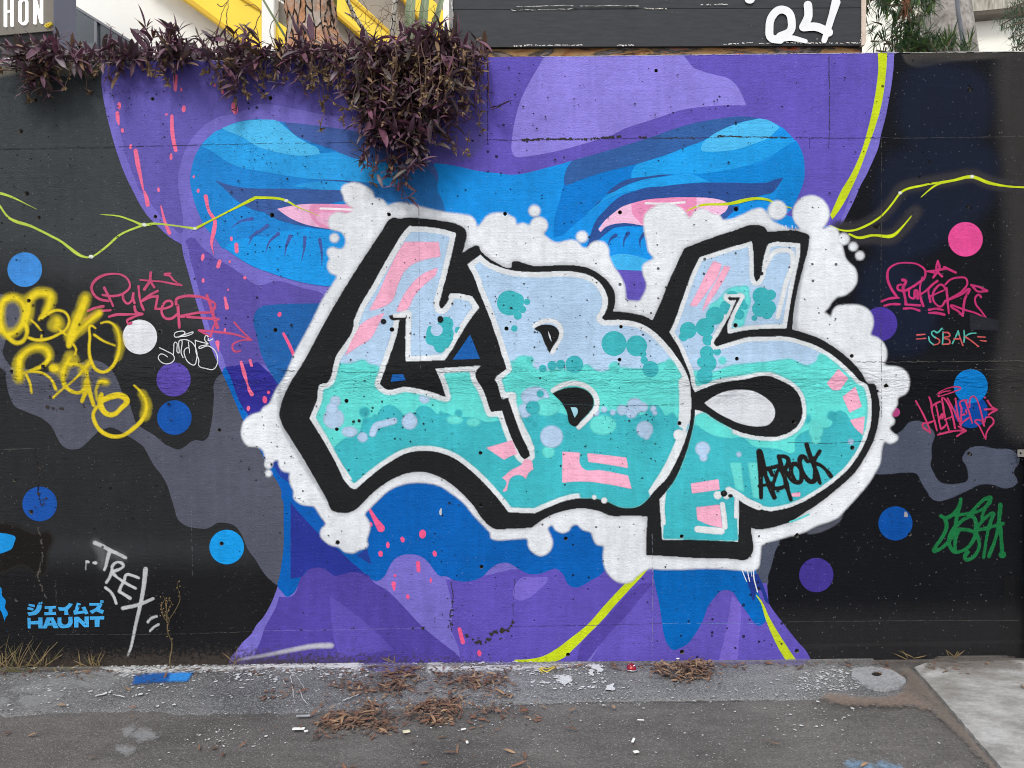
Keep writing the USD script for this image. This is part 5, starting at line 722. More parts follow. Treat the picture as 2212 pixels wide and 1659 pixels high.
gpoly('drain_line', ragged('1106,1520 1300,1515 1500,1514 1660,1511', 2.0, .9, .3, 670, 2), surface('silt', (132, 127, 118), rough=.9, scale=60), .0125, road)

# ------------------------------------------------------------------ post and hinge at the wall's right end
post = thing('wall_post', 'narrow grey post with a hinge plate at the right end of the wall', 'post')
pm = surface('post_paint', (78, 74, 80), rough=.6, scale=7, bump=.4, c2=(44, 42, 44), stretch=(1, 1, .35))
x0 = (2208-CX)*S; obj('column', box(x0, x0+.16, -.030, -.0165, -.05, 1.16, .003), pm, post)
hp_ = prism(sbox(2198.5, 971, 2214, 987).buffer(-2).buffer(2).difference(Point(2205, 979).buffer(2.4, 8)), -.036, .005)
obj('hinge_plate', hp_, surface('hinge_metal', (150, 146, 140), rough=.4, scale=60, metallic=.7), post)

# ------------------------------------------------------------------ sign box standing on the wall
def Wp(px, py, y): return wpos(float(px), float(py), y)
SY = .035
signbox = thing('wooden_hoarding', 'dark grey wooden hoarding with peeling paint standing on the wall', 'hoarding')
sgm = usdkit.material(stage, '/World/Looks/hoarding_paint', {
    'g': ('geometry', {}), 'm': ('mapping', {'scale': (9, 1, 60)}), 'n': ('noise_texture', {'scale': 1.0, 'detail': 6.0, 'roughness': .65}), 'c': ('rgb_ramp', {'ramp': [(.3, lin((52, 53, 56))), (.7, lin((64, 65, 69)))]}),
    'm2': ('mapping', {'scale': (22, 1, 60)}), 'n2': ('noise_texture', {'scale': 1.0, 'detail': 8.0, 'roughness': .75}), 'n4': ('noise_texture', {'scale': 1.6, 'detail': 2.0}), 'a': ('math', {'math_type': 'add'}), 'k': ('map_range', {'from_min': 1.27, 'from_max': 1.30, 'to_min': 0, 'to_max': 1, 'clamp': True}),
    'mx': ('mix_color', {'b': lin((214, 212, 206))}), 'bump': ('bump', {'strength': .4, 'distance': .002}), 'p': ('principled_bsdf', {'roughness': .6, 'specular_ior_level': .2})},
    [('g.position', 'm.vector'), ('m.vector', 'n.vector'), ('n.fac', 'c.fac'), ('g.position', 'm2.vector'), ('m2.vector', 'n2.vector'), ('g.position', 'n4.vector'), ('n2.fac', 'a.value1'), ('n4.fac', 'a.value2'), ('a.value', 'k.value'), ('c.color', 'mx.a'), ('k.result', 'mx.fac'), ('mx.result', 'p.base_color'), ('n.fac', 'bump.height'), ('bump.normal', 'p.normal')], surface='p.BSDF')
def board(x0, x1, yt, yb, tilt=.0045): return f'{x0},{yt}! {x1},{yt-(x1-x0)*tilt}! {x1},{yb-(x1-x0)*tilt}! {x0},{yb}!'
obj('board', prism(board(979, 1860, 21.5, 102), SY, .018), sgm, signbox)
obj('board', prism(board(979, 1860, -72, 20.3), SY+.001, .018), sgm, signbox)
obj('board', prism(board(979, 1860, -160, -73.2), SY, .018), sgm, signbox)
obj('backing', prism(board(982, 1857, -158, 100), SY+.022, .16), surface('old_timber', (92, 74, 58), rough=.8, scale=14, stretch=(1, 1, 6)), signbox)
cream = surface('cream_paint', (222, 204, 188), rough=.6, scale=24, bump=.5, c2=(190, 172, 156))
obj('edge_trim', prism('1860.6,-160! 1871,-160! 1871,88! 1869,96! 1861,98!', SY-.004, .17), cream, signbox)
obj('edge_trim', prism('968,-160! 978.4,-160! 978.4,103! 971,103!', SY-.003, .17), surface('chipped_trim', (84, 85, 88), rough=.7, scale=30, bump=.6, c2=(170, 168, 162)), signbox, label='chipped grey trim at the left end')
timber = usdkit.material(stage, '/World/Looks/painted_batten', {
    'g': ('geometry', {}), 'm': ('mapping', {'scale': (2.6, 1, 12)}), 'n': ('noise_texture', {'scale': 1.0, 'detail': 6.0, 'roughness': .62, 'distortion': .5}),
    'r': ('rgb_ramp', {'ramp': [(.30, lin((26, 24, 24))), (.40, lin((52, 42, 36))), (.44, lin((140, 92, 54))), (.49, lin((160, 126, 84))), (.53, lin((48, 42, 42))), (.57, lin((120, 110, 104))), (.62, lin((186, 84, 40))), (.68, lin((40, 36, 36)))]}), 'bump': ('bump', {'strength': .5, 'distance': .003}), 'p': ('principled_bsdf', {'roughness': .7, 'specular_ior_level': .3})},
    [('g.position', 'm.vector'), ('m.vector', 'n.vector'), ('n.fac', 'r.fac'), ('r.color', 'p.base_color'), ('n.fac', 'bump.height'), ('bump.normal', 'p.normal')], surface='p.BSDF')
obj('base_batten', prism('1000,107! 1862,97.5! 1862,116! 1000,126!', SY+.02, .10), timber, signbox, label='stained timber batten under the boards')
for i, (s, w_, c_) in enumerate((('1108,21.5 1180,19.5 1260,18.5 1380,18', 2.0, (30, 30, 32)), ('1112,15.5 1180,14 1238,14', 1.2, (222, 220, 214)), ('1250,14 1380,13', 1.0, (222, 220, 214)), ('1106,22.6 1240,20.8', 1.0, (222, 220, 214)), ('1385,18.6 1440,19.5', 1.6, (226, 220, 206)), ('1510,12 1575,10', 1.6, (222, 220, 214)), ('1110,100.5 1160,98', 3.0, (225, 224, 220)), ('1160,99.5 1260,98', 2.0, (225, 224, 220)), ('1330,99 1370,98.5', 2.6, (225, 224, 220)), ('1560,97 1625,93', 2.2, (225, 224, 220)), ('1640,94.5 1860,92', 1.8, (220, 214, 206)), ('1860,15 1862,60 1859,90', 2.2, (224, 206, 190)), ('975,5 980,40 978,90', 2.4, (214, 212, 206)))):
    g_ = ragged(s, w_*.8, 1.1, .34, 700+i, 2.0); m = on_wall(g_, 0); m.vertices[:, 0] *= (D+SY)/D; m.vertices[:, 2] = H+(m.vertices[:, 2]-H)*(D+SY)/D; m.vertices[:, 1] = SY-.006
    obj('paint_chip', m, surface(f'chip_{c_[0]}', c_, rough=.8), signbox)
tg = U([stroke('@30 100,350 20,330 8,250 30,150 100,90 170,110 200,190 190,270 100,320', 17), stroke('@30 40,345 200,335 320,362', [16, 13, 9]), stroke('@30 340,50 342,150 300,240! 420,240 520,285', 18), stroke('@30 582,25 545,150 505,280 480,355', [19, 15, 14, 12]), ell('20', 2050, 5, 42, 32)])
m = on_wall(tg, 0); m.vertices[:, 0] *= (D+SY)/D; m.vertices[:, 2] = H+(m.vertices[:, 2]-H)*(D+SY)/D; m.vertices[:, 1] = SY-.008
obj('spray_tag', m, surface('tag_white', (236, 236, 238), rough=.6, scale=20, bump=.2, spread=.04), signbox, label='fat white sprayed letter and figure 4 on the hoarding')

# ------------------------------------------------------------------ behind the wall: soil bed, buildings
soil_top = H+(CY-118)*S-.06
sm = trimesh.creation.box((9, 5.0, .5)); sm.apply_translation((0, .32+2.5, soil_top-.27))
obj('planter_soil', sm, surface('soil', (70, 56, 46), rough=.95, scale=20, bump=.9, bscale=60, bdist=.02), kind='structure', label='dark soil of the raised bed behind the wall')
BY = 5.6
white_wall = surface('white_render', (240, 238, 232), rough=.8, scale=1.5, bump=.4, bscale=26, bdist=.004, spread=.03)
yellow = surface('yellow_paint', (246, 212, 62), rough=.6, scale=2, bump=.15, spread=.04)
yellow2 = surface('yellow_edge', (214, 172, 30), rough=.6, scale=2, bump=.15, spread=.05)
grey_p = surface('taupe_panel', (150, 142, 132), rough=.7, scale=2, bump=.2, spread=.05)
wb = thing('white_building', 'white rendered building with yellow stair beams and grey panels behind the wall', 'building')
obj('wall', prism('163,-160! 163,14! 255,71! 320,112! 420,180! 980,180! 980,-160!', BY+.25, .2), white_wall, wb)
obj('wall_panel', prism('565,-160! 980,-160! 980,180! 600,180!', BY+.16, .05), grey_p, wb, label='taupe grey panel behind the stairs')
obj('stair_beam', prism('300,-76! 565,-76! 565,118! 600,140! 412,0!', BY, .12), yellow, wb)
obj('beam_edge', prism('300,-78! 412,-3! 600,138! 596,143! 405,3! 292,-76!', BY-.03, .16), yellow2, wb)
obj('beam_edge', prism('500,-20! 508,-20! 567,21! 566,25! 520,-4!', BY-.03, .03), yellow2, wb)
obj('stair_post', prism('565.5,-160! 591,-160! 591,180! 565.5,180!', BY-.06, .2), white_wall, wb)
obj('stair_beam', prism('591.6,40! 700,120! 700,170! 591.6,100!', BY+.02, .1), yellow, wb)
obj('stair_beam', prism('640,-66! 700,-66! 842,66! 920,140! 880,160! 725,22!', BY, .12), yellow, wb)
obj('beam_edge', prism('690,-9! 725,21! 862,140! 856,144! 720,26! 684,-4!', BY-.03, .15), yellow2, wb)
obj('beam_edge', prism('756,-9! 843,66! 925,138! 921,141! 839,70! 751,-5!', BY-.02, .03), yellow2, wb)
obj('stair_beam', prism('840,-40! 900,-40! 990,60! 990,120! 960,100!', BY, .12), yellow, wb)
obj('beam_edge', prism('838,-40! 845,-40! 965,100! 958,102!', BY-.03, .15), yellow2, wb)
obj('handrail', prism('590,-12! 650,33! 650,36! 590,-8!', BY-.01, .03), white_wall, wb)
obj('stair_post', prism('957,-160! 969,-160! 969,180! 957,180!', BY-.06, .2), white_wall, wb)
# shopfront strip below the raking white wall
shop = thing('glazed_shop', 'dark glazed shop front under the raking edge of the white wall', 'shop front')
glass = usdkit.material(stage, '/World/Looks/shop_glass', {'t': ('transparent_bsdf', {'color': (.55, .58, .6)}), 'g': ('glossy_bsdf', {'color': (.9, .92, .95), 'roughness': .06}), 'f': ('fresnel', {'IOR': 1.6}), 'm': ('mix_closure', {})}, [('f.fac', 'm.fac'), ('t.BSDF', 'm.closure1'), ('g.BSDF', 'm.closure2')], surface='m.closure')
frame_m = surface('frame_grey', (112, 114, 120), rough=.4, scale=8, spread=.05)
obj('window_pane', prism('163,16! 203,40! 203,180! 163,180!', BY+.10, .008), glass, shop)
obj('window_pane', prism('209,45! 262,79! 320,116! 320,180! 209,180!', BY+.10, .008), glass, shop)
obj('mullion', prism('203,39! 209,43! 209,180! 203,180!', BY+.06, .08), frame_m, shop)
obj('head_trim', prism('160,10! 330,116! 330,121! 160,15.5!', BY+.05, .1), frame_m, shop)
obj('interior', prism('100,-20! 330,100! 330,200! 100,200!', BY+.6, .05), surface('shop_dark', (62, 64, 66), rough=.8, scale=2.5, c2=(36, 38, 40)), shop)
obj('lower_panel', prism('163,95! 203,93! 203,180! 163,180!', BY+.4, .03), surface('shop_panel', (126, 128, 128), rough=.6, scale=3), shop)
obj('raking_beam', prism('-60,96! 20,108! 80,150! 40,180! -60,140!', BY+.4, .1), surface('beam_white', (206, 208, 210), rough=.5, scale=3), shop)
obj('raking_beam', prism('-60,86! 30,106! 110,160! 80,160! 20,116! -60,94!', BY+.2, .1), frame_m, shop)
# the projecting sign
sb = thing('shop_sign', 'taupe projecting shop sign with white capital letters at the upper left', 'sign')
def sgn(px, dist): return (px-CX)*S*dist/D
zb = H+(CY-66)*S*8.0/D; xc, xl, xr = sgn(116, 8.0), sgn(-70, 8.17), sgn(162, 8.28)
yc, yl, yr = 8.0-D, 8.17-D, 8.28-D
dpt = np.array([.10, .32, 0])
P0, P1 = np.array([xl, yl, 0]), np.array([xc, yc, 0]); P2 = np.array([xr, yr, 0]); P3 = P0+np.array([.05, .46, 0])
def face_quad(a, b, z0, z1, out=0.0):
    d = (b-a)/np.linalg.norm(b-a); n = np.array([d[1], -d[0], 0])*out
    V = np.array([a+[0, 0, z0], b+[0, 0, z0], b+[0, 0, z1], a+[0, 0, z1]])+n; return V
def prism_from(base, z0, z1):
    V = np.vstack([np.array(base)+[0, 0, z0], np.array(base)+[0, 0, z1]]); m = trimesh.convex.convex_hull(V); return m
tau = surface('sign_taupe', (112, 106, 97), rough=.55, scale=3, spread=.05, bump=.1)
slate = surface('sign_slate', (94, 97, 114), rough=.5, scale=3, spread=.05, bump=.1)
obj('sign_box', prism_from([P0, P1, P3+(P2-P3)*.0, P2], zb, zb+1.1), tau, sb)
q = prism_from([P1+[.004, -.004, 0], P2+[.004, -.004, 0], P2+[.012, .0, 0], P1+[.012, .004, 0]], zb-.30*0-.32, zb+.49)
obj('side_panel', q, slate, sb, label='slate blue side panel of the sign')
und = prism_from([P0+[0, .012, 0], P1+[-.004, .012, 0], P2+[-.01, 0, 0], P3], zb-.030, zb-.004)
obj('underside', und, surface('sign_under_shade', (12, 12, 13), rough=.9), sb)  # near-black colour paints the shade beneath the sign into its underside
dirv = (P1-P0)/np.linalg.norm(P1-P0); nrm = np.array([dirv[1], -dirv[0], 0])
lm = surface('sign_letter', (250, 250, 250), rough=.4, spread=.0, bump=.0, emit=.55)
def letter(bars):
    ms = []
    for (a, b, c, d_, w_) in bars:   # pixel end points of a stroke on the sign's front
        pts_ = []
        for px, py in ((a, b), (c, d_)):
            # where the view ray meets the sign's front
            ray = np.array([(px-CX)*S, D, -(py-CY)*S]); o = np.array([0, -D, H]); t = np.dot(P0-o, nrm)/np.dot(ray, nrm); pts_.append(o+ray*t+nrm*.0)
        e = pts_[1]-pts_[0]; e /= np.linalg.norm(e); s_ = np.cross(e, nrm); hw = w_*S*8.05/D/2
        V = [pts_[i]+s_*sg*hw+nrm*dz for i in (0, 1) for sg in (-1, 1) for dz in (.004, .024)]
        ms.append(trimesh.convex.convex_hull(np.array(V)))
    return cat_mesh(ms)
obj('letter', letter([(14.2, -2, 14.2, 59, 4.6), (28, -3, 28, 58, 4.6), (15, 26.5, 28, 25.5, 2.6)]), lm, sb)
obj('letter', letter([(45.8, 5, 45.8, 49, 4.6), (60, 4, 60, 48, 4.6), (46.4, 5, 50, 1, 4.4), (50, .8, 56, .4, 4.4), (56, .5, 59.4, 4.4, 4.4), (46.5, 48.5, 50, 52.6, 4.4), (50, 52.8, 56, 52.4, 4.4), (56, 52.4, 59.4, 47.8, 4.4)]), lm, sb)
obj('letter', letter([(77.6, -4, 77.6, 53, 4.4), (92, -5, 92, 51.6, 4.4), (78, -2, 91.6, 50, 4.4)]), lm, sb)
obj('small_tag', letter([(99, 57, 102, 60, 1), (102, 53, 103, 60, 1), (104, 52, 106, 59, 1), (106, 51, 108, 58, 1), (109, 50, 111, 57, 1), (112, 49, 113, 55, 1), (100, 57, 113, 50, 1), (104, 60, 115, 53, 1), (107, 54, 112, 52, 1)]), surface('tag_yellow', (236, 206, 60)), sb, label='small yellow scribble on the sign')
# right-hand building
rb = thing('pale_building', 'pale rendered building with a dark ledge behind the right end of the wall', 'building')
obj('wall', prism('1860,-200! 2480,-200! 2480,180! 1860,180!', 6.0, .2), surface('pale_render', (244, 240, 228), rough=.8, scale=2, bump=.3, bscale=20, spread=.03), rb)
obj('ledge', prism('1990,40! 2110,33! 2210,24! 2480,2! 2480,-8! 2210,15! 2110,25! 1990,30!', 5.8, .2), surface('ledge_brown', (92, 84, 72), rough=.8, scale=6, c2=(64, 60, 54)), rb)
obj('stained_band', prism('1990,29! 2110,24! 2210,14! 2480,-10! 2480,-200! 1990,-200!', 5.9, .08), surface('stained_render', (206, 200, 186), rough=.85, scale=9, bump=.4, stretch=(2.5, 1, .5), c2=(112, 106, 96)), rb)
# ------------------------------------------------------------------ trees behind the wall
def bark_mat(name, ramp, sc=(11, 11, 3.2), crack=.12):
    return usdkit.material(stage, '/World/Looks/'+name, {
        'tc': ('texture_coordinate', {}), 'mp': ('mapping', {'scale': sc}), 'nd': ('noise_texture', {'scale': 1.5, 'detail': 3.0}), 'md': ('mix_vector', {'fac': .22}),
        'v': ('voronoi_texture', {'feature': 'distance_to_edge', 'scale': 1.0}), 'vc': ('voronoi_texture', {'feature': 'f1', 'scale': 1.0}), 'n': ('noise_texture', {'scale': 9.0, 'detail': 7.0, 'roughness': .7}), 'sp': ('separate_color', {}), 'ad': ('math', {'math_type': 'multiply_add', 'value2': .35}),
        'r': ('rgb_ramp', {'ramp': ramp}), 'e': ('map_range', {'from_min': .02, 'from_max': crack, 'to_min': 0, 'to_max': 1, 'clamp': True}), 'mx': ('mix_color', {'a': lin((34, 26, 22))}),
        'hb': ('math', {'math_type': 'multiply_add', 'value2': 1.4}), 'bump': ('bump', {'strength': 1.0, 'distance': .02}), 'p': ('principled_bsdf', {'roughness': .85, 'specular_ior_level': .2})},
        [('tc.object', 'mp.vector'), ('mp.vector', 'nd.vector'), ('mp.vector', 'md.a'), ('nd.color', 'md.b'), ('md.result', 'v.vector'), ('md.result', 'vc.vector'), ('tc.object', 'n.vector'), ('vc.color', 'sp.color'), ('sp.r', 'ad.value1'), ('n.fac', 'ad.value3'), ('ad.value', 'r.fac'),
         ('v.distance', 'e.value'), ('e.result', 'mx.fac'), ('r.color', 'mx.b'), ('mx.result', 'p.base_color'), ('e.result', 'hb.value1'), ('n.fac', 'hb.value3'), ('hb.value', 'bump.height'), ('bump.normal', 'p.normal')], surface='p.BSDF')
def trunk_mesh(path, rad, n=72, rows=70, amp=.10, freq=(9, 3.0), seed=0):
    path, rad = np.array(path, float), np.array(rad, float); t = np.linspace(0, 1, rows); k = np.linspace(0, 1, len(path))
    C = np.stack([np.interp(t, k, path[:, i]) for i in range(3)], 1); R = np.interp(t, k, rad); a = np.arange(n)/n*2*np.pi
    A, I = np.meshgrid(a, np.arange(rows)); cx, sx = np.cos(A), np.sin(A)
    q = np.stack([cx*freq[0]*.4, sx*freq[0]*.4, C[I, 2]*freq[1]], -1); h = meshkit.fbm(q*1.0, 4, seed); h = np.abs(h-.5)*2
    r = R[I]*(1+amp*(np.clip(h*2.2, 0, 1)-.6))
    V = np.stack([C[I, 0]+r*cx, C[I, 1]+r*sx, C[I, 2]], -1).reshape(-1, 3); idx = np.arange(n*rows).reshape(rows, n)
    q4 = np.stack([idx[:-1], np.roll(idx[:-1], -1, 1), np.roll(idx[1:], -1, 1), idx[1:]], -1).reshape(-1, 4)
    return trimesh.Trimesh(*meshkit.arrays((V, q4))[:2], process=False)
TY = .85
tree = thing('bark_tree', 'thick tree with fissured orange-brown bark rising behind the purple plants', 'tree')
base, mid, top = Wp(684, 128, TY), Wp(676, 60, TY), Wp(666, -20, TY)
k_ = S*(D+TY)/D
obj('trunk', trunk_mesh([base, Wp(682, 100, TY), mid, top, top+[-.10, .05, .6]], [75*k_, 62*k_, 54*k_, 51*k_, 47*k_], 110, 110, .13, (10, 5.0), 5), bark_mat('pine_bark', [(.2, lin((104, 88, 78))), (.42, lin((150, 122, 102))), (.55, lin((168, 122, 92))), (.66, lin((184, 134, 100))), (.85, lin((170, 158, 146)))], (24, 24, 6.0), .07), tree, smooth=True)
lich = bark_mat('lichen_bark', [(.2, lin((96, 88, 78))), (.5, lin((148, 140, 130))), (.8, lin((190, 184, 174)))], (46, 46, 20), .05)
for pth, rr, lab in (([(803, 105), (786, 65), (766, 34), (752, 5), (742, -30)], [6.2, 5.6, 5, 4.8, 4.5], 'crooked slender grey stem right of the thick tree'), ([(846, 100), (848, 60), (852, 20), (854, -30)], [6.2, 6, 5.6, 5.2], 'upright slender lichened stem beside the green blades')):
    st = thing('slender_tree', lab, 'tree'); Y = 1.1
    obj('trunk', trunk_mesh([Wp(a, b, Y) for a, b in pth], [r*S*(D+Y)/D for r in rr], 20, 40, .18, (6, 9), 3), lich, st, smooth=True)
    if len(pth) == 5: obj('limb', tube([Wp(770, 42, Y), Wp(755, 32, Y-.02), Wp(744, 27, Y-.03)], [.010, .007, .003]), lich, st)
    else: obj('limb', tube([Wp(853, 18, Y), Wp(861, -6, Y), Wp(866, -30, Y)], [.008, .006, .004]), lich, st)
st = thing('slender_tree', 'mossy green stem hugging the right side of the thick tree', 'tree')
obj('trunk', tube([Wp(720, 80, 1.25), Wp(721, 40, 1.25), Wp(723, 0, 1.25), Wp(724, -30, 1.25)], [5.5*.003]*4, 12), surface('mossy', (132, 128, 50), rough=.8, scale=30, c2=(84, 80, 34), stretch=(1, 1, .2)), st)
# blades of a flax-like plant
bl = thing('flax_plant', 'grey-green strap leaves standing behind the trailing plants', 'plant')
blm = surface('flax_leaf', (156, 168, 136), rough=.5, scale=4, bump=.3, bscale=30, stretch=(14, 14, .6), c2=(128, 144, 112), translucent=.15)
def blade(p0, p1, w0, w1, Y, bend=.06, y1=None):
    n = 14; V, F_ = [], []; a, b = Wp(*p0, Y), Wp(*p1, Y if y1 is None else y1); k = S*(D+Y)/D
    for i in range(n):
        t = i/(n-1); c = a+(b-a)*t+np.array([0, -bend*math.sin(t*math.pi), 0]); w_ = (w0+(w1-w0)*t)*k/2
        V += [c+[-w_, -.010, 0], c+[-w_*.35, .004, 0], c+[0, .012, 0], c+[w_*.35, .004, 0], c+[w_, -.010, 0]]
        if i:
            o = (i-1)*5
            for q in range(4): F_ += [[o+q, o+q+1, o+q+6], [o+q, o+q+6, o+q+5]]
    return trimesh.Trimesh(np.array(V), F_, process=False)
for a in (((884, 96), (895, -40), 25, 17, .95), ((911, 96), (927, -40), 23, 14, 1.0), ((934, 90), (967, -30), 14, 10, .9), ((700, 100), (612, -20), 11, 9, 1.35), ((640, 118), (566, -5), 6, 5, 1.2), ((668, 112), (612, 44), 5, 3, 1.1)):
    obj('leaf', blade(*a), blm, bl, smooth=True)
# grey tree and pipe at the right
gt = thing('grey_tree', 'smooth pale grey tree trunk with dark specks at the upper right', 'tree')
grey_bark = usdkit.material(stage, '/World/Looks/grey_bark', {
    'tc': ('texture_coordinate', {}), 'n': ('noise_texture', {'scale': 14.0, 'detail': 8.0, 'roughness': .7}), 'r': ('rgb_ramp', {'ramp': [(.3, lin((96, 90, 86))), (.5, lin((148, 141, 135))), (.7, lin((184, 178, 172)))]}), 'v': ('voronoi_texture', {'scale': 22.0}), 'lt': ('map_range', {'from_min': .12, 'from_max': .3, 'to_min': .75, 'to_max': 0, 'clamp': True}), 'n2': ('noise_texture', {'scale': 3.0}), 'mm': ('math', {'math_type': 'multiply'}), 'mx': ('mix_color', {'b': lin((62, 58, 56))}), 'bump': ('bump', {'strength': .6, 'distance': .006}), 'p': ('principled_bsdf', {'roughness': .8, 'specular_ior_level': .25})},
    [('tc.object', 'n.vector'), ('n.fac', 'r.fac'), ('tc.object', 'v.vector'), ('v.distance', 'lt.value'), ('lt.result', 'mm.value1'), ('tc.object', 'n2.vector'), ('n2.fac', 'mm.value2'), ('mm.value', 'mx.fac'), ('r.color', 'mx.a'), ('mx.result', 'p.base_color'), ('n.fac', 'bump.height'), ('bump.normal', 'p.normal')], surface='p.BSDF')
GY = 1.1; kg = S*(D+GY)/D
obj('trunk', trunk_mesh([Wp(2053, 135, GY), Wp(2051, 90, GY), Wp(2046, 40, GY), Wp(2042, -10, GY), Wp(2038, -140, GY)], [54*kg, 52*kg, 48.5*kg, 46*kg, 42*kg], 60, 60, .035, (5, 2), 8), grey_bark, gt, smooth=True)
pp_ = thing('drain_pipe', 'dark grey pipe running up the front of the grey tree', 'pipe')
obj('pipe', tube([Wp(2083, 132, .80), Wp(2079, 80, .80), Wp(2070, 30, .80), Wp(2065, -30, .80)], .0135, 14), surface('pipe_grey', (104, 106, 112), rough=.35, scale=6), pp_, smooth=True)
obj('clip', tube([Wp(2080.6, 100, .80), Wp(2080, 94, .80)], .017, 14), surface('pipe_clip', (80, 82, 86), rough=.4), pp_, smooth=40)
# strap leaf helper
def leaf_geo(L, Wd, fold=.35, curl=.25, n=6, twist=0.0):
    t = np.linspace(0, 1, n+1); w_ = Wd/2*np.sin(np.pi*np.clip(t*.93+.05, 0, 1))**.75*(1-.25*t); w_[-1] = 0.0
    X = L*t; Zc = -curl*L*t**2; V = []
    for i in range(n+1):
        c, s_ = math.cos(twist*t[i]), math.sin(twist*t[i])
        for sg in (-1, 0, 1):
            yy, zz = sg*w_[i], abs(sg)*w_[i]*fold
            V.append([X[i], yy*c-zz*s_, Zc[i]+yy*s_+zz*c])
    F_ = []
    for i in range(n):
        o = i*3
        for q in (0, 1): F_ += [[o+q, o+q+3, o+q+4], [o+q, o+q+4, o+q+1]]
    return np.array(V), np.array(F_)
def place(V, p, d, up):
    d = d/(np.linalg.norm(d)+1e-9); s_ = np.cross(up, d); nn = np.linalg.norm(s_)
    s_ = np.cross([.3, .9, .2], d) if nn < 1e-3 else s_; s_ /= np.linalg.norm(s_); u = np.cross(d, s_)
    return p+V[:, :1]*d+V[:, 1:2]*s_+V[:, 2:]*u
class Bag:
    def __init__(s): s.v, s.f, s.n, s.items = [], [], 0, []
    def add(s, V, F_): s.v.append(V); s.f.append(F_+s.n); s.n += len(V)
    def mesh(s): return trimesh.Trimesh(np.vstack(s.v), np.vstack(s.f), process=False)
R3 = np.random.default_rng(77)
# podocarpus behind the hoarding's right end
def strap_shrub(name, label, tips, Y, leafmat, L=(.07, .12), Wd=.009, per=16, seed=1, droop=.3, bare=None):
    q = np.random.default_rng(seed); th = thing(name, label, 'shrub'); br, fl = Bag(), Bag(); singles = []
    for (x, y_, x2, y2) in tips:
        Yo = Y+q.uniform(-.25, .35); a, b = Wp(x, y_, Yo), Wp(x2, y2, Yo-q.uniform(-.05, .15)); obj('branch', tube([a, (a+b)/2+[0, -.02, -.01], b], [.006, .0045, .003], 5), surface('twig_brown', (96, 84, 68), rough=.85, scale=30), th)
        d0 = (b-a)/np.linalg.norm(b-a)
        for i in range(per):
            t = .25+.75*(i+q.random())/per; p = a+(b-a)*t; r = q.normal(0, 1, 3); r -= d0*np.dot(r, d0); r /= np.linalg.norm(r)
            d = r*.9+d0*(.35+.5*t)+np.array([0, -.1, -droop*q.random()]); V, F_ = leaf_geo(q.uniform(*L), Wd*q.uniform(.8, 1.25), .15, q.uniform(.0, .35), 4)
            P = place(V, p, d, np.array([0, -.3, 1.0])); singles.append((P, F_))
    order = np.argsort([P[:, 1].mean() for P, _ in singles])
    for i in order[:180]: obj('leaf', trimesh.Trimesh(*singles[i], process=False), leafmat[i % len(leafmat)], th)
    for k in range(len(leafmat)):
        bag = Bag()
        for i in order[180:][k::len(leafmat)]: bag.add(*singles[i])
        obj('foliage', bag.mesh(), leafmat[k], th, kind='stuff')
    return th
GL = [surface('yew_leaf', (98, 122, 62), rough=.4, scale=5, c2=(66, 92, 44), bump=.05, translucent=.25), surface('yew_leaf_deep', (54, 78, 50), rough=.4, scale=5, c2=(36, 56, 38), bump=.05, translucent=.2), surface('yew_leaf_mid', (78, 102, 70), rough=.4, scale=5, c2=(50, 74, 48), bump=.05, translucent=.2)]
tips = []
for i in range(95):
    x = R3.uniform(1872, 2010); y_ = R3.uniform(-40, 118); a = R3.uniform(0, 6.28); l = R3.uniform(14, 34); tips.append((x, y_, x+l*math.cos(a), y_+l*abs(math.sin(a))*R3.choice([-.5, 1])*.8))
for i in range(34):
    x = R3.uniform(1930, 2095); y_ = 124; tips.append((x, y_, x+R3.uniform(-20, 25), R3.uniform(88, 112)))
for i in range(8):
    tips.append((2030+R3.uniform(-6, 6), 122, 2030+R3.uniform(-8, 40), R3.uniform(72, 100)))
strap_shrub('strap_leaf_shrub', 'dense green strap-leaved shrub between the hoarding and the grey tree', tips, .55, GL, per=17, seed=4)
tips = []
for (x, y_, x2, y2) in ((2215, 20, 2160, 55), (2215, 5, 2150, 44), (2220, 30, 2185, 75), (2225, 60, 2195, 88), (2230, 0, 2170, 20), (2215, 95, 2185, 104), (2225, 80, 2200, 112), (2240, -10, 2195, 12), (2220, 40, 2170, 62), (2235, 50, 2205, 60), (2230, 20, 2192, 36), (2225, 66, 2178, 84), (2235, 100, 2196, 116), (2230, -5, 2182, -2), (2226, 50, 2186, 48), (2240, 84, 2202, 96)): tips.append((x, y_, x2, y2))
strap_shrub('strap_leaf_shrub', 'feathery dark green spray hanging in at the right edge', tips, 1.2, [GL[1], GL[2]], L=(.045, .075), Wd=.006, per=34, seed=6, droop=.2)
db = Bag(); 
for i in range(60):
    p = Wp(1958+R3.uniform(-10, 10), R3.uniform(-20, 12), .45); V, F_ = leaf_geo(R3.uniform(.06, .12), .008, .1, .1, 4); db.add(place(V, p, np.array([R3.normal(0, .25), R3.normal(0, .2), -1.0]), np.array([0, -1., .2])), F_)
dl = thing('dead_frond', 'hanging tuft of dead brown leaves in the green shrub', 'dead leaves'); obj('dead_leaves', db.mesh(), surface('dead_red', (128, 78, 52), rough=.7, scale=12, c2=(96, 58, 40)), dl, kind='stuff')

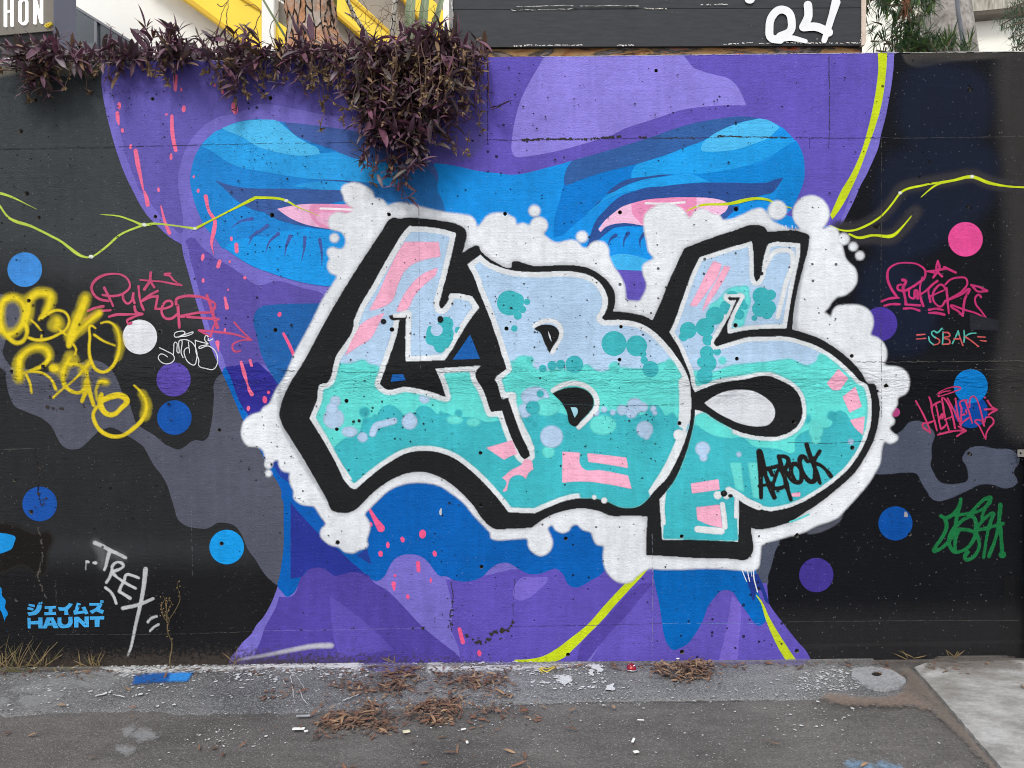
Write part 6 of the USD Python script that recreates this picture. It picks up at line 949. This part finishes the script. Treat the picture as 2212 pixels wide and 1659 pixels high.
# ------------------------------------------------------------------ purple trailing plants over the wall
PL = [surface('plum_leaf', (116, 84, 99), rough=.5, scale=9, c2=(84, 58, 70), bump=.12, bscale=60, spec=.35, translucent=.06), surface('dusk_leaf', (104, 86, 94), rough=.46, scale=9, c2=(74, 60, 66), bump=.12, bscale=60, spec=.5, translucent=.05),
      surface('wine_leaf', (134, 88, 106), rough=.5, scale=9, c2=(98, 60, 76), bump=.12, bscale=60, translucent=.08), surface('olive_purple_leaf', (98, 86, 80), rough=.46, scale=9, c2=(70, 61, 57), bump=.12, bscale=60, spec=.4, translucent=.05), surface('withered_leaf', (150, 122, 92), rough=.7, scale=14, c2=(110, 84, 64), bump=.3)]
TAN = [surface('dry_bract', (156, 132, 98), rough=.75, scale=20, c2=(108, 84, 60), bump=.3), surface('dry_stem', (122, 98, 82), rough=.75, scale=16, c2=(84, 60, 56), bump=.3), surface('purple_stem', (112, 76, 92), rough=.5, scale=12, c2=(78, 52, 64), bump=.2)]
topz = lambda px: TOP(px)
class Plant:
    def __init__(s, label, seed):
        s.q = np.random.default_rng(seed); s.th = thing('trailing_plant', label, 'plant', group=None); s.leaves = []; s.stems = [Bag(), Bag()]; s.bract = Bag()
    def leaf(s, p, d, L, Wd=None, up=None, mat=None, curl=None):
        q = s.q; L = L*q.choice([.42, .68, .9, 1.12], p=[.24, .32, .3, .14]); Wd = Wd or L*q.uniform(.2, .32); V, F_ = leaf_geo(L, Wd, q.uniform(.25, .6), curl if curl is not None else q.uniform(-.05, .4), 6, q.normal(0, .35))
        up = up if up is not None else np.array([q.normal(0, .4), -.45+q.normal(0, .3), 1.0]); P = place(V, p, d, up); s.leaves.append((P, F_, q.choice([0, 1, 2, 3, 4], p=[.36, .25, .12, .21, .06]) if mat is None else mat))
    def stem(s, path, r0, r1, dry):
        m = tube(path, np.linspace(r0, r1, len(path)), 5); s.stems[1 if dry else 0].add(m.vertices, m.faces)
    def shoot(s, path, Lf=(.085, .135), start=.3, gap=.036, tuft=4, dry=.1):
        q = s.q; path = np.array(path); seg = np.linalg.norm(np.diff(path, axis=0), axis=1); cum = np.r_[0, np.cumsum(seg)]; T = cum[-1]
        fine = np.stack([np.interp(np.linspace(0, T, max(5, int(T/.035))), cum, path[:, i]) for i in range(3)], 1); fine[1:-1] += q.normal(0, .004, fine[1:-1].shape)
        s.stem(fine, .0042, .0026, q.random() < dry+.25)
        u = start*T; ph = q.uniform(0, 6.28)
        while u < T:
            p = np.array([np.interp(u, cum, path[:, i]) for i in range(3)]); e = min(T, u+.02); d0 = np.array([np.interp(e, cum, path[:, i]) for i in range(3)])-np.array([np.interp(max(0, u-.02), cum, path[:, i]) for i in range(3)]); d0 /= np.linalg.norm(d0)+1e-9
            ph += np.pi+q.normal(0, .5); a = np.cross(d0, [0, 1., .15]); a /= np.linalg.norm(a)+1e-9; b = np.cross(d0, a); r = a*math.cos(ph)+b*math.sin(ph)
            if r[1] > .2: r[1] *= -.4
            s.leaf(p, r*q.uniform(.6, 1.1)+d0*q.uniform(.3, .9)+np.array([0, -.25, .12]), q.uniform(*Lf)*(.75+.25*u/T)); u += gap*q.uniform(.6, 1.5)
        tip = path[-1]
        for i in range(tuft):
            d = d0*q.uniform(.4, 1.0)+q.normal(0, .55, 3); d[1] = -abs(d[1])*.8; s.leaf(tip, d, q.uniform(Lf[0]*.7, Lf[1]*.9))
    def bracts(s, p, n=3, sz=.022):
        q = s.q
        for i in range(n):
            V, F_ = leaf_geo(sz*q.uniform(.7, 1.4), sz*.55, .5, q.uniform(-.4, .6), 3); s.bract.add(place(V, p, q.normal(0, 1, 3)+np.array([0, -.4, -.5]), q.normal(0, 1, 3)), F_)
    def finish(s, nparts):
        # the leaves that show largest: foremost ones first
        key = [-(np.ptp(P[:, 0])*np.ptp(P[:, 2]))+P[:, 1].mean()*.02 for P, _, _ in s.leaves]; order = np.argsort(key)
        for i in order[:nparts]: P, F_, m = s.leaves[i]; obj('leaf', trimesh.Trimesh(P, F_, process=False), PL[m], s.th, smooth=True)
        for k in range(5):
            bag = Bag(); [bag.add(s.leaves[i][0], s.leaves[i][1]) for i in order[nparts:] if s.leaves[i][2] == k]
            if bag.n: obj('foliage', bag.mesh(), PL[k], s.th, smooth=True, kind='stuff')
        if s.stems[0].n: obj('stems', s.stems[0].mesh(), TAN[2], s.th, kind='stuff')
        if s.stems[1].n: obj('stems', s.stems[1].mesh(), TAN[1], s.th, kind='stuff', label='dry brown stems')
        if s.bract.n: obj('dry_bracts', s.bract.mesh(), TAN[0], s.th, kind='stuff')
def up_shoot(P, x, y_, Y, lean=None, **kw):
    q = P.q; y_ = min(y_+30+(6 if x < 200 else 0), 129); b = Wp(x+q.uniform(-14, 14), TOP(x)+6, max(.06, Y)); t = Wp(x, y_, Y+q.uniform(-.04, .04)); m = (b+t)/2+[q.normal(0, .015), -.02, 0]; P.shoot([b, m, t], **kw)
def hang_shoot(P, x, y_, out, spread=30, start=.45, **kw):
    q = P.q; xs = x+q.uniform(-spread, spread); a = Wp(xs, TOP(xs)-2, q.uniform(.05, .28)); a[2] += q.uniform(-.02, .05); e = Wp(xs+(x-xs)*.25, TOP(xs)-q.uniform(4, 26), 0); e[1] = -out*.35; m = Wp(xs+(x-xs)*.7, TOP(xs)+(y_-TOP(xs))*.5, 0); m[1] = -out*q.uniform(.7, 1.1); t = Wp(x, y_, 0); t[1] = -out*q.uniform(.5, 1.0)
    tip = t+np.array([q.normal(0, .02), -.03, q.uniform(0, .05)]); P.shoot([a, e, m, t, tip], start=start, **kw)
def dry_strand(P, x0, y0, x1, y1, out=.04, nb=3):
    q = P.q; a, b = Wp(x0, y0, 0), Wp(x1, y1, 0); a[1] = b[1] = -out; n = 9; t = np.linspace(0, 1, n)[:, None]; path = a+(b-a)*t; path[1:] += np.cumsum(q.normal(0, .004, (n-1, 3)), 0); path[:, 1] = np.minimum(path[:, 1], -.012); P.stem(path, .003, .0018, True)
    for i in range(nb): P.bracts(path[q.integers(3, n)], 2)
    P.bracts(path[-1], 4, .026)
def fill_region(P, n, area, out, cond=None, **kw):
    A = poly(area); shapely.prepare(A); x0, y0, x1, y1 = A.bounds; q = P.q; k = 0
    while k < n:
        a, b = q.uniform(x0, x1), q.uniform(y0, y1)
        if shapely.contains_xy(A, a, b): hang_shoot(P, a, b, q.uniform(*out), **kw); k += 1
p1_ = Plant('plum purple trailing plant spilling over the left end of the wall', 31)
fill_region(p1_, 20, '40,140 190,140 185,165 150,195 112,212 92,205 80,180 40,165', (.04, .15), spread=24)
fill_region(p1_, 5, '85,185 115,185 112,214 95,214', (.04, .1), spread=14, gap=.04)
for i in range(50): up_shoot(p1_, p1_.q.uniform(48, 200), p1_.q.uniform(76, 128), p1_.q.uniform(-.06, .35), start=.2)
for x, y_ in ((128, 46), (70, 82), (105, 72), (150, 78), (28, 92)): up_shoot(p1_, x, y_, p1_.q.uniform(0, .1), start=.5, gap=.05, tuft=3)
for a in ((60, 158, 2, 168), (70, 160, 20, 158), (108, 165, 105, 205), (118, 150, 108, 190), (190, 140, 215, 172), (158, 150, 205, 140), (75, 205, 80, 228)): dry_strand(p1_, *a, out=.05)
for i in range(14):
    x = p1_.q.uniform(60, 190); dry_strand(p1_, x, 140, x+p1_.q.normal(0, 12), p1_.q.uniform(155, 200), out=p1_.q.uniform(.03, .09), nb=2)
p1_.finish(210)
p2_ = Plant('dusky purple trailing plant along the wall top between the sign and the tree', 32)
for i in range(70): up_shoot(p2_, p2_.q.uniform(195, 480), p2_.q.uniform(92, 130), p2_.q.uniform(-.05, .4), start=.15)
for i in range(58): up_shoot(p2_, p2_.q.uniform(470, 700), p2_.q.uniform(90, 126), p2_.q.uniform(-.05, .4), start=.15)
for x, y_ in ((240, 28), (318, 30), (300, 50), (352, 52), (376, 42), (400, 88), (445, 62), (424, 76), (488, 54), (500, 70), (529, 28), (536, 50), (527, 42), (560, 60), (610, 62), (575, 80), (462, 90), (545, 80)): up_shoot(p2_, x, y_, p2_.q.uniform(-.02, .12), start=.45, gap=.045, tuft=3, Lf=(.045, .085))
fill_region(p2_, 30, '215,140 440,136 430,160 390,168 330,164 300,160 250,172 232,165', (.03, .12), spread=26)
fill_region(p2_, 26, '438,140 690,134 690,165 640,160 600,172 560,178 530,205 500,180 470,160', (.03, .13), spread=30)
for x, y_ in ((505, 190), (515, 250), (520, 212), (620, 195), (660, 215), (672, 178), (600, 180), (250, 190), (560, 165), (498, 180)): hang_shoot(p2_, x, y_, .06, spread=16, start=.6, gap=.045, Lf=(.05, .09))
for i in range(34):
    x = p2_.q.choice([p2_.q.uniform(230, 400), p2_.q.uniform(450, 690)], p=[.3, .7]); dry_strand(p2_, x, 136, x+p2_.q.normal(0, 12), p2_.q.uniform(145, 195), out=p2_.q.uniform(.02, .09), nb=3)
for a in ((508, 180, 512, 215), (538, 170, 535, 215), (556, 190, 572, 207), (535, 215, 545, 215), (452, 155, 447, 165), (598, 180, 596, 186)): dry_strand(p2_, *a, out=.05)
p2_.finish(290)
p3_ = Plant('large dark purple trailing plant hanging in a pointed mass down the wall', 33)
fill_region(p3_, 74, '690,140 760,128 1020,128 1030,160 1010,230 960,270 900,280 800,270 770,230 720,170', (.05, .22), spread=46)
fill_region(p3_, 60, '780,230 1010,215 1005,275 985,315 930,330 900,340 850,340 800,310', (.06, .20), spread=50, start=.55)
fill_region(p3_, 34, '795,300 945,290 930,345 900,390 880,415 858,395 830,350', (.05, .16), spread=40, start=.62)
for x, y_ in ((870, 425), (880, 400), (862, 395), (890, 372), (872, 438), (905, 372), (838, 360), (815, 330), (800, 315), (798, 378), (820, 385), (846, 392), (795, 350), (1060, 245), (1035, 180), (1045, 150), (1030, 255), (1000, 280), (970, 312)): hang_shoot(p3_, x, y_, .07, spread=24, start=.72, gap=.035, Lf=(.06, .105))
for i in range(112): up_shoot(p3_, p3_.q.uniform(690, 1045), p3_.q.uniform(80, 124), p3_.q.uniform(-.12, .5), start=.15)
for x, y_ in ((728, 52), (752, 46), (784, 62), (806, 60), (880, 40), (868, 44), (830, 66), (942, 56), (956, 68), (902, 74), (1012, 78), (1038, 90), (705, 66), (940, 46)): up_shoot(p3_, x, y_, p3_.q.uniform(-.05, .1), start=.5, gap=.04, tuft=3, Lf=(.06, .11))
for i in range(75): 
    x = p3_.q.uniform(680, 1035); dry_strand(p3_, x, p3_.q.uniform(120, 170), x+p3_.q.uniform(-20, 20), p3_.q.uniform(160, 265 if x > 760 else 210), out=p3_.q.uniform(.04, .22), nb=4)
for a in ((690, 150, 697, 235), (700, 160, 705, 230), (712, 165, 705, 222), (715, 170, 722, 200), (703, 225, 700, 285), (700, 215, 745, 245), (745, 250, 747, 280), (760, 180, 758, 208), (1030, 170, 1035, 245), (1020, 160, 1052, 200), (1034, 240, 1036, 283), (955, 310, 1005, 345 ), (1016, 290, 1018, 328), (808, 345, 810, 395), (985, 300, 975, 330)): dry_strand(p3_, *a, out=.05, nb=3)
for i in range(110):
    x, y_ = p3_.q.uniform(770, 1020), p3_.q.uniform(130, 290); b = Wp(x, y_, 0); b[1] = -p3_.q.uniform(.05, .24); p3_.bracts(b, 3, .02)
p3_.finish(300)

# bare twigs against the building
tw = thing('bare_twigs', 'thin bare curling twigs reaching up in front of the yellow beams', 'twigs')
tb = Bag()
for pth in ([(430, 118), (452, 88), (470, 60), (476, 36), (486, 8), (492, -20)], [(494, 72), (490, 40), (491, -20)], [(540, 90), (552, 50), (560, 30), (548, 14), (524, 13)], [(596, 120), (586, 86), (580, 60), (596, 30), (604, 0), (606, -20)], [(470, 8), (480, 14), (488, 6)], [(860, 110), (880, 70), (905, 52), (930, 60)], [(905, 100), (916, 66), (940, 40), (936, 16)], [(940, 90), (950, 60), (938, 40), (955, 20)], [(870, 90), (862, 50), (874, 20), (868, -10)], [(800, 110), (812, 60), (836, 28), (828, 4)], [(1, 1), (1, 1)]):
    if len(pth) < 3: continue
    c = curve(' '.join(f'{a},{b}' for a, b in pth), False, 5); P = np.array([Wp(a, b, .6) for a, b in c]); P += np.cumsum(R3.normal(0, .002, P.shape), 0); m = tube(P, np.linspace(.0035, .0016, len(P)), 5); tb.add(m.vertices, m.faces)
for i in range(46):
    x, y_ = R3.uniform(760, 965), R3.uniform(0, 90); a = R3.uniform(0, 6.28); n = 7; P = [Wp(x, y_, .7)]
    for k in range(n): a += R3.normal(0, .45); P.append(P[-1]+.022*np.array([math.cos(a), R3.normal(0, .2), math.sin(a)]))
    m = tube(np.array(P), np.linspace(.0018, .0009, n+1), 4); tb.add(m.vertices, m.faces)
obj('twigs', tb.mesh(), surface('twig_dry', (112, 92, 70), rough=.85, scale=20), tw, kind='stuff')

# ------------------------------------------------------------------ litter on the ground
LT = [surface('litter_brown', (132, 101, 82), rough=.75, scale=14, c2=(98, 72, 58), bump=.2, per_object=.28), surface('litter_tan', (166, 136, 106), rough=.75, scale=14, c2=(126, 98, 76), bump=.2, per_object=.22), surface('litter_dark', (100, 80, 68), rough=.75, scale=14, c2=(72, 58, 50), bump=.2, per_object=.25), surface('litter_rust', (144, 100, 78), rough=.75, scale=14, c2=(108, 76, 60), bump=.2, per_object=.25)]
UsdGeom.Scope.Define(stage, '/World/Looks/leaf_kinds') if False else None
q = np.random.default_rng(91)
protos = []
kinds = []
for k in range(12):
    L = .82*[.05, .062, .044, .07, .04, .055, .036, .075, .048, .034, .055, .042][k]; V, F_ = leaf_geo(L, L*[.3, .24, .4, .2, .46, .28, .5, .18, .36, .44, .26, .32][k], q.uniform(.05, .6), q.uniform(-.3, .2), 6, q.normal(0, .45)); V[:, 0] -= L/2; V[:, 2] -= V[:, 2].min()-.001; kinds.append((V, F_))
firsts = {}
def fallen(px, py, lift, k, m, label, group, tilt=.25, size=None):
    c = gpos(px, py, .03); c[2] = SLOPE*c[0]+(AZ+.001 if py < 1553-px*.017 else .005)+lift; key = (k, m)
    rz, rx, ry = q.uniform(0, 360), q.normal(0, tilt)*40, q.normal(0, tilt)*40
    if key not in firsts:
        cls = stage.CreateClassPrim(f'/World/_leaf_kind_{len(firsts):03d}'); x = str(cls.GetPath()); mm = usdkit.mesh(stage, x+'/blade', trimesh.Trimesh(*kinds[k], process=False), LT[m], smooth=True); firsts[key] = x
    return copy_of(firsts[key], 'fallen_leaf', label, 'leaf', c, rz, group, (rx, ry), size or q.choice([.5, .75, 1.0, 1.2], p=[.3, .3, .25, .15]))
A1 = ['715,1478 740,1466 790,1462 830,1466 850,1452 890,1454 905,1470 880,1488 840,1492 790,1490 740,1488', '820,1446 850,1436 890,1436 900,1444 870,1452 830,1452', '935,1452 980,1446 1050,1450 1098,1450 1098,1464 1060,1476 1000,1482 960,1470', '690,1550 720,1526 780,1522 830,1528 850,1540 820,1556 760,1562 700,1566', '780,1520 810,1505 820,1520 800,1536', '870,1530 900,1512 940,1502 990,1498 1000,1512 980,1540 940,1550 890,1542', '800,1560 830,1550 850,1566 820,1572']
cnt = 0
litterbag = [Bag() for _ in LT]
def pile(area, n, h, lab, grp, ni, mm=(0, 0, 3, 1, 2)):
    A = poly(area); shapely.prepare(A); x0, y0, x1, y1 = A.bounds; cen = np.array(A.centroid.coords[0]); done = 0
    sp = []
    while done < n:
        a, b = q.uniform(x0, x1), q.uniform(y0, y1)
        if not shapely.contains_xy(A, a, b): continue
        dd = min(1.0, A.exterior.distance(Point(a, b))/12.0)
        if q.random() > .35+dd: continue
        sl_ = 0; e_ = q.exponential(1.0); sp.append((a+q.normal(0, 9)*e_, max(b+q.normal(0, 4.5)*e_, BOT(a)-1), h*dd*q.random())); done += 1
    sp.sort(key=lambda s_: -s_[2])
    for i, (a, b, l) in enumerate(sp):
        k, m = int(q.integers(0, 12)), int(q.choice(mm))
        if i < ni: fallen(a, b, l, k, m, lab, grp, .22)
        else:
            V, F_ = kinds[k]; c = gpos(a, b, .03); c[2] = SLOPE*c[0]+(AZ+.001 if b < 1553-a*.017 else .005)+l; d = q.normal(0, 1, 3); d[2] *= .12; litterbag[m].add(place(V*q.choice([.4, .6, .85, 1.1], p=[.3, .3, .25, .15]), c, d, np.array([q.normal(0, .25), q.normal(0, .25), 1.0])), F_)
WHERE = ['in the middle left patch of the leaf drift', 'in the small patch of the drift against the wall', 'in the upper right patch of the leaf drift by the rubber band', 'in the lower left patch of the leaf drift by the grey chip', 'in the thin bridge between the two lower patches of the drift', 'in the lower right patch of the leaf drift', 'in the lowest fringe of the leaf drift above the cream scrap']
for i, (s_, n, h, ni) in enumerate(zip(A1, (300, 90, 290, 300, 60, 380, 50), (.005, .005, .005, .006, .003, .006, .003), (26, 10, 28, 26, 8, 30, 8))):
    pile(s_, n, h, 'brown dead leaf '+WHERE[i], 'dead leaves '+WHERE[i], ni)
pile('1406,1434 1425,1428 1470,1428 1500,1418 1530,1426 1544,1440 1530,1456 1500,1464 1465,1466 1430,1454', 560, .036, 'dead leaf in the heaped pile against the foot of the wall', 'dead leaves heaped against the wall', 46, (0, 1, 1, 2, 0))
for s_, n in (('690,1440! 1110,1440! 1110,1560! 680,1570!', 260), ('0,1444! 900,1435! 2200,1422! 2200,1428! 900,1441! 0,1450!', 260), ('430,1500! 1250,1490! 1250,1620! 430,1620!', 40), ('560,1510 610,1480 650,1474 660,1486 600,1500', 26), ('1070,1500 1106,1496 1106,1506 1075,1510', 16), ('1040,1520 1090,1515 1080,1530 1045,1532', 14), ('660,1575 690,1560 760,1565 830,1560 810,1572 700,1580', 22), ('1106,1528 1160,1520 1165,1534 1110,1545', 22), ('0,1443 110,1440 210,1440 210,1448 100,1452 0,1460', 22), ('1880,1434 1960,1430 1975,1445 1990,1470 1950,1460', 26), ('1990,1434 2090,1430 2095,1436 2000,1440', 24), ('300,1452 450,1440 440,1446 310,1456', 10), ('1280,1430 1370,1428 1370,1434 1290,1434', 8), ('1545,1430 1600,1428 1610,1434', 6)):
    pile(s_, n, .004, 'loose dead leaf', None, 0)
for k in range(len(LT)):
    if litterbag[k].n: obj('leaf_litter', litterbag[k].mesh(), LT[k], kind='stuff', smooth=True, label='brown leaf litter lying below the wall')
singles = [(132, 1517, 1, 'curled tan leaf on the grey asphalt at the left'), (287, 1521, 3, 'rust leaf left of the leaf drift with bare asphalt round it'), (276, 1482, 1, 'tan leaf just below the blue painted strip'), (290, 1542, 1, 'pale leaf on the road below the rust leaf'), (15, 1574, 3, 'long rust leaf at the left edge of the road'), (69, 1578, 1, 'tan leaf beside the long rust leaf'), (206, 1625, 1, 'small tan leaf low on the left of the road'), (28, 1653, 1, 'tan leaf in the lower left corner'),
  (743, 1645, 3, 'brown leaf low in the middle, left of its twin'), (763, 1646, 0, 'brown leaf low in the middle, right of its twin'), (916, 1637, 3, 'rust leaf near the bottom right of the drift'), (1101, 1612, 1, 'pale tan leaf low in the middle of the road'), (1120, 1640, 3, 'rust upright leaf near the bottom middle'), (1149, 1654, 1, 'yellowish leaf at the bottom edge'), (1134, 1622, 0, 'thin brown leaf above the yellowish leaf'), (1236, 1527, 1, 'tan hooked leaf on the road right of the drift'), (1325, 1521, 1, 'tan leaf on the gutter line'), (1667, 1594, 1, 'boat shaped tan leaf on the road at the right'), (1867, 1641, 1, 'tan leaf beside the pale blue stain'), (2008, 1436, 1, 'tan leaf at the top edge of the concrete slab'), (1460, 1462, 3, 'broad rust leaf at the lower edge of the heaped pile'), (1412, 1447, 0, 'flat brown leaf at the left tip of the heaped pile'), (2208, 1478, 1, 'orange leaf at the right edge of the slab'), (250, 1450, 3, 'rust leaf at the foot of the wall near the weed'), (175, 1461, 3, 'rust leaf under the stencilled signature'), (650, 1560, 0, 'flat brown leaf left of the lower drift')]
for px, py, m, lab in singles: fallen(px, py, .002, int(q.integers(0, 12)), m, lab, None, .12, 1.15)
fallen(873, 1548, .004, 8, 1, 'pale yellow leaf at the lower edge of the drift', None, .1)
# small rubbish
can = thing('crushed_can', 'crushed red drink can end with silver rim at the foot of the wall', 'can', gpos(1364, 1447, .014)); cz = stage.GetPrimAtPath(can.GetPath())
red = surface('can_red', (176, 40, 52), rough=.3, scale=30, c2=(120, 30, 40), metallic=.3); sil = surface('can_silver', (200, 200, 204), rough=.25, scale=40, metallic=.8)
dm = trimesh.creation.icosphere(3, .024); dm.vertices[:, 2] *= .8; dm.vertices += .005*(meshkit.fbm(dm.vertices*90, 3, 4)[:, None]-.5)*np.array([2, 2, 2]); dm.apply_translation((0, 0, .012)); obj('dome', dm, red, can, smooth=True)
rimm = trimesh.creation.torus(.027, .0028, 32, 8); rimm.apply_translation((0, 0, .004)); obj('rim', rimm, sil, can, smooth=True)
for i in range(5):
    a = i*1.3; w2 = tube([[.012*math.cos(a), .012*math.sin(a)-.01, .026], [.017*math.cos(a+.3), .017*math.sin(a+.3)-.008, .028]], .0022, 6); obj('glint_fold', w2, sil, can)
def loop_strip(pts_, c, name, label, cat, r):
    th = thing(name, label, cat); P = np.array([gpos(a, b, .016) for a, b in curve(pts_, False, 1.5)]); P[:, 2] = SLOPE*P[:, 0]+AZ+.006+.004*np.sin(np.arange(len(P))*.3); obj('band', tube(P, r, 6), surface('band_yellow', c, rough=.5, scale=20), th, smooth=True)
loop_strip('1164,1446 1180,1445 1194,1442 1198,1444 1192,1447 1176,1450 1166,1448 1172,1454', (206, 186, 70), 'rubber_band', 'looped yellow rubber band on the white-flecked asphalt', 'rubber band', .0032)
wm = surface('paper_white', (232, 232, 228), rough=.6, scale=40, spread=.05)
def scrap(px, py, L, Wd, rz, label, mat=wm):
    th = thing('paper_scrap', label, 'litter', (gpos(px, py, .008)+[0, 0, .002 if py > 1540 else .009]), rz)
    L, Wd = L*.72, Wd*.72; g_ = box(-L/2, L/2, -Wd/2, Wd/2, 0, .004, .001); V = g_.vertices; V[:, 2] += .006*np.abs(V[:, 0]/L)**1.5; obj('scrap', g_, mat, th)
scrap(1368, 1602, .05, .014, 70, 'white paper strip standing out low in the middle of the road'); scrap(1374, 1627, .03, .022, 20, 'crumpled white scrap below the paper strip'); scrap(878, 1583, .04, .028, 20, 'folded cream paper scrap below the drift', surface('cream_scrap', (222, 214, 180), rough=.6))
scrap(1001, 1578, .03, .012, 30, 'white chip right of the cream scrap, the upper of two'); scrap(1009, 1606, .026, .014, 100, 'white chip right of the cream scrap, the lower of two'); scrap(645, 1577, .07, .025, 5, 'flat white scrap left of the lower drift'); scrap(661, 1582, .022, .016, 30, 'small white square beside the flat white scrap'); scrap(655, 1549, .085, .018, 4, 'long grey chip at the left end of the lower drift', surface('grey_scrap', (160, 164, 166), rough=.7)); scrap(1384, 1558, .04, .007, -8, 'thin white sliver on the road right of centre')
scrap(1464, 1428, .022, .016, 20, 'white scrap on top of the heaped leaves'); scrap(1468, 1458, .02, .014, 60, 'pale scrap in the front of the heaped leaves', surface('cream_scrap2', (214, 196, 168), rough=.6))
# dry weeds at the foot of the wall
gm = [surface('dry_grass', (136, 116, 78), rough=.8, scale=20, c2=(98, 82, 54)), surface('olive_grass', (92, 92, 52), rough=.8, scale=20, c2=(66, 66, 38))]
gr_ = [Bag(), Bag()]
for i in range(84):
    px = q.choice([q.uniform(-20, 60), q.uniform(20, 110), q.uniform(90, 230)], p=[.4, .35, .25]); b = wpos(px, BOT(px)-2, 0.); b[1] = -q.uniform(.01, .09); b[2] = SLOPE*b[0]+.015; L = q.uniform(.04, .17)*(1 if px < 110 else .6); a = q.normal(0, .85); d = np.array([math.sin(a), -abs(q.normal(0, .5)), math.cos(a)]); V, F_ = leaf_geo(L, q.uniform(.0025, .005), .3, q.uniform(.1, .9), 5); gr_[int(q.random() < .3)].add(place(V, b, d, np.array([0, -1., .3])), F_)
for i in range(26):
    px = q.choice([210, 850, 848, 1960, 2050, 520])+q.normal(0, 8); b = wpos(px, BOT(px)-2, 0.); b[1] = -q.uniform(.01, .05); b[2] = SLOPE*b[0]+.015; V, F_ = leaf_geo(q.uniform(.04, .1), .005, .3, .3, 5); a = q.normal(0, .7); gr_[0].add(place(V, b, np.array([math.sin(a), -.3, math.cos(a)]), np.array([0, -1., .3])), F_)
for k in (0, 1): obj('dry_grass', gr_[k].mesh(), gm[k], kind='stuff', label='dry grass at the foot of the wall')
wd = thing('dead_weed', 'tall dead branching weed standing against the black wall at the left', 'weed')
wb_ = Bag(); sd = Bag()
main = curve('381,1440 378,1400 376,1372 374,1350 372,1335', False, 6); 
def wst(s_, r0, r1):
    P = np.array([wpos(a, b, 0.) for a, b in curve(s_, False, 5)]); P[:, 1] = -.05-.02*np.sin(np.arange(len(P))*.4); m = tube(P, np.linspace(r0, r1, len(P)), 5); wb_.add(m.vertices, m.faces)
    for t in range(5): c = P[-1-t*2 if len(P) > t*2 else -1]; ms_ = trimesh.creation.icosphere(1, .0032); ms_.apply_translation(c+q.normal(0, .006, 3)); sd.add(ms_.vertices, ms_.faces)
for s_, a, b in (('381,1440 378,1400 376,1372 374,1340', .0035, .003), ('374,1340 366,1322 358,1308 351,1300', .0025, .0012), ('374,1342 372,1320 364,1296 360,1284', .0025, .0012), ('374,1338 378,1330 386,1318 393,1300 395,1270 397,1248', .0022, .0009), ('370,1330 372,1310 371,1292 374,1288', .002, .001), ('366,1322 362,1300 366,1288', .0018, .001), ('376,1336 374,1316 378,1296', .0018, .001)): wst(s_, a, b)
obj('stems', wb_.mesh(), surface('weed_brown', (104, 88, 60), rough=.85, scale=30), wd); obj('seed_heads', sd.mesh(), surface('weed_seed', (146, 122, 78), rough=.85, scale=40), wd, kind='stuff')
